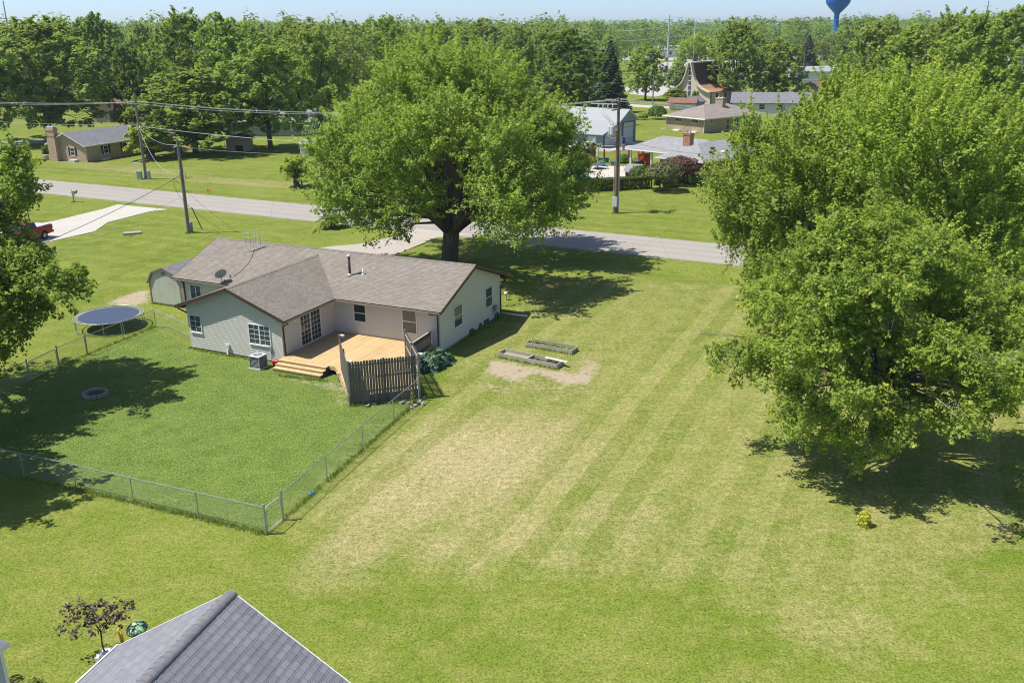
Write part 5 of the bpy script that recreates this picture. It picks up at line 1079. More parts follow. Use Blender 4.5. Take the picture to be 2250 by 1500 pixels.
# --- blond brick house with taupe hip roof
bo = gp(1549, 262, 2.75); bo[2] = 0; g = thing('blond_brick_house', 'blond brick house with taupe hip roof, below the church', 'house', bo, R(-54))
b = MB(); b.bx(-10.7, -.6, .6, 17, -.15, 2.7); b.build('wall', 'brick_buff', g); b = MB(); hip_roof(b, -11.3, 0, 0, 17.6, 2.75, 2.05, 0); b.build('roof', ['roof_tan', 'white'], g)
chimney(g, -4.9, 9.6, 4., 5.9, 1.9, .9, 'brick_buff', 'lightgrey')
F = Face(g, (-10.7, .6, 0), (1, 0, 0)); F2 = Face(g, (-.6, .6, 0), (0, 1, 0))
for u in (2.3, 6.7): window(F, u, u+1.9, 1.75, 2.45, grid=(3, 1))
for u, z in ((1.2, 1.7), (6., .3), (8.6, .9), (11., .9)): window(F2, u, u+1.1, z, 2.4, grid=(1, 2))
b = MB(); b.beam((-11.25, -.05, 2.62), (.05, -.05, 2.62), .1, .13); b.tube([(-10.9, .0, 2.6), (-10.75, .5, 2.2), (-10.75, .5, .2), (-11.6, .2, .05)], .06, 6); b.tube([(-.5, .0, 2.6), (-.6, .52, 2.2), (-.6, .52, .1)], .06, 6); b.build('gutter', 'white', g)
for u in (2.4, 6.9): b = MB(); F.bar(b, u, u+1.6, 0, .22, .02, .7); flip(b).build('window_well', 'white', g)
P = gp(1586, 229, 4.6); q = thing('satellite_dish', 'white satellite dish above the blond brick chimney', 'satellite dish', P-np.array([0, 0, .6])); b = MB(); b.tube([(0, 0, -1.2), (0, 0, .7)], .04, 5); b.build('mast', 'grey', q); b = MB(); b.lathe([(0, 0), (.4, .1), (.62, .28), (.4, .08), (0, -.03)], 16); Qm = Matrix.Rotation(R(55), 3, 'X') @ Matrix.Rotation(R(30), 3, 'Y'); b.v = [tuple(Qm @ Vector(v)+Vector((0, 0, .8))) for v in b.v]; b.build('dish', 'white', q, True)
# --- long grey roofed house, green house, white roofed building
bo = gp(1608, 250); g = thing('long_grey_roof_house', 'long low house with plain grey roof behind the blond brick house', 'house', bo, R(-15))
b = MB(); wallbox(b, 0, 17.5, 0, 9, 2.6, 'x', 1.9); b.build('wall', 'whitewall', g); b = MB(); gable_roof(b, 0, 17.5, 0, 9, 2.6, 1.9, .5, 'x'); b.build('roof', ['roof_slate', 'bluetrim'], g); F = Face(g, (0, 0, 0), (1, 0, 0))
for u in (6., 10., 14.): window(F, u, u+1.3, 1., 2.2)
bo = gp(1757, 222); g = thing('green_house', 'pale green gabled house with red brown roof right of the shade trees', 'house', bo, R(-42))
b = MB(); wallbox(b, -2, 7, 0, 12, 2.7, 'y', 2.2); b.build('wall', 'greenwall', g); b = MB(); gable_roof(b, -2, 7, 0, 12, 2.7, 2.2, .6, 'y'); b.build('roof', ['roof_brown', 'browndoor'], g)
F = Face(g, (-2, 0, 0), (1, 0, 0)); window(F, 3.2, 4.3, 1., 2.3)
bo = gp(1735, 180); g = thing('white_roof_building', 'flat white roofed building with pale blue wall behind a crossarm pole', 'building', bo, R(-8))
b = MB(); b.bx(0, 17, 0, 14, -.1, 3.3); b.build('wall', 'whitewall', g); b = MB(); b.slab([(-.5, -.6, 3.5), (17.5, -.6, 3.5), (17.5, 14.5, 4.7), (-.5, 14.5, 4.7)], .25, 0, 0); b.build('roof', 'roof_light', g); F = Face(g, (0, 0, 0), (1, 0, 0)); window(F, 4.8, 6.4, 1.2, 2.5, grid=(2, 2)); b = MB(); b.bx(9, 9.2, -.3, -.05, .9, 1.0); b.bx(2, 9.5, -1.2, -1.1, .7, .8); b.build('porch_rail', 'white', g)
# --- church with swooping roof
cx = gp(1513, 231); g = thing('church', 'church with steep brown swooping roof and cream curved front', 'church', cx, R(-44))
pr = [(.35, 10.4), (.75, 8.8), (1.2, 7.3), (1.8, 6.0), (2.7, 4.9), (3.9, 4.1), (5.2, 3.6), (6.3, 3.35)]
full = [(-x, z) for x, z in pr[::-1]]+pr
b = MB(); n = len(full); b.add([(x, -.0, z) for x, z in full]+[(x, 0, 0) for x, z in full], [(i+n, i+1+n, i+1, i) for i in range(n-1)]); b.add([(x, .5, z) for x, z in full]+[(x, .5, 0) for x, z in full], [(i+1+n, i+n, i, i+1) for i in range(n-1)]); b.build('front_wall', 'cream', g)
b = MB()
for s in (-1, 1):
    for (xa, za_), (xb, zb_) in zip(pr, pr[1:]): b.beam((s*xa, -.12, za_+.1), (s*xb, -.12, zb_+.1), 1.1, .28)
b.build('curved_edge', 'cream', g)
b = MB(); Lc = 13.
for s in (-1, 1):
    for i, ((xa, za_), (xb, zb_)) in enumerate(zip(pr, pr[1:])):
        q = [(s*xa, .4, za_+.05), (s*xa, Lc, za_+.05), (s*xb, Lc, zb_+.05), (s*xb, .4, zb_+.05)]; b.add(q if s < 0 else q, [(0, 1, 2, 3) if s < 0 else (3, 2, 1, 0)], 0 if i < 4 else 1)
M['church_roof'] = plain('dark_brown_roof', (.105, .06, .05), .85, .12); M['church_flare'] = plain('orange_brown_roof', (.36, .20, .11), .9, .1)
b.build('roof', ['church_roof', 'church_flare'], g)
b = MB(); b.bx(-.5, .5, -.4, Lc+.3, 10.35, 10.7); b.build('ridge_beam', 'white', g)
b = MB(); b.bx(-.38, .38, -.06, -.01, 2.4, 9.4); b.build('glazing_strip', 'glass_blue', g)
b = MB()
for z in (3.6, 4.8, 6., 7.2, 8.4): b.bx(-.4, .4, -.1, -.062, z, z+.14)
b.build('glazing_bars', 'white', g).name = 'glazing_bar'
b = MB(); b.bx(-6.0, 6.0, 1.2, Lc-.3, -.1, 3.2); b.build('side_wall', 'cream', g)
for y in (3.2, 7.2): b = MB(); b.bx(6.0, 6.06, y, y+.9, .4, 3.0); b.build('side_window', 'browndoor', g)
# --- far flat buildings, shops, vehicles far away
bo = gp(1440, 126); g = thing('far_workshop', 'long far workshop with grey roof and white blue walls', 'building', bo, R(-4)); b = MB(); b.bx(0, 13, 0, 16, -.1, 4.2); b.build('wall', 'whitewall', g)
b = MB(); b.bx(13, 34, 2, 18, -.1, 4.2); b.build('blue_wall', 'bluefar', g); b = MB(); b.slab([(-.6, -1, 4.4), (34.6, -1, 4.4), (34.6, 18, 6.6), (-.6, 18, 6.6)], .5, 0, 1); b.build('roof', ['roof_light', 'bluetrim'], g)
F = Face(g, (0, 0, 0), (1, 0, 0))
for u in (1.5, 8.5): window(F, u, u+1.6, 1.3, 3.4, grid=(1, 1))
bo = gp(1798, 128); g = thing('far_white_shop', 'far white shop building behind the red sign', 'building', bo, R(-4)); b = MB(); b.bx(0, 12, 0, 9, -.1, 3.4); b.build('wall', 'whitewall', g); b = MB(); b.slab([(-.5, -.5, 3.7), (12.5, -.5, 3.7), (12.5, 9.5, 3.9), (-.5, 9.5, 3.9)], .4, 0, 0); b.build('roof', 'roof_light', g)
P = gp(1814, 133); g = thing('red_sign', 'bright red roadside sign board right of the parked cars', 'sign', P, R(-5)); b = MB(); b.bx(-1.8, 1.8, -.2, .2, .8, 3.9); b.build('sign_board', 'red_sign', g); b = MB(); b.bx(-1.2, 1.2, -.1, .1, 0, .8); b.build('sign_base', 'lightgrey', g); b = MB(); b.bx(-1.2, 1.2, -.24, -.21, 1.1, 1.5); b.build('sign_band', 'lightgrey', g)
bo = gp(2205, 92); g = thing('far_warehouse', 'far white roofed warehouse at the right frame edge', 'building', at_depth(2214, 330), R(-8)); b = MB(); b.bx(0, 40, 0, 25, -.1, 9.); b.build('wall', 'whitewall', g); b = MB(); b.slab([(-.6, -.6, 8.9), (40.6, -.6, 8.9), (40.6, 25, 14.), (-.6, 25, 14.)], .4, 0, 0); b.build('roof', 'roof_light', g)
g = thing('grey_roof_house', 'house roof seen through leaves at the right frame edge', 'house', at_depth(2195, 150), R(-30)); b = MB(); wallbox(b, 0, 16, 0, 10, 3., 'x', 2.); b.build('wall', 'whitewall', g); b = MB(); gable_roof(b, 0, 16, 0, 10, 3., 2., .5, 'x'); b.build('roof', ['roof_slate', 'bluetrim'], g)
bo = gp(1472, 243); g = thing('carport_shed', 'low brown roofed shed with white doors beyond the round bush', 'shed', gp(1470, 243), R(-15)); b = MB(); wallbox(b, 0, 6.2, 0, 4.5, 1.9, 'x', .9); b.build('wall', 'whitewall', g); b = MB(); gable_roof(b, 0, 6.2, 0, 4.5, 1.9, .9, .4, 'x'); b.build('roof', ['roof_brown', 'browndoor'], g); b = MB(); b.bx(.4, 2.6, -.05, -.01, .05, 1.7); b.build('shed_door', 'lightgrey', g)
g = thing('small_dark_shed', 'small dark gabled shed between bush and blond brick house', 'shed', gp(1500, 240), R(-50)); b = MB(); wallbox(b, 0, 3.5, 0, 4, 1.9, 'y', 1.1); b.build('wall', 'greywall', g); b = MB(); gable_roof(b, 0, 3.5, 0, 4, 1.9, 1.1, .3, 'y'); b.build('roof', ['roof_slate', 'bluetrim'], g)
bo = gp(1425, 170); g = thing('pink_flat_building', 'flat brown roofed building beyond the church tree', 'building', at_depth(1462, 330), R(-5)); b = MB(); b.bx(0, 26, 0, 14, -.1, 3.2); b.build('wall', 'whitewall', g); b = MB(); b.slab([(-.6, -.6, 3.5), (26.6, -.6, 3.5), (26.6, 14.6, 4.6), (-.6, 14.6, 4.6)], .35, 0, 0); b.build('roof', 'roof_tan', g)
# --- vehicles
def carpaint(name, c): 
    m = plain(name, c, .28, .04, spec=.5); return m
M['truckred'] = carpaint('metallic_red_paint', (.26, .018, .022)); M['tyre'] = plain('tyre_rubber', (.02, .02, .021), .8, .15); M['rim'] = plain('alloy_rim', (.4, .38, .34), .3, .1, metal=.6)
def extr(b, prof, y0, y1, m=0, taper=None):
    """side profile (x,z) given width; taper(z) narrows it"""
    n = len(prof); tf = taper or (lambda z: 0)
    b.add([(x, y0+tf(z), z) for x, z in prof]+[(x, y1-tf(z), z) for x, z in prof], [tuple(range(n)), tuple(range(n, 2*n))[::-1]]+[(i, n+i, n+(i+1) % n, (i+1) % n) for i in range(n)], m)
def wheel(par, x, y, r, w, side):
    b = MB(); prof = [(r*.62, -w/2), (r*.92, -w/2), (r, -w/2+.05), (r, w/2-.05), (r*.92, w/2), (r*.62, w/2)]; b.lathe(prof, 22); b.v = [(vx+x, vz+y, vy+r) for vx, vy, vz in b.v]; t_ = b.build('wheel', 'tyre', par, True)
    b = MB(); b.lathe([(0, 0), (r*.62, 0)], 18)
    b.v = [(vx+x, y+side*(w/2-.06), vy+r) for vx, vy, vz in b.v]; b.f = b.f if side < 0 else [f[::-1] for f in b.f]
    for k in range(6): a = k*math.pi/3; b.beam((x, y+side*(w/2-.03), r), (x+r*.6*math.cos(a), y+side*(w/2-.03), r+r*.6*math.sin(a)), .09, .04, 1, (0, 1, 0))
    b.build('rim', ['dark', 'rim'], t_)
W0, W1 = gp(98, 526), gp(118, 513); tk = thing('pickup_truck', 'dark red pickup truck with covered bed parked on the concrete drive', 'pickup truck', (0, 0, 0))
hd = np.array([-dB[1]*.5-dA[0]*.5, .1, 0]); 
tdir = gp(20, 549)-gp(98, 526); tdir[2] = 0; tdir /= np.linalg.norm(tdir); tk.rotation_euler = (0, 0, math.atan2(tdir[1], tdir[0])); tk.location = gp(98, 526)+np.array([-tdir[1], tdir[0], 0])*(-.88 if False else 0)
# local: x forward, rear axle at 0, near side is y<0 or y>0 depending on view
wy = np.array([-tdir[1], tdir[0], 0]); sgn = 1 if wy[1] > 0 else -1; tk.location = Vector([float(c) for c in gp(98, 526)+wy*sgn*.85])
arch = lambda cx_: [(cx_+.52*math.cos(a), .42+.52*math.sin(a)) for a in np.linspace(math.pi-.1, .1, 7)]
b = MB(); body = [(-1.15, .55), (-.55, .5)]+arch(0)[::1]+[(.55, .48), (3.0, .48)]+arch(3.68)+[(4.25, .5), (4.55, .6), (4.62, 1.05), (4.5, 1.22), (3.1, 1.30), (2.9, 1.32), (.72, 1.36), (-1.12, 1.38), (-1.2, 1.3)]
extr(b, body, -.98, .98); b.build('body', 'truckred', tk)
b = MB(); cab = [(.75, 1.34), (2.95, 1.30), (2.15, 1.88), (1.9, 1.93), (1.0, 1.93), (.85, 1.88)]; extr(b, cab, -.92, .92, 0, lambda z: max(0, (z-1.3))*.28); b.build('cab', 'truckred', tk)
for s in (-1, 1):
    b = MB(); t2 = lambda z: .92-(z-1.3)*.28+.012
    pts = [(.98, 1.40), (2.66, 1.38), (2.10, 1.80), (1.06, 1.82)]; b.add([(x, s*t2(z), z) for x, z in pts], [(0, 1, 2, 3) if s < 0 else (3, 2, 1, 0)]); b.build('side_window', 'glass', tk)
    b = MB(); b.bx(1.74, 1.8, s*.9-.02, s*.9+.02, .6, 1.3); 
b = MB(); b.add([(2.90, -.82, 1.36), (2.90, .82, 1.36), (2.22, .72, 1.86), (2.22, -.72, 1.86)], [(0, 1, 2, 3)]); b.v = [(x+.03, y, z+.02) for x, y, z in b.v]; b.build('windscreen', 'glass', tk)
b = MB(); b.add([(.78, -.8, 1.42), (.78, .8, 1.42), (.86, .7, 1.82), (.86, -.7, 1.82)], [(3, 2, 1, 0)]); b.v = [(x-.03, y, z) for x, y, z in b.v]; b.build('rear_window', 'glass', tk)
b = MB(); b.bx(-1.08, .66, -.86, .86, 1.385, 1.42); b.build('bed_cover', 'lightgrey', tk)
b = MB(); b.bx(-1.36, -1.17, -.95, .95, .52, .74); b.build('rear_bumper', 'truckred', tk); b = MB(); b.bx(4.55, 4.75, -.95, .95, .5, .75); b.build('front_bumper', 'dark', tk)
for s in (-1, 1): b = MB(); b.bx(-1.22, -1.12, s*.87-.09, s*.87+.115 if s > 0 else s*.87+.09, .95, 1.3); b.build('tail_light', 'redgate', tk)
for x in (0, 3.68):
    for s in (-1, 1): wheel(tk, x, s*.85, .42, .28, s)
cars = {}
def small_car(name, mat, label, cat, loc, rz, van=False, group=None):
    t = thing(name, label, cat, loc, rz, group); b = MB()
    prof = [(-2.2, .35), (2.2, .35), (2.25, .75), (1.2, .95), (.5, 1.45), (-1.2, 1.48), (-2.0, 1.0), (-2.25, .9)] if not van else [(-2.6, .4), (2.6, .4), (2.6, 1.0), (2.0, 1.25), (1.4, 2.2), (-2.6, 2.3)]
    extr(b, prof, -.9, .9, 0, lambda z: max(0, z-.9)*.2); b.build('body', mat, t)
    b = MB(); gl = [(-1.75, 1.02), (1.0, 1.0), (.45, 1.40), (-1.15, 1.42)] if not van else [(1.3, 1.3), (2.0, 1.28), (1.5, 2.0), (1.3, 2.0)]
    for s in (-1, 1): b.add([(x, s*(.91-max(0, z-.9)*.2), z) for x, z in gl], [(0, 1, 2, 3)])
    b.build('windows', 'glass', t).name = 'side_glass'
    for x in (-1.4, 1.4):
        for s in (-1, 1): b = MB(); b.lathe([(0, -.1), (.33, -.1), (.33, .1), (0, .1)], 12); b.v = [(vx+x, vz+s*.82, vy+.33) for vx, vy, vz in b.v]; b.build('wheel', 'tyre', t)
    return t
M['carblack'] = carpaint('black_car_paint', (.02, .022, .03)); M['carblue'] = carpaint('blue_car_paint', (.05, .12, .28)); M['carred'] = carpaint('maroon_car_paint', (.18, .02, .03)); M['carwhite'] = carpaint('white_car_paint', (.7, .7, .72)); M['carsilver'] = carpaint('silver_car_paint', (.4, .44, .5))
for (px, py, mt, nm), l in (((1741, 137, 'carblack', 'parked_car'), 'black far car right of the shade tree tops'), ((1774, 138, 'carblue', 'parked_car'), 'blue far car behind the crossarm pole'), ((1786, 134, 'carred', 'parked_car'), 'maroon far car left of the red sign'), ((1830, 134, 'carwhite', 'parked_car'), 'white far car right of the red sign'), ((1756, 135, 'carsilver', 'parked_car'), 'silver far car between the black and blue cars'), ((1539, 139, 'carwhite', 'parked_car'), 'white far car on the lot above the church roof')):
    small_car(nm, mt, l, 'car', gp(px, py), R(5), group='far parked cars')
small_car('parked_van', 'carwhite', 'white far van beside the road left of the workshop', 'van', gp(1361, 121), R(-170), True)
small_car('parked_car', 'carsilver', 'silver blue car glimpsed through the right hand maple branches', 'car', at_depth(2043, 67.5), R(-27))
small_car('parked_car', 'carsilver', 'silver car half hidden behind the tall utility pole and garage', 'car', gp(300, 262), R(-20))
# --- mailbox, lamp post, stakes, flag marker, stone slab
g = thing('mailbox', 'grey wooden mailbox on a curved post at the road edge', 'mailbox', gp(162.5, 444), R(-25)); b = MB(); b.bx(-.07, .07, -.07, .07, -.1, 1.5); b.build('post', 'oldlight', g); b = MB(); b.beam((.0, 0, .75), (.5, 0, 1.15), .1, .1); b.bx(-.3, .75, -.08, .08, 1.12, 1.2); b.build('brace', 'oldlight', g)
b = MB(); b.tube([(.15, 0, 1.36), (.75, 0, 1.36)], .16, 10); b.build('box', 'grey', g); b = MB(); b.bx(.25, .5, -.17, -.162, 1.36, 1.44); b.build('number_plate', 'white', g)
g = thing('lamp_post', 'thin black yard lamp post behind the parked pickup truck', 'lamp post', gp(65, 487)); b = MB(); b.cyl(0, 0, -.1, 2.3, .05, 8); b.build('pole', 'black', g); b = MB(); b.lathe([(.05, 2.3), (.14, 2.4), (.18, 2.7), (.2, 2.72), (.05, 2.9), (0, 2.95)], 10); b.build('lantern', 'black', g)
g = thing('stone_slab', 'flat grey slab lying in the lawn near the leaning pole', 'slab', gp(291, 514), R(20)); b = MB(); b.box((0, 0, .12), (1.7, .8, .16), 0, 0, R(4)); b.build('slab', 'oldlight', g); b = MB(); b.box((.0, 0, .03), (1.5, .7, .1)); b.build('under_slab', 'dark', g)
M['orange'] = plain('orange_fabric', (.72, .22, .06), .6, .1); g = thing('marker_flag', 'small orange marker flag in the lawn across the road', 'marker flag', gp(456, 427)); b = MB(); b.cyl(0, 0, 0, .7, .015, 5); b.build('stake', 'lightgrey', g); b = MB(); b.add([(0, 0, .7), (.4, .06, .62), (.42, -.04, .3), (0, 0, .36)], [(0, 1, 2, 3)]); b.build('flag', 'orange', g)
g = thing('guy_stake', 'short leaning dark stake right of the leaning pole', 'stake', gp(442, 504)); b = MB(); b.tube([(.15, 0, -.1), (-.75, .1, 2.3)], .05, 6); b.build('rod', 'dark', g)
g = thing('flower_basket', 'pink flower basket hanging in leaves above the pickup cab', 'flower basket', at_depth(24, 97.)+np.array([0, 0, 0.])); b = MB(); b.tube([(0, 0, -.1), (0, 0, 1.7)], .03, 6); b.build('hook_pole', 'black', g); M['pink'] = plain('pink_petals', (.6, .2, .4), .6, .3)
lm = small_leaves(130, .35, .35, .12, 91, 'leafbush'); c_ = bpy.data.objects.new('foliage', lm); COL.objects.link(c_); c_.parent = g; c_.location = (0, 0, 1.5); b = MB()
rs = np.random.RandomState(3)
for k in range(26): d_ = unit(rs.normal(size=3)); d_[2] = abs(d_[2]); b.box(tuple(np.array([0, 0, 1.55])+d_*.33), (.1, .1, .08), 0, rs.rand()*3)
b.build('blossom', 'pink', g)

# ------------------------------------------------------------------ utility poles and wires
def pole(label, base, h, r, mat, rz=0.): 
    t = thing('utility_pole', label, 'utility pole', base, rz, 'utility poles'); b = MB(); b.tube([(0, 0, -.3), (0, 0, h)], [r*1.15, r*.75], 10); b.build('pole', mat, t); return t
wires = []
def wire(label, p, q, sag, r=.018, mat='cable'):
    p, q = np.array(p, float), np.array(q, float); pts = []
    for f in np.linspace(0, 1, 21): c = p+(q-p)*f; c[2] -= sag*4*f*(1-f); pts.append(c)
    o = MB().tube(pts, r, 5, cap=False).build('power_line', mat, None, True); return tag(o, label, 'power line', 'overhead wires')
def insul(b, x, y, z, m=0): b.lathe([(.03, 0), (.06, .05), (.03, .1), (.06, .15), (0, .2)], 8, (x, y, z), m)
road_ang = math.atan2(rdir[1], rdir[0])
PB = gp(321, 393.5); p1 = pole('tall grey utility pole with crossarm beside the brick house', PB, 11.7, .19, 'pole', road_ang+R(90))
b = MB(); b.bx(-1.3, 1.3, .12, .25, 10.15, 10.3); b.build('crossarm', 'pole', p1); b = MB(); b.beam((-.7, .2, 10.15), (0, .18, 9.4), .05, .05); b.beam((.7, .2, 10.15), (0, .18, 9.4), .05, .05); b.build('arm_brace', 'lightgrey', p1)
for x in (-1.2, .75, 1.2): b = MB(); insul(b, x, .19, 10.3); b.build('insulator', 'lightgrey', p1)
b = MB(); b.tube([(.0, .28, 7.2), (.2, .3, 7.6)], .09, 6); b.tube([(0, -.25, 7.3), (-.3, -.3, 7.0)], .08, 6); b.build('cable_splice', 'lightgrey', p1)
M['padgreen'] = plain('pale_green_cabinet', (.33, .42, .40), .5, .06)
for x, l in ((-.75, 'pale green utility cabinet left of the tall grey pole foot'), (.55, 'narrow pale green utility cabinet right of the tall grey pole foot')):
    q = PB+np.array([x, -.25, 0]); g = thing('utility_cabinet', l, 'cabinet', q); b = MB(); b.bx(-.3 if x < 0 else -.18, .3 if x < 0 else .18, -.25, .25, 0, 1.05); b.build('cabinet', 'padgreen', g); b = MB(); b.bx(-.32 if x < 0 else -.2, .32 if x < 0 else .2, -.27, .27, 1.052, 1.14); b.build('lid', 'padgreen', g)
LB = gp(415, 512); p2 = pole('slim grey service pole on the lawn behind the house antenna', LB, 9.5, .17, 'pole', R(15))
b = MB(); b.tube([(.16, -.1, -.1), (.16, -.08, 7.6)], .05, 6); b.build('conduit', 'grey', p2); b = MB(); b.tube([(.05, 0, 9.3), (.35, -.05, 9.55)], .06, 6); b.tube([(-.05, .05, 8.9), (-.45, .1, 8.7)], .05, 6); b.build('bracket', 'lightgrey', p2)
b = MB(); b.tube([(.1+.3*math.sin(a), -.15, 5.9+.55*math.cos(a)) for a in np.linspace(0, 6.2, 16)], .018, 4); b.build('cable_coil', 'dark', p2)
g = thing('utility_cabinet', 'round pale green pedestal at the foot of the slim service pole', 'cabinet', gp(421.5, 510)); b = MB(); b.lathe([(0, 1.15), (.14, 1.12), (.17, 1.0), (.17, 0), (0, 0)], 12); b.build('cabinet', 'padgreen', g, True)
UB = gp(1353, 468); p3 = pole('brown utility pole with transformers and meter box right of the maple', UB, 12.5, .2, 'polebrown', road_ang+R(90))
b = MB(); b.bx(-1.6, 1.6, .14, .27, 12.0, 12.15); b.build('crossarm', 'pole', p3); b = MB(); b.bx(-1.4, 1.4, .14, .27, 11.2, 11.33); b.build('crossarm', 'pole', p3)
for x in (-1.4, -.5, .5, 1.4): b = MB(); insul(b, x, .2, 12.15); b.build('insulator', 'lightgrey', p3)
for k, (x, y) in enumerate(((-.75, .35), (-.35, .75), (.35, .65))):
    b = MB(); b.lathe([(0, 8.6), (.26, 8.62), (.28, 8.7), (.28, 9.5), (.24, 9.58), (.08, 9.62)], 12, (x, y, 0)); insul(b, x+.1, y, 9.6); insul(b, x-.1, y, 9.6); b.beam((0, 0, 9.1), (x, y, 9.1), .1, .1); b.build('transformer', 'lightgrey', p3)
    b = MB(); b.tube([(x, y, 9.8), (x-.35, y+.7, 10.6), (x-.3, y+1.2, 11.3), (x-.2, .2, 11.3)], .02, 5); b.build('jumper_cable', 'cable', p3)
for k in range(4): b = MB(); y = .6+.55*k; b.tube([(-.2, y, 11.75), (-.05, y, 11.35)], .06, 6); b.box((-.25, y, 11.55), (.18, .1, .16)); b.build('fuse_cutout', 'lightgrey', p3)
b = MB(); b.bx(-.06, .06, .0, 3.2, 11.75, 11.86); b.build('switch_arm', 'lightgrey', p3)
for s, z in ((-.28, 5.5), (.26, 9.)): b = MB(); a_ = R(-27); b.tube([(s*.2, -s, -.1), (s*.2, -s, z)], .055 if s < 0 else .07, 6); b.build('conduit', 'grey' if s < 0 else 'lightgrey', p3)
b = MB(); b.box((-.28, .05, 1.3), (.3, .55, 1.05)); b.build('meter_box', 'lightgrey', p3)
def arm(P, x, z, ang): return np.array([P[0]+x*math.cos(ang)-.19*math.sin(ang), P[1]+x*math.sin(ang)+.19*math.cos(ang), z])
ra = road_ang+R(90); d3 = np.array([rdir[0], rdir[1], 0])
nm = ['far side', 'middle', 'near side']
for k, x in enumerate((1.2, .75, -1.2)):
    wire(f'{nm[k]} conductor leaving the frame left of the tall grey pole', arm(PB, x, 10.5, ra)-d3*62, arm(PB, x, 10.5, ra), .9)
    wire(f'{nm[k]} conductor between the tall grey pole and the maple', arm(PB, x, 10.5, ra), arm(UB, (1.4, .5, -1.4)[k], 12.3, ra), 1.5)
    wire(f'{nm[k]} conductor right of the brown transformer pole', arm(UB, (1.4, .5, -1.4)[k], 12.3, ra), arm(UB, (1.4, .5, -1.4)[k], 11.3, ra)+d3*65, 1.1)
wire('thick cable from the tall grey pole passing behind the small tree', PB+[0, 0, 7.3], UB+[0, 0, 7.4], 1.2, .035)
wire('low cable from the slim service pole to the tall grey pole', LB+[0, 0, 9.0], PB+[0, 0, 7.2], .8, .02); wire('lower slack cable between the slim and tall grey poles', LB+[0, 0, 6.9], PB+[0, 0, 7.0], 2.6, .025)
wire('thin cable running left in front of the brick roof', PB+[0, 0, 7.4]-d3*60, PB+[0, 0, 7.4], .6, .02)
wire('service cable crossing the concrete drive to the left', LB+[0, 0, 6.0], gp(-90, 606, 4.), .5, .024, 'dark'); wire('thin service wire crossing above the pickup cab', LB+[0, 0, 3.9], gp(-90, 640, 3.2), .35, .016, 'cable')
wire('service wire from the slim pole into the big maple', LB+[0, 0, 8.8], gp(900, 330, 8.), .6, .018)
wire('service wire from the transformer pole to the hip roof house', UB+[0, 0, 8.2], gp(1600, 340, 4.2), .5, .02); wire('service wire from the transformer pole to the blue garage', UB+[0, 0, 8.3], gp(1330, 290, 4.5), .4, .02)
for (x, y, yt, lab) in ((1434, 232, 163, 'grey crossarm pole between the round bush and church tree'), (1763, 178, 110, 'crossarm pole before the white roofed building'), (1563, 224, 157, 'pole at the right side of the church roof')):
    P = gp(x, y); h = z_at(P, yt); t = pole(lab, P, h, .17, 'pole'); b = MB(); b.bx(-1.2, 1.2, .1, .22, h-.5, h-.35); b.build('crossarm', 'pole', t)
    for k in (-1, 0, 1): b = MB(); insul(b, k*1.0, .16, h-.35); b.build('insulator', 'lightgrey', t)
    if x == 1434: b = MB(); b.lathe([(0, 0), (.3, .02), (.3, .9), (0, .95)], 10, (.45, 0, h-2.6)); b.build('transformer', 'lightgrey', t)
p_, q_ = gp(1434, 232)+[0, 0, 7.4], gp(1563, 224)+[0, 0, 7.]
wire('wire from the crossarm pole past the church front', p_, q_, .5, .03); wire('wire leaving the church crossarm pole to the left', p_, at_depth(1180, 190)+[0, 0, 9.], 1., .03)
T_ = []
for (x, Y, yt, lab) in ((1466, 480, 33, 'tallest steel pole before the far tree line'), (1523, 470, 52, 'steel pole beside the yellow green tree'), (1262, 540, 42, 'steel pole above the dark round tree'), (1040, 640, 52, 'far steel pole over the big maple top'), (634, 640, 40, 'far steel pole above the pale yellow trees'), (33, 520, 2, 'tall steel pole in the sky at top left'), (2150, 420, 2, 'steel pole in the sky above the right hand trees')):
    P = at_depth(x, Y); h = z_at(P, yt); t = thing('steel_pole', lab, 'steel pole', P, R(20), 'tall steel line poles'); b = MB(); b.tube([(0, 0, 0), (0, 0, h)], [.55, .3], 8); b.build('pole', 'lightgrey', t); T_.append((P, h))
    for dz in (2.2, 7.) if x not in (33,) else (9.,): b = MB(); b.beam((-2.6, 0, h-dz), (2.6, 0, h-dz), .2, .2); b.build('crossarm', 'lightgrey', t)
hi = [T_[5], T_[4], T_[3], T_[2], T_[0], (at_depth(1900, 520), 22)]
for k, (dz, nm_) in enumerate(((1., 'upper'), (5., 'middle'), (10., 'lower'))):
    for j, (a_, c_) in enumerate(zip(hi[3:], hi[4:])): wire(f'{nm_} line wire {"left" if j == 0 else "right"} of the tallest steel pole', a_[0]+[0, 0, a_[1]-dz], c_[0]+[0, 0, c_[1]-dz+(0 if j == 0 else 1)], 2., .07)
for (x, y, yt, lab) in ((1376, 121, 88, 'thin street light pole beside the far white van'), (1720, 132, 88, 'thin street light pole left of the parked cars'), (1747, 130, 90, 'street light pole behind the black far car'), (1761, 131, 92, 'street light pole behind the crossarm pole')):
    P = gp(x, y); h = z_at(P, yt); t = thing('street_light', lab, 'street light', P, 0, 'far street lights'); b = MB(); b.tube([(0, 0, 0), (0, 0, h)], .16, 6); b.build('pole', 'lightgrey', t); b = MB(); b.box((1.2, 0, h+.05), (2.4, .4, .25)); b.build('lamp_head', 'lightgrey', t)
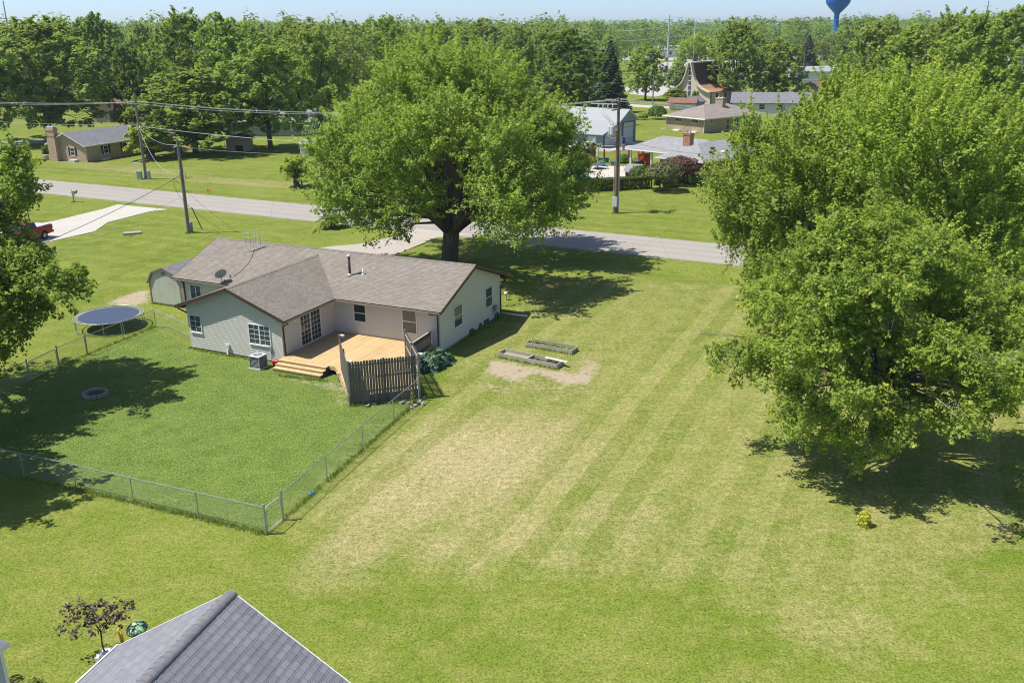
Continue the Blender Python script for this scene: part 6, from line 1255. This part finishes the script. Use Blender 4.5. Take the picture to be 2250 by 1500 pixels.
# --- water tower
P = at_depth(1829, 527); zt = z_at(P, 30); g = thing('water_tower', 'blue water tower with a bulb tank above the tree line', 'water tower', P, 0); M['towerblue'] = plain('tower_blue_paint', (.012, .155, .55), .4, .05); M['towerpale'] = plain('tower_pale_blue', (.17, .42, .80), .4, .05)
k_ = 13.1/13.; b = MB(); b.lathe([(3.6, 0), (2.2, 2.5), (1.5, 6), (1.35, zt-1), (1.5, zt)], 28); b.build('stem', 'towerblue', g, True)
b = MB(); b.lathe([(1.5, zt), (2.4, zt+.9), (5.0, zt+3.6), (6.2, zt+5.4), (6.55, zt+7.2), (6.4, zt+9.4), (5.2, zt+11.8), (3., zt+13.3), (0, zt+13.9)], 36); b.build('tank', 'towerblue', g, True)
cu = bpy.data.curves.new('lettering', 'FONT'); cu.body = 'CASSOPOLIS'; cu.size = 2.25; cu.extrude = .02; cu.align_x = 'CENTER'; cu.space_character = .95; to = bpy.data.objects.new('tmp', cu); COL.objects.link(to)
dg = bpy.context.evaluated_depsgraph_get(); tm = bpy.data.meshes.new_from_object(to.evaluated_get(dg)); bpy.data.objects.remove(to)
fa = math.atan2(-P[1], -P[0])                                                   # towards us
for v in tm.vertices:
    x, z = v.co.x, v.co.y+zt+7.0; r_ = 6.55 if z < zt+7.2 else 6.55-.15*(z-zt-7.2)/2.2
    a = fa+x/6.6+.02; r_ += .06+v.co.z; v.co = (r_*math.cos(a), r_*math.sin(a), z)
tm.materials.clear(); tm.materials.append(M['white']); o = bpy.data.objects.new('lettering', tm); COL.objects.link(o); o.parent = g
b = MB()
for a0_ in (-.75, -.6): b.add([((1.52+.02)*math.cos(fa+a0_+.0), 1.52*math.sin(fa+a0_), zt-1.2)], [])
# ------------------------------------------------------------------ hero trees: lobes set where the crowns stand
def lobe_at(base, px, py, dy, r, sq=.8):
    """lobe seen at a pixel, dy metres behind (+) or before (-) the trunk"""
    Y = base[1]+dy; d = ray(px, py); q = C0+d*((Y-C0[1])/d[1]); s = pj(q)[2]/FPX
    return (q[0]-base[0], q[1]-base[1], q[2], r*s, r*s, r*s*sq)
MB_ = gp(989, 580)
big = [(985, 150, 0, 95), (870, 190, 1, 95), (1090, 190, 0, 95), (780, 260, 0, 90), (1180, 260, -1, 85), (990, 250, -8, 100), (740, 350, 0, 75), (1230, 330, 0, 62), (880, 330, -6, 100), (1100, 330, -10, 85), (800, 420, -2, 85), (1190, 410, -8, 72),
       (735, 455, 1, 58), (1235, 440, 1, 52), (890, 440, -7, 66), (1095, 430, -12, 64), (860, 500, -1, 48), (1170, 490, -11, 52), (1255, 395, 2, 52), (930, 130, 6, 80), (1060, 140, 6, 80), (860, 250, 7, 90), (1120, 270, 7, 90), (1000, 390, 3, 80), (1215, 235, 2, 40), (1262, 250, 1, 22), (800, 480, 2, 50), (1140, 515, -14, 38), (715, 425, -1, 45), (1075, 500, -9, 30), (1110, 470, -15, 40), (1210, 470, -9, 40), (1290, 430, 0, 24)]
L1_ = [lobe_at(MB_, x+(14 if x < 900 else -6), y+27 if y < 300 else y, d, r*.86, sq=.75) for x, y, d, r in big]
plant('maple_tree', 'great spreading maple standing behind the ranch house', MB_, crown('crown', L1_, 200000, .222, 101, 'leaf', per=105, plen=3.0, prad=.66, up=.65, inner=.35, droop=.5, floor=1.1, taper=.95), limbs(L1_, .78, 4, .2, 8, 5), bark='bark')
RA = gp(1916, 990)
ra_ = [(1850, 505, 1, 52), (1960, 495, 1, 55), (2060, 545, 0, 52), (1770, 560, 0, 48), (1900, 560, 1, 85), (1800, 600, 0, 80), (2000, 600, 0, 85), (1720, 680, 0, 70), (2100, 660, 0, 85), (1900, 680, -3, 95), (1690, 770, 0, 60), (2180, 740, 0, 80), (1800, 760, -4, 85), (2020, 770, -4, 90), (1745, 860, -2, 60), (2130, 830, -3, 70), (1890, 860, -4, 76), (2010, 890, -4, 64), (1800, 920, -4, 50), (1960, 950, -4, 40), (1860, 955, -3, 40), (1640, 800, .5, 36), (1590, 768, 1, 22), (1560, 766, 1, 12), (1900, 720, 4, 90), (2200, 660, 2, 70), (2090, 900, -5, 46), (2180, 880, -6, 60), (2260, 830, -5, 75), (1730, 925, -2, 36), (2280, 720, 0, 80), (2210, 800, -2, 60), (2100, 760, -5, 60), (2180, 830, -6, 46), (1700, 690, -3, 46), (1960, 640, -4, 60), (1830, 640, -4, 60)]
rq = random.Random(5); L2_ = [lobe_at(RA, x, y, d, r*.74, .72) for x, y, d, r in ra_]+[lobe_at(RA, x+rq.uniform(-70, 70), y+rq.uniform(-50, 50), d+rq.uniform(-2, 1), r*rq.uniform(.32, .5), .8) for x, y, d, r in ra_]
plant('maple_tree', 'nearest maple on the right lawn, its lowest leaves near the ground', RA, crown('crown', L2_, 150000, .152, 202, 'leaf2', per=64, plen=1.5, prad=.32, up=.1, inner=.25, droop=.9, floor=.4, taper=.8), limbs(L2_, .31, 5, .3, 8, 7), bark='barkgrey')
RB = at_depth(2080, 56)
rb_ = [(2000, 190, 0, 95), (2090, 210, 1, 90), (2170, 290, 0, 90), (1930, 240, -2, 95), (2050, 320, -4, 115), (2160, 420, -2, 100), (2230, 330, 2, 85), (1950, 380, -3, 110), (2240, 480, 0, 100), (2080, 480, -4, 100), (2270, 600, 0, 90), (2050, 600, -6, 90), (2110, 680, -6, 70), (2180, 600, -6, 80), (1960, 560, -6, 70), (2160, 560, -3, 90), (2200, 680, -2, 80), (1990, 165, 2, 45), (2160, 220, 2, 50), (2260, 720, -1, 80), (2300, 420, 1, 90), (1920, 300, 3, 90)]
L3_ = [lobe_at(RB, x, y+60 if y < 300 else y, d, r, sq=.85) for x, y, d, r in rb_]
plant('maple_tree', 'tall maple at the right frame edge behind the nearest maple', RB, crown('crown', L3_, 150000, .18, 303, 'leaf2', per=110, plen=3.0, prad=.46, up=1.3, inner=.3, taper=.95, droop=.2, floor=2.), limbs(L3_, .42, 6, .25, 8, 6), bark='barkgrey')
RC = at_depth(1800, 66)
rc_ = [(1835, 235, 0, 72), (1860, 185, 1, 58), (1725, 325, 0, 62), (1650, 350, 0, 50), (1800, 340, -4, 95), (1890, 270, -2, 85), (1625, 450, 0, 58), (1720, 430, -3, 90), (1830, 450, -4, 100), (1640, 535, 1, 56), (1730, 550, -2, 80), (1595, 500, 1, 34), (1605, 400, 1, 36), (1690, 610, -1, 56), (1810, 195, 2, 34), (1840, 150, 2, 24), (1900, 400, 2, 90), (1780, 600, -3, 80), (1700, 640, -6, 50), (1790, 640, -7, 60), (1665, 670, -1, 36), (1860, 560, -2, 90), (1740, 680, -2, 50), (1760, 265, 1, 40), (1690, 290, 0, 30), (1640, 300, 0, 22)]
L4_ = [lobe_at(RC, x, y+55 if y < 300 else y, d, r, sq=.85) for x, y, d, r in rc_]
plant('maple_tree', 'tall feathery maple between the road and the nearest maple', RC, crown('crown', L4_, 150000, .195, 404, 'leaf2', per=110, plen=3.2, prad=.5, up=1.3, inner=.3, taper=.95, droop=.2, floor=1.8), limbs(L4_, .40, 7, .25, 8, 6), bark='barkgrey')
LA = at_depth(-120, 52)
la_ = [(-40, 400, 0, 70), (12, 372, 0, 46), (38, 345, 0, 22), (28, 420, -1, 40), (68, 442, 1, 20), (-60, 520, -1, 90), (10, 470, 0, 36), (30, 600, -2, 62), (80, 620, -3, 58), (120, 640, -4, 42), (10, 680, -4, 75), (155, 632, -3, 32), (60, 560, -1, 34), (30, 735, -3, 48), (-120, 650, -5, 110), (-160, 480, 0, 120), (-100, 380, 1, 80), (178, 636, -3, 16), (-40, 600, -3, 90), (-130, 740, -8, 110), (-90, 800, -7, 80), (-200, 840, -9, 120), (-60, 700, -6, 70)]
L5_ = [lobe_at(LA, *q, sq=.8) for q in la_]
plant('maple_tree', 'maple reaching in from the left edge above the trampoline', LA, crown('crown', L5_, 75000, .22, 505, 'leaf', per=70, plen=1.7, prad=.4, up=.3, inner=.4, droop=.5, floor=2.), limbs(L5_, .45, 8, .25, 8, 6), bark='bark')
# a second crown outside the frame at the lower left: only its shade and lowest leaves are seen
LB2 = at_depth(-310, 36.5)
L6_ = [(x*.8, y*.8, z, r, r2, r3) for x, y, z, r, r2, r3 in rand_lobes(12, 13, 11.5, 14, .3)]
plant('maple_tree', 'maple beyond the left edge shading the front fence', LB2, crown('crown', L6_, 30000, .3, 506, 'leaf', per=46, plen=1.2, prad=.4, up=.3, inner=.4, droop=.3), limbs(L6_, .35, 9, .25, 7, 4), bark='bark')

# ------------------------------------------------------------------ kinds of tree for the distance
reg('ovalA', mk_decid(11, 17000, .50, 14, 18, 'leafmid', .16, 15, plen=1.5, prad=.55), 14, 18)
reg('ovalB', mk_decid(12, 17000, .50, 15, 17, 'leafmid', .15, 15, plen=1.6, prad=.55), 15, 17)
reg('ovalC', mk_decid(13, 17000, .50, 13, 19, 'leafmid', .18, 16, plen=1.7, prad=.5, up=.8), 13, 19)
reg('dense', mk_decid(14, 20000, .48, 14, 18, 'leafdark', .10, 18, plen=1.1, prad=.5, inner=.7), 14, 18)
reg('airy', mk_decid(15, 12000, .38, 14, 17, 'leafpale', .28, 15, plen=1.4, prad=.55, inner=.4, up=.2), 14, 17)
reg('small', mk_decid(16, 5500, .24, 4.2, 4.4, 'leaf2', .3, 10, plen=.55, prad=.24, spread=.55), 4.2, 4.4)
reg('spruce', mk_spruce(17), 7, 18)
reg('spruceB', mk_spruce(18, 14000, 8), 8, 18)
BG = [
 ('ovalB', 110, 182, 42, 285, 'leafmid', 'wide shade tree behind the brick house at far left'), ('dense', 245, 225, 30, 120, 'leafdark', 'dark dense tree left of the tall grey pole top'), ('ovalA', -30, 170, 40, 170, None, 'tree cut by the left frame edge above the street'),
 ('ovalA', 205, 250, 40, 120, None, 'tree crown peeping between the two left shade trees'), ('ovalC', 425, 205, 22, 165, 'leafmid', 'tall tree behind the forked shade tree, left of centre'), ('ovalA', 505, 195, 30, 150, 'leafmid', 'rounded tree right of the tallest left tree'),
 ('ovalC', 555, 210, 42, 120, None, 'slim tree behind the tan shed'), ('ovalB', 430, 158, 150, 255, 'leaf', 'low forked shade tree with trunk beside the blue bin'), ('ovalA', 595, 163, 75, 205, 'leafmid', 'large shade tree in front of the grey house'),
 ('ovalB', 705, 188, 62, 150, 'leafmid', 'leafy tree shading the right end of the grey house'), ('airy', 690, 215, 40, 190, 'leafpale', 'airy yellow green tree left of the great maple'), ('airy', 770, 235, 45, 130, 'leafpale', 'airy pale tree just above the great maple\'s left shoulder'), ('ovalB', 860, 270, 38, 150, 'leafmid', 'tree above the great maple, left of its top'),
 ('ovalC', 960, 290, 46, 130, None, 'tree behind the great maple\'s highest point'), ('ovalA', 1060, 300, 42, 140, 'leafmid', 'tree above the great maple, right of its top'), ('ovalB', 1140, 260, 60, 110, 'leaf', 'lighter tree left of the dark round tree'),
 ('dense', 1247, 198, 66, 168, 'leafdark', 'dark round tree above the blue garage'), ('spruce', 1338, 226, 92, 78, None, 'dark spruce right of the dark round tree'), ('spruceB', 1322, 245, 110, 62, None, 'second spruce, left and behind the tallest one'),
 ('ovalA', 1418, 262, 95, 92, 'leafmid', 'street tree behind the crossarm pole near the church'), ('ovalB', 1490, 285, 135, 60, 'leafmid', 'small tree left of the church front'), ('airy', 1528, 425, 72, 85, 'leafgold', 'bright yellow green tree before the far workshop'),
 ('ovalC', 1612, 247, 42, 120, 'leafmid', 'tallest tree right of the church roof'), ('ovalA', 1702, 250, 86, 120, 'leafmid', 'rounded shade tree left of the white roofed building'), ('spruce', 1546, 330, 124, 42, 'leafmid', 'pointed tree behind the church ridge'),
 ('ovalA', 1498, 470, 105, 26, None, 'small street tree before the far workshop'), ('ovalB', 1575, 440, 100, 44, None, 'small tree at the right end of the far workshop'), ('spruceB', 1772, 405, 78, 55, None, 'dark spruce behind the far parked cars'), ('airy', 1822, 400, 72, 70, 'leafpale', 'pale green tree behind the red sign'),
 ('ovalA', 1852, 360, 66, 60, None, 'low crowned tree between the red sign and the tower stem'), ('ovalB', 1660, 420, 72, 70, None, 'tree seen over the gap between the two church shade trees'),
 ('ovalC', 1905, 190, 40, 150, 'leafpale', 'grey green tree below the water tower'), ('ovalA', 1985, 170, 55, 170, 'leaf', 'bright tree behind the right maples'), ('ovalC', 2060, 165, 22, 150, 'leafpale', 'thin topped tree against the sky at right'), ('ovalB', 2110, 150, 30, 200, 'leafmid', 'broad tree above the tallest right maple'),
 ('dense', 2180, 160, 15, 150, 'leafmid', 'dense dark tree nearest the right edge warehouse'), ('airy', 2255, 150, 90, 110, 'leafpale', 'grey green tree at the right frame edge'), ('ovalA', 2240, 110, 200, 110, None, 'tree low at the right frame edge'),
 ('ovalA', 150, 300, 42, 130, None, 'tree crown low behind the wide far left shade tree'), ('dense', 300, 190, 95, 100, 'leafdark', 'dark undergrowth tree right of the brown roofed garage'), ('ovalB', 520, 235, 45, 120, None, 'tree between the tallest left trees, further back'), ('dense', 650, 190, 150, 120, 'leafdark', 'low dark tree over the grey house roof'), ('ovalC', 720, 300, 48, 90, None, 'far tree left of the airy pale tree'), ('ovalA', 820, 320, 44, 100, None, 'far tree above the great maple\'s left side'), ('ovalB', 60, 330, 48, 120, None, 'far tree top at the left beneath the sky'), ('ovalA', 1010, 340, 48, 100, None, 'far tree straight above the great maple'), ('ovalC', 1200, 320, 58, 90, None, 'far tree left of the dark round tree\'s top'),
 ('ovalB', 330, 265, 52, 90, None, 'tree filling the gap behind the dark dense left tree'), ('ovalA', 640, 270, 46, 110, None, 'tree behind the airy yellow green one'), ('ovalC', 20, 290, 60, 130, None, 'tree behind the far left shade tree'),
]
for i, (k, px, Y, yt, wpx, mt, l) in enumerate(BG): bgtree(k, px, Y, yt, wpx, l, mt, i*1.7, name='spruce_tree' if 'spruce' in k else 'tree', cat='tree')
for (px, py, yt, wpx, mt, l, key) in ((652, 412, 342, 80, 'leafgold', 'small round tree by the split rail fence', 'small'), (332, 350, 272, 112, 'leafgold', 'small bright tree hiding the end of the brick house', 'small'), (732, 500, 470, 70, 'leaf', 'young tree under the left side of the great maple', 'small'),
                                      (1485, 230, 192, 62, 'leafmid', 'wide low tree before the church front', 'small'), (1270, 352, 318, 46, 'leafdark', 'dark evergreen beside the dark red shed', 'small')):
    P = gp(px, py); H = z_at(P, yt); me_, tm_, w0, h0 = TR[key]; W_ = wpx*pj((P[0], P[1], H/2))[2]/FPX; plant('small_tree', l, P, me_, tm_, W_/w0, H/h0, px*.1, mt)
def bush(px, py, yt, wpx, mat, label, seed, n=1500, leaf=None, name='bush', trunk=False):
    P = gp(px, py); H = z_at(P, yt); W_ = wpx*pj((P[0], P[1], H/2))[2]/FPX; rs = np.random.RandomState(seed); d = unit(rs.normal(size=(n, 3))); z0 = .0
    r = (.72+.28*rs.rand(n)**.5)*(1+.09*np.sin(d[:, 0]*9+seed)*np.cos(d[:, 1]*8)+.05*np.sin(d[:, 2]*13))
    if trunk: pos = np.stack([d[:, 0]*W_/2*r, d[:, 1]*W_/2*r, H*.60+np.where(d[:, 2] > 0, d[:, 2]*H*.40, d[:, 2]*H*.20)*r], 1)
    else: d[:, 2] = np.where(d[:, 2] < -.3, -d[:, 2], d[:, 2]); pos = np.stack([d[:, 0]*W_/2*r, d[:, 1]*W_/2*r, np.maximum(.03, H*.4+d[:, 2]*H*.6*r)], 1)
    nor = unit(d+np.array([0, 0, .3])+rs.normal(size=(n, 3))*.4); me_ = leaf_mesh('crown', pos, nor, (leaf or W_*.07)*(.6+.8*rs.rand(n)), .1+.6*rs.rand(n)+.3*(rs.rand(n) > .8), mat, rs)
    tb = MB()
    if trunk: tb.tube([(0, 0, -.1), (.15, 0, H*.2), (.05, 0, H*.55)], [.22, .15, .1], 6); tb.tube([(.1, 0, H*.2), (-.5, 0, H*.4), (-.9, .2, H*.6)], [.12, .09, .05], 5); tb.tube([(.1, 0, H*.2), (.8, .1, H*.45), (1.1, 0, H*.6)], [.12, .09, .05], 5)
    return plant(name, label, P, me_, tb if trunk else None, cat='tree' if trunk else 'bush')
bush(1457, 420, 356, 86, 'leafolive', 'wide domed olive green tree in front of the hip roof house', 1, 5200, .24, 'domed_tree', True)
bush(1492, 405, 343, 90, 'leafrust', 'wide domed rust coloured tree behind the olive one', 2, 4200, .26, 'domed_tree', True)
bush(1403, 395, 364, 44, 'leafbush', 'round clipped green bush left of the domed trees', 3, 1800, .2)
bush(1520, 404, 382, 44, 'leafdark', 'dark green bush right of the dark red garden door', 4, 1500, .25); bush(1442, 413, 392, 14, 'leafdark', 'dark narrow bush beside the domed tree trunk', 5, 500, .2); bush(1470, 410, 385, 40, 'leafdark', 'dark bush in the shade under the olive domed tree', 55, 1200, .25)
bush(1294, 355, 338, 26, 'leafbush', 'low round bush before the dark red shed', 6, 800, .25); bush(1300, 359, 345, 24, 'leafgold', 'yellow green bush beside the stacked white column', 7, 600, .25); bush(1372, 358, 340, 34, 'leafbush', 'loose green bush behind the flagpole', 8, 900, .3); bush(1395, 360, 346, 26, 'leafmid', 'loose green bush left of the red gate', 9, 700, .3)
bush(1444, 262, 231, 42, 'leafbush', 'round bush on the lawn left of the blond brick house', 10, 1500, .35); bush(1413, 263, 248, 22, 'leafmid', 'small shrub left of the large round bush', 11, 600, .35); bush(1577, 283, 272, 24, 'leafdark', 'dark bush at the blond brick house corner', 12, 700, .3)
for px, l in ((1524, 'left of three slim arborvitae by the church'), (1532, 'middle of three slim arborvitae by the church'), (1548, 'shortest of three slim arborvitae by the church')): bush(px, 232, 200 if px < 1540 else 214, 10, 'leafdark', l, px, 700, .35, 'arborvitae')
bush(1275, 380, 330, 36, 'leafdark', 'tall dark evergreen at the left end of the pool terrace', 14, 1600, .3, 'arborvitae')
# clipped hedge: one plant row
def hedge(label, p, q, h, wd, n, seed):
    rs = np.random.RandomState(seed); a, c = gp(*p), gp(*q); f = rs.rand(n); s = rs.choice([-1, 1], n); top = rs.rand(n) < .4; d = (c-a)/np.linalg.norm(c-a); pn = np.array([-d[1], d[0], 0])
    lat = np.where(top, (rs.rand(n)*2-1)*wd, s*wd*(.85+.2*rs.rand(n))); z = np.where(top, h*(.92+.1*rs.rand(n)), h*rs.rand(n)); pos = (c-a)*f[:, None]+pn*lat[:, None]+np.stack([0*z, 0*z, z], 1)
    nor = unit(np.where(top[:, None], np.array([0, 0, 1.]), pn*s[:, None])+rs.normal(size=(n, 3))*.5); return plant('hedge', label, a, leaf_mesh('crown', pos, nor, .25*(.6+.8*rs.rand(n)), .1+.6*rs.rand(n)+.3*(rs.rand(n) > .8), 'leafbush', rs), None, cat='hedge')
hedge('clipped hedge along the front of the pool yard', (1285, 421), (1424, 413), 1.5, .7, 4200, 3)
# foundation planting
for i, (px, py, w_, l) in enumerate(((1035, 735, 20, 'dark low shrub against the shaded gable wall, nearest the hosta'), (1052, 722, 16, 'dark low shrub under the basement window of the gable wall'), (1092, 700, 12, 'small shrub at the far corner of the gable wall'))): bush(px, py, py-14, w_, 'leafdark', l, 70+i, 300, .14)

# ------------------------------------------------------------------ woodland to the horizon: too many crowns to count
def far_woods():
    rs = np.random.RandomState(7); P_, N_, S_, T2 = [], [], [], []
    Y = 250.
    while Y < 1500:
        stepx = 9+Y*.012; xs = np.arange(-.66*Y-20, .66*Y+20, stepx)
        for x in xs+rs.normal(size=len(xs))*2.5:
            y = Y+rs.normal()*5; px = pj((x, y, 10))[0]
            if 1150 < px < 1370 and y < 300: continue
            if 1355 < px < 1640 and y < 556: continue
            if 1620 < px < 1860 and y < 445: continue
            if 1860 <= px < 2300 and y < (330 if px < 2190 else 420): continue
            if px < 1150 and y < 275: continue
            if abs(px-1829) < 16 and 505 < y < 545: continue
            if abs(px-1829) < 22 and y < 540: short = .8
            else: short = 1.
            H = 15.5+rs.rand()**1.5*8+min(2.2, y/500)+(1.2 if px < 700 else 0); H *= short; Wd = 6.5+rs.rand()*6; n = int(340 if y < 600 else 130)
            d = unit(rs.normal(size=(n, 3))); d[:, 2] = np.where(d[:, 2] < -.75, -d[:, 2], d[:, 2])
            bump_ = 1+.13*np.sin(d[:, 0]*5+rs.rand()*6)*np.sin(d[:, 1]*5+rs.rand()*6)+.10*np.sin(d[:, 2]*8+rs.rand()*6)
            r = (.7+.3*rs.rand(n))*bump_
            P_.append(np.stack([x+d[:, 0]*Wd*.62*r, y+d[:, 1]*Wd*.62*r, H*.52+d[:, 2]*H*.48*r], 1)); N_.append(unit(d+np.array([0, 0, .35])+rs.normal(size=(n, 3))*.45)); S_.append((1.15 if y < 600 else 1.9)*(.6+.8*rs.rand(n))); T2.append(np.clip(rs.rand()*.5+.45*rs.rand(n), 0, 1))
        Y += 10+Y*.022
    P_, N_, S_, T2 = map(np.concatenate, (P_, N_, S_, T2)); me_ = leaf_mesh('woodland', P_, N_, S_, T2, 'leafwood', rs, .8); o = bpy.data.objects.new('woodland', me_); COL.objects.link(o); struct(o, 'stuff'); o['label'] = 'distant green woodland along the horizon'; return len(P_)
far_woods()

# ------------------------------------------------------------------ the air between here and the horizon
hm = bpy.data.materials.new('haze'); hm.use_nodes = True; t = hm.node_tree; t.nodes.remove(t.nodes['Principled BSDF']); vs = t.nodes.new('ShaderNodeVolumePrincipled')
vs.inputs['Color'].default_value = (.78, .88, 1, 1); vs.inputs['Density'].default_value = .00013; vs.inputs['Anisotropy'].default_value = .2; t.links.new(vs.outputs[0], t.nodes['Material Output'].inputs['Volume'])
M['haze'] = hm; o = MB().bx(-1500, 1500, -400, 1900, -1.6, 62).build('haze', 'haze'); struct(o, 'stuff'); o['label'] = 'thin bluish summer haze over the far trees'
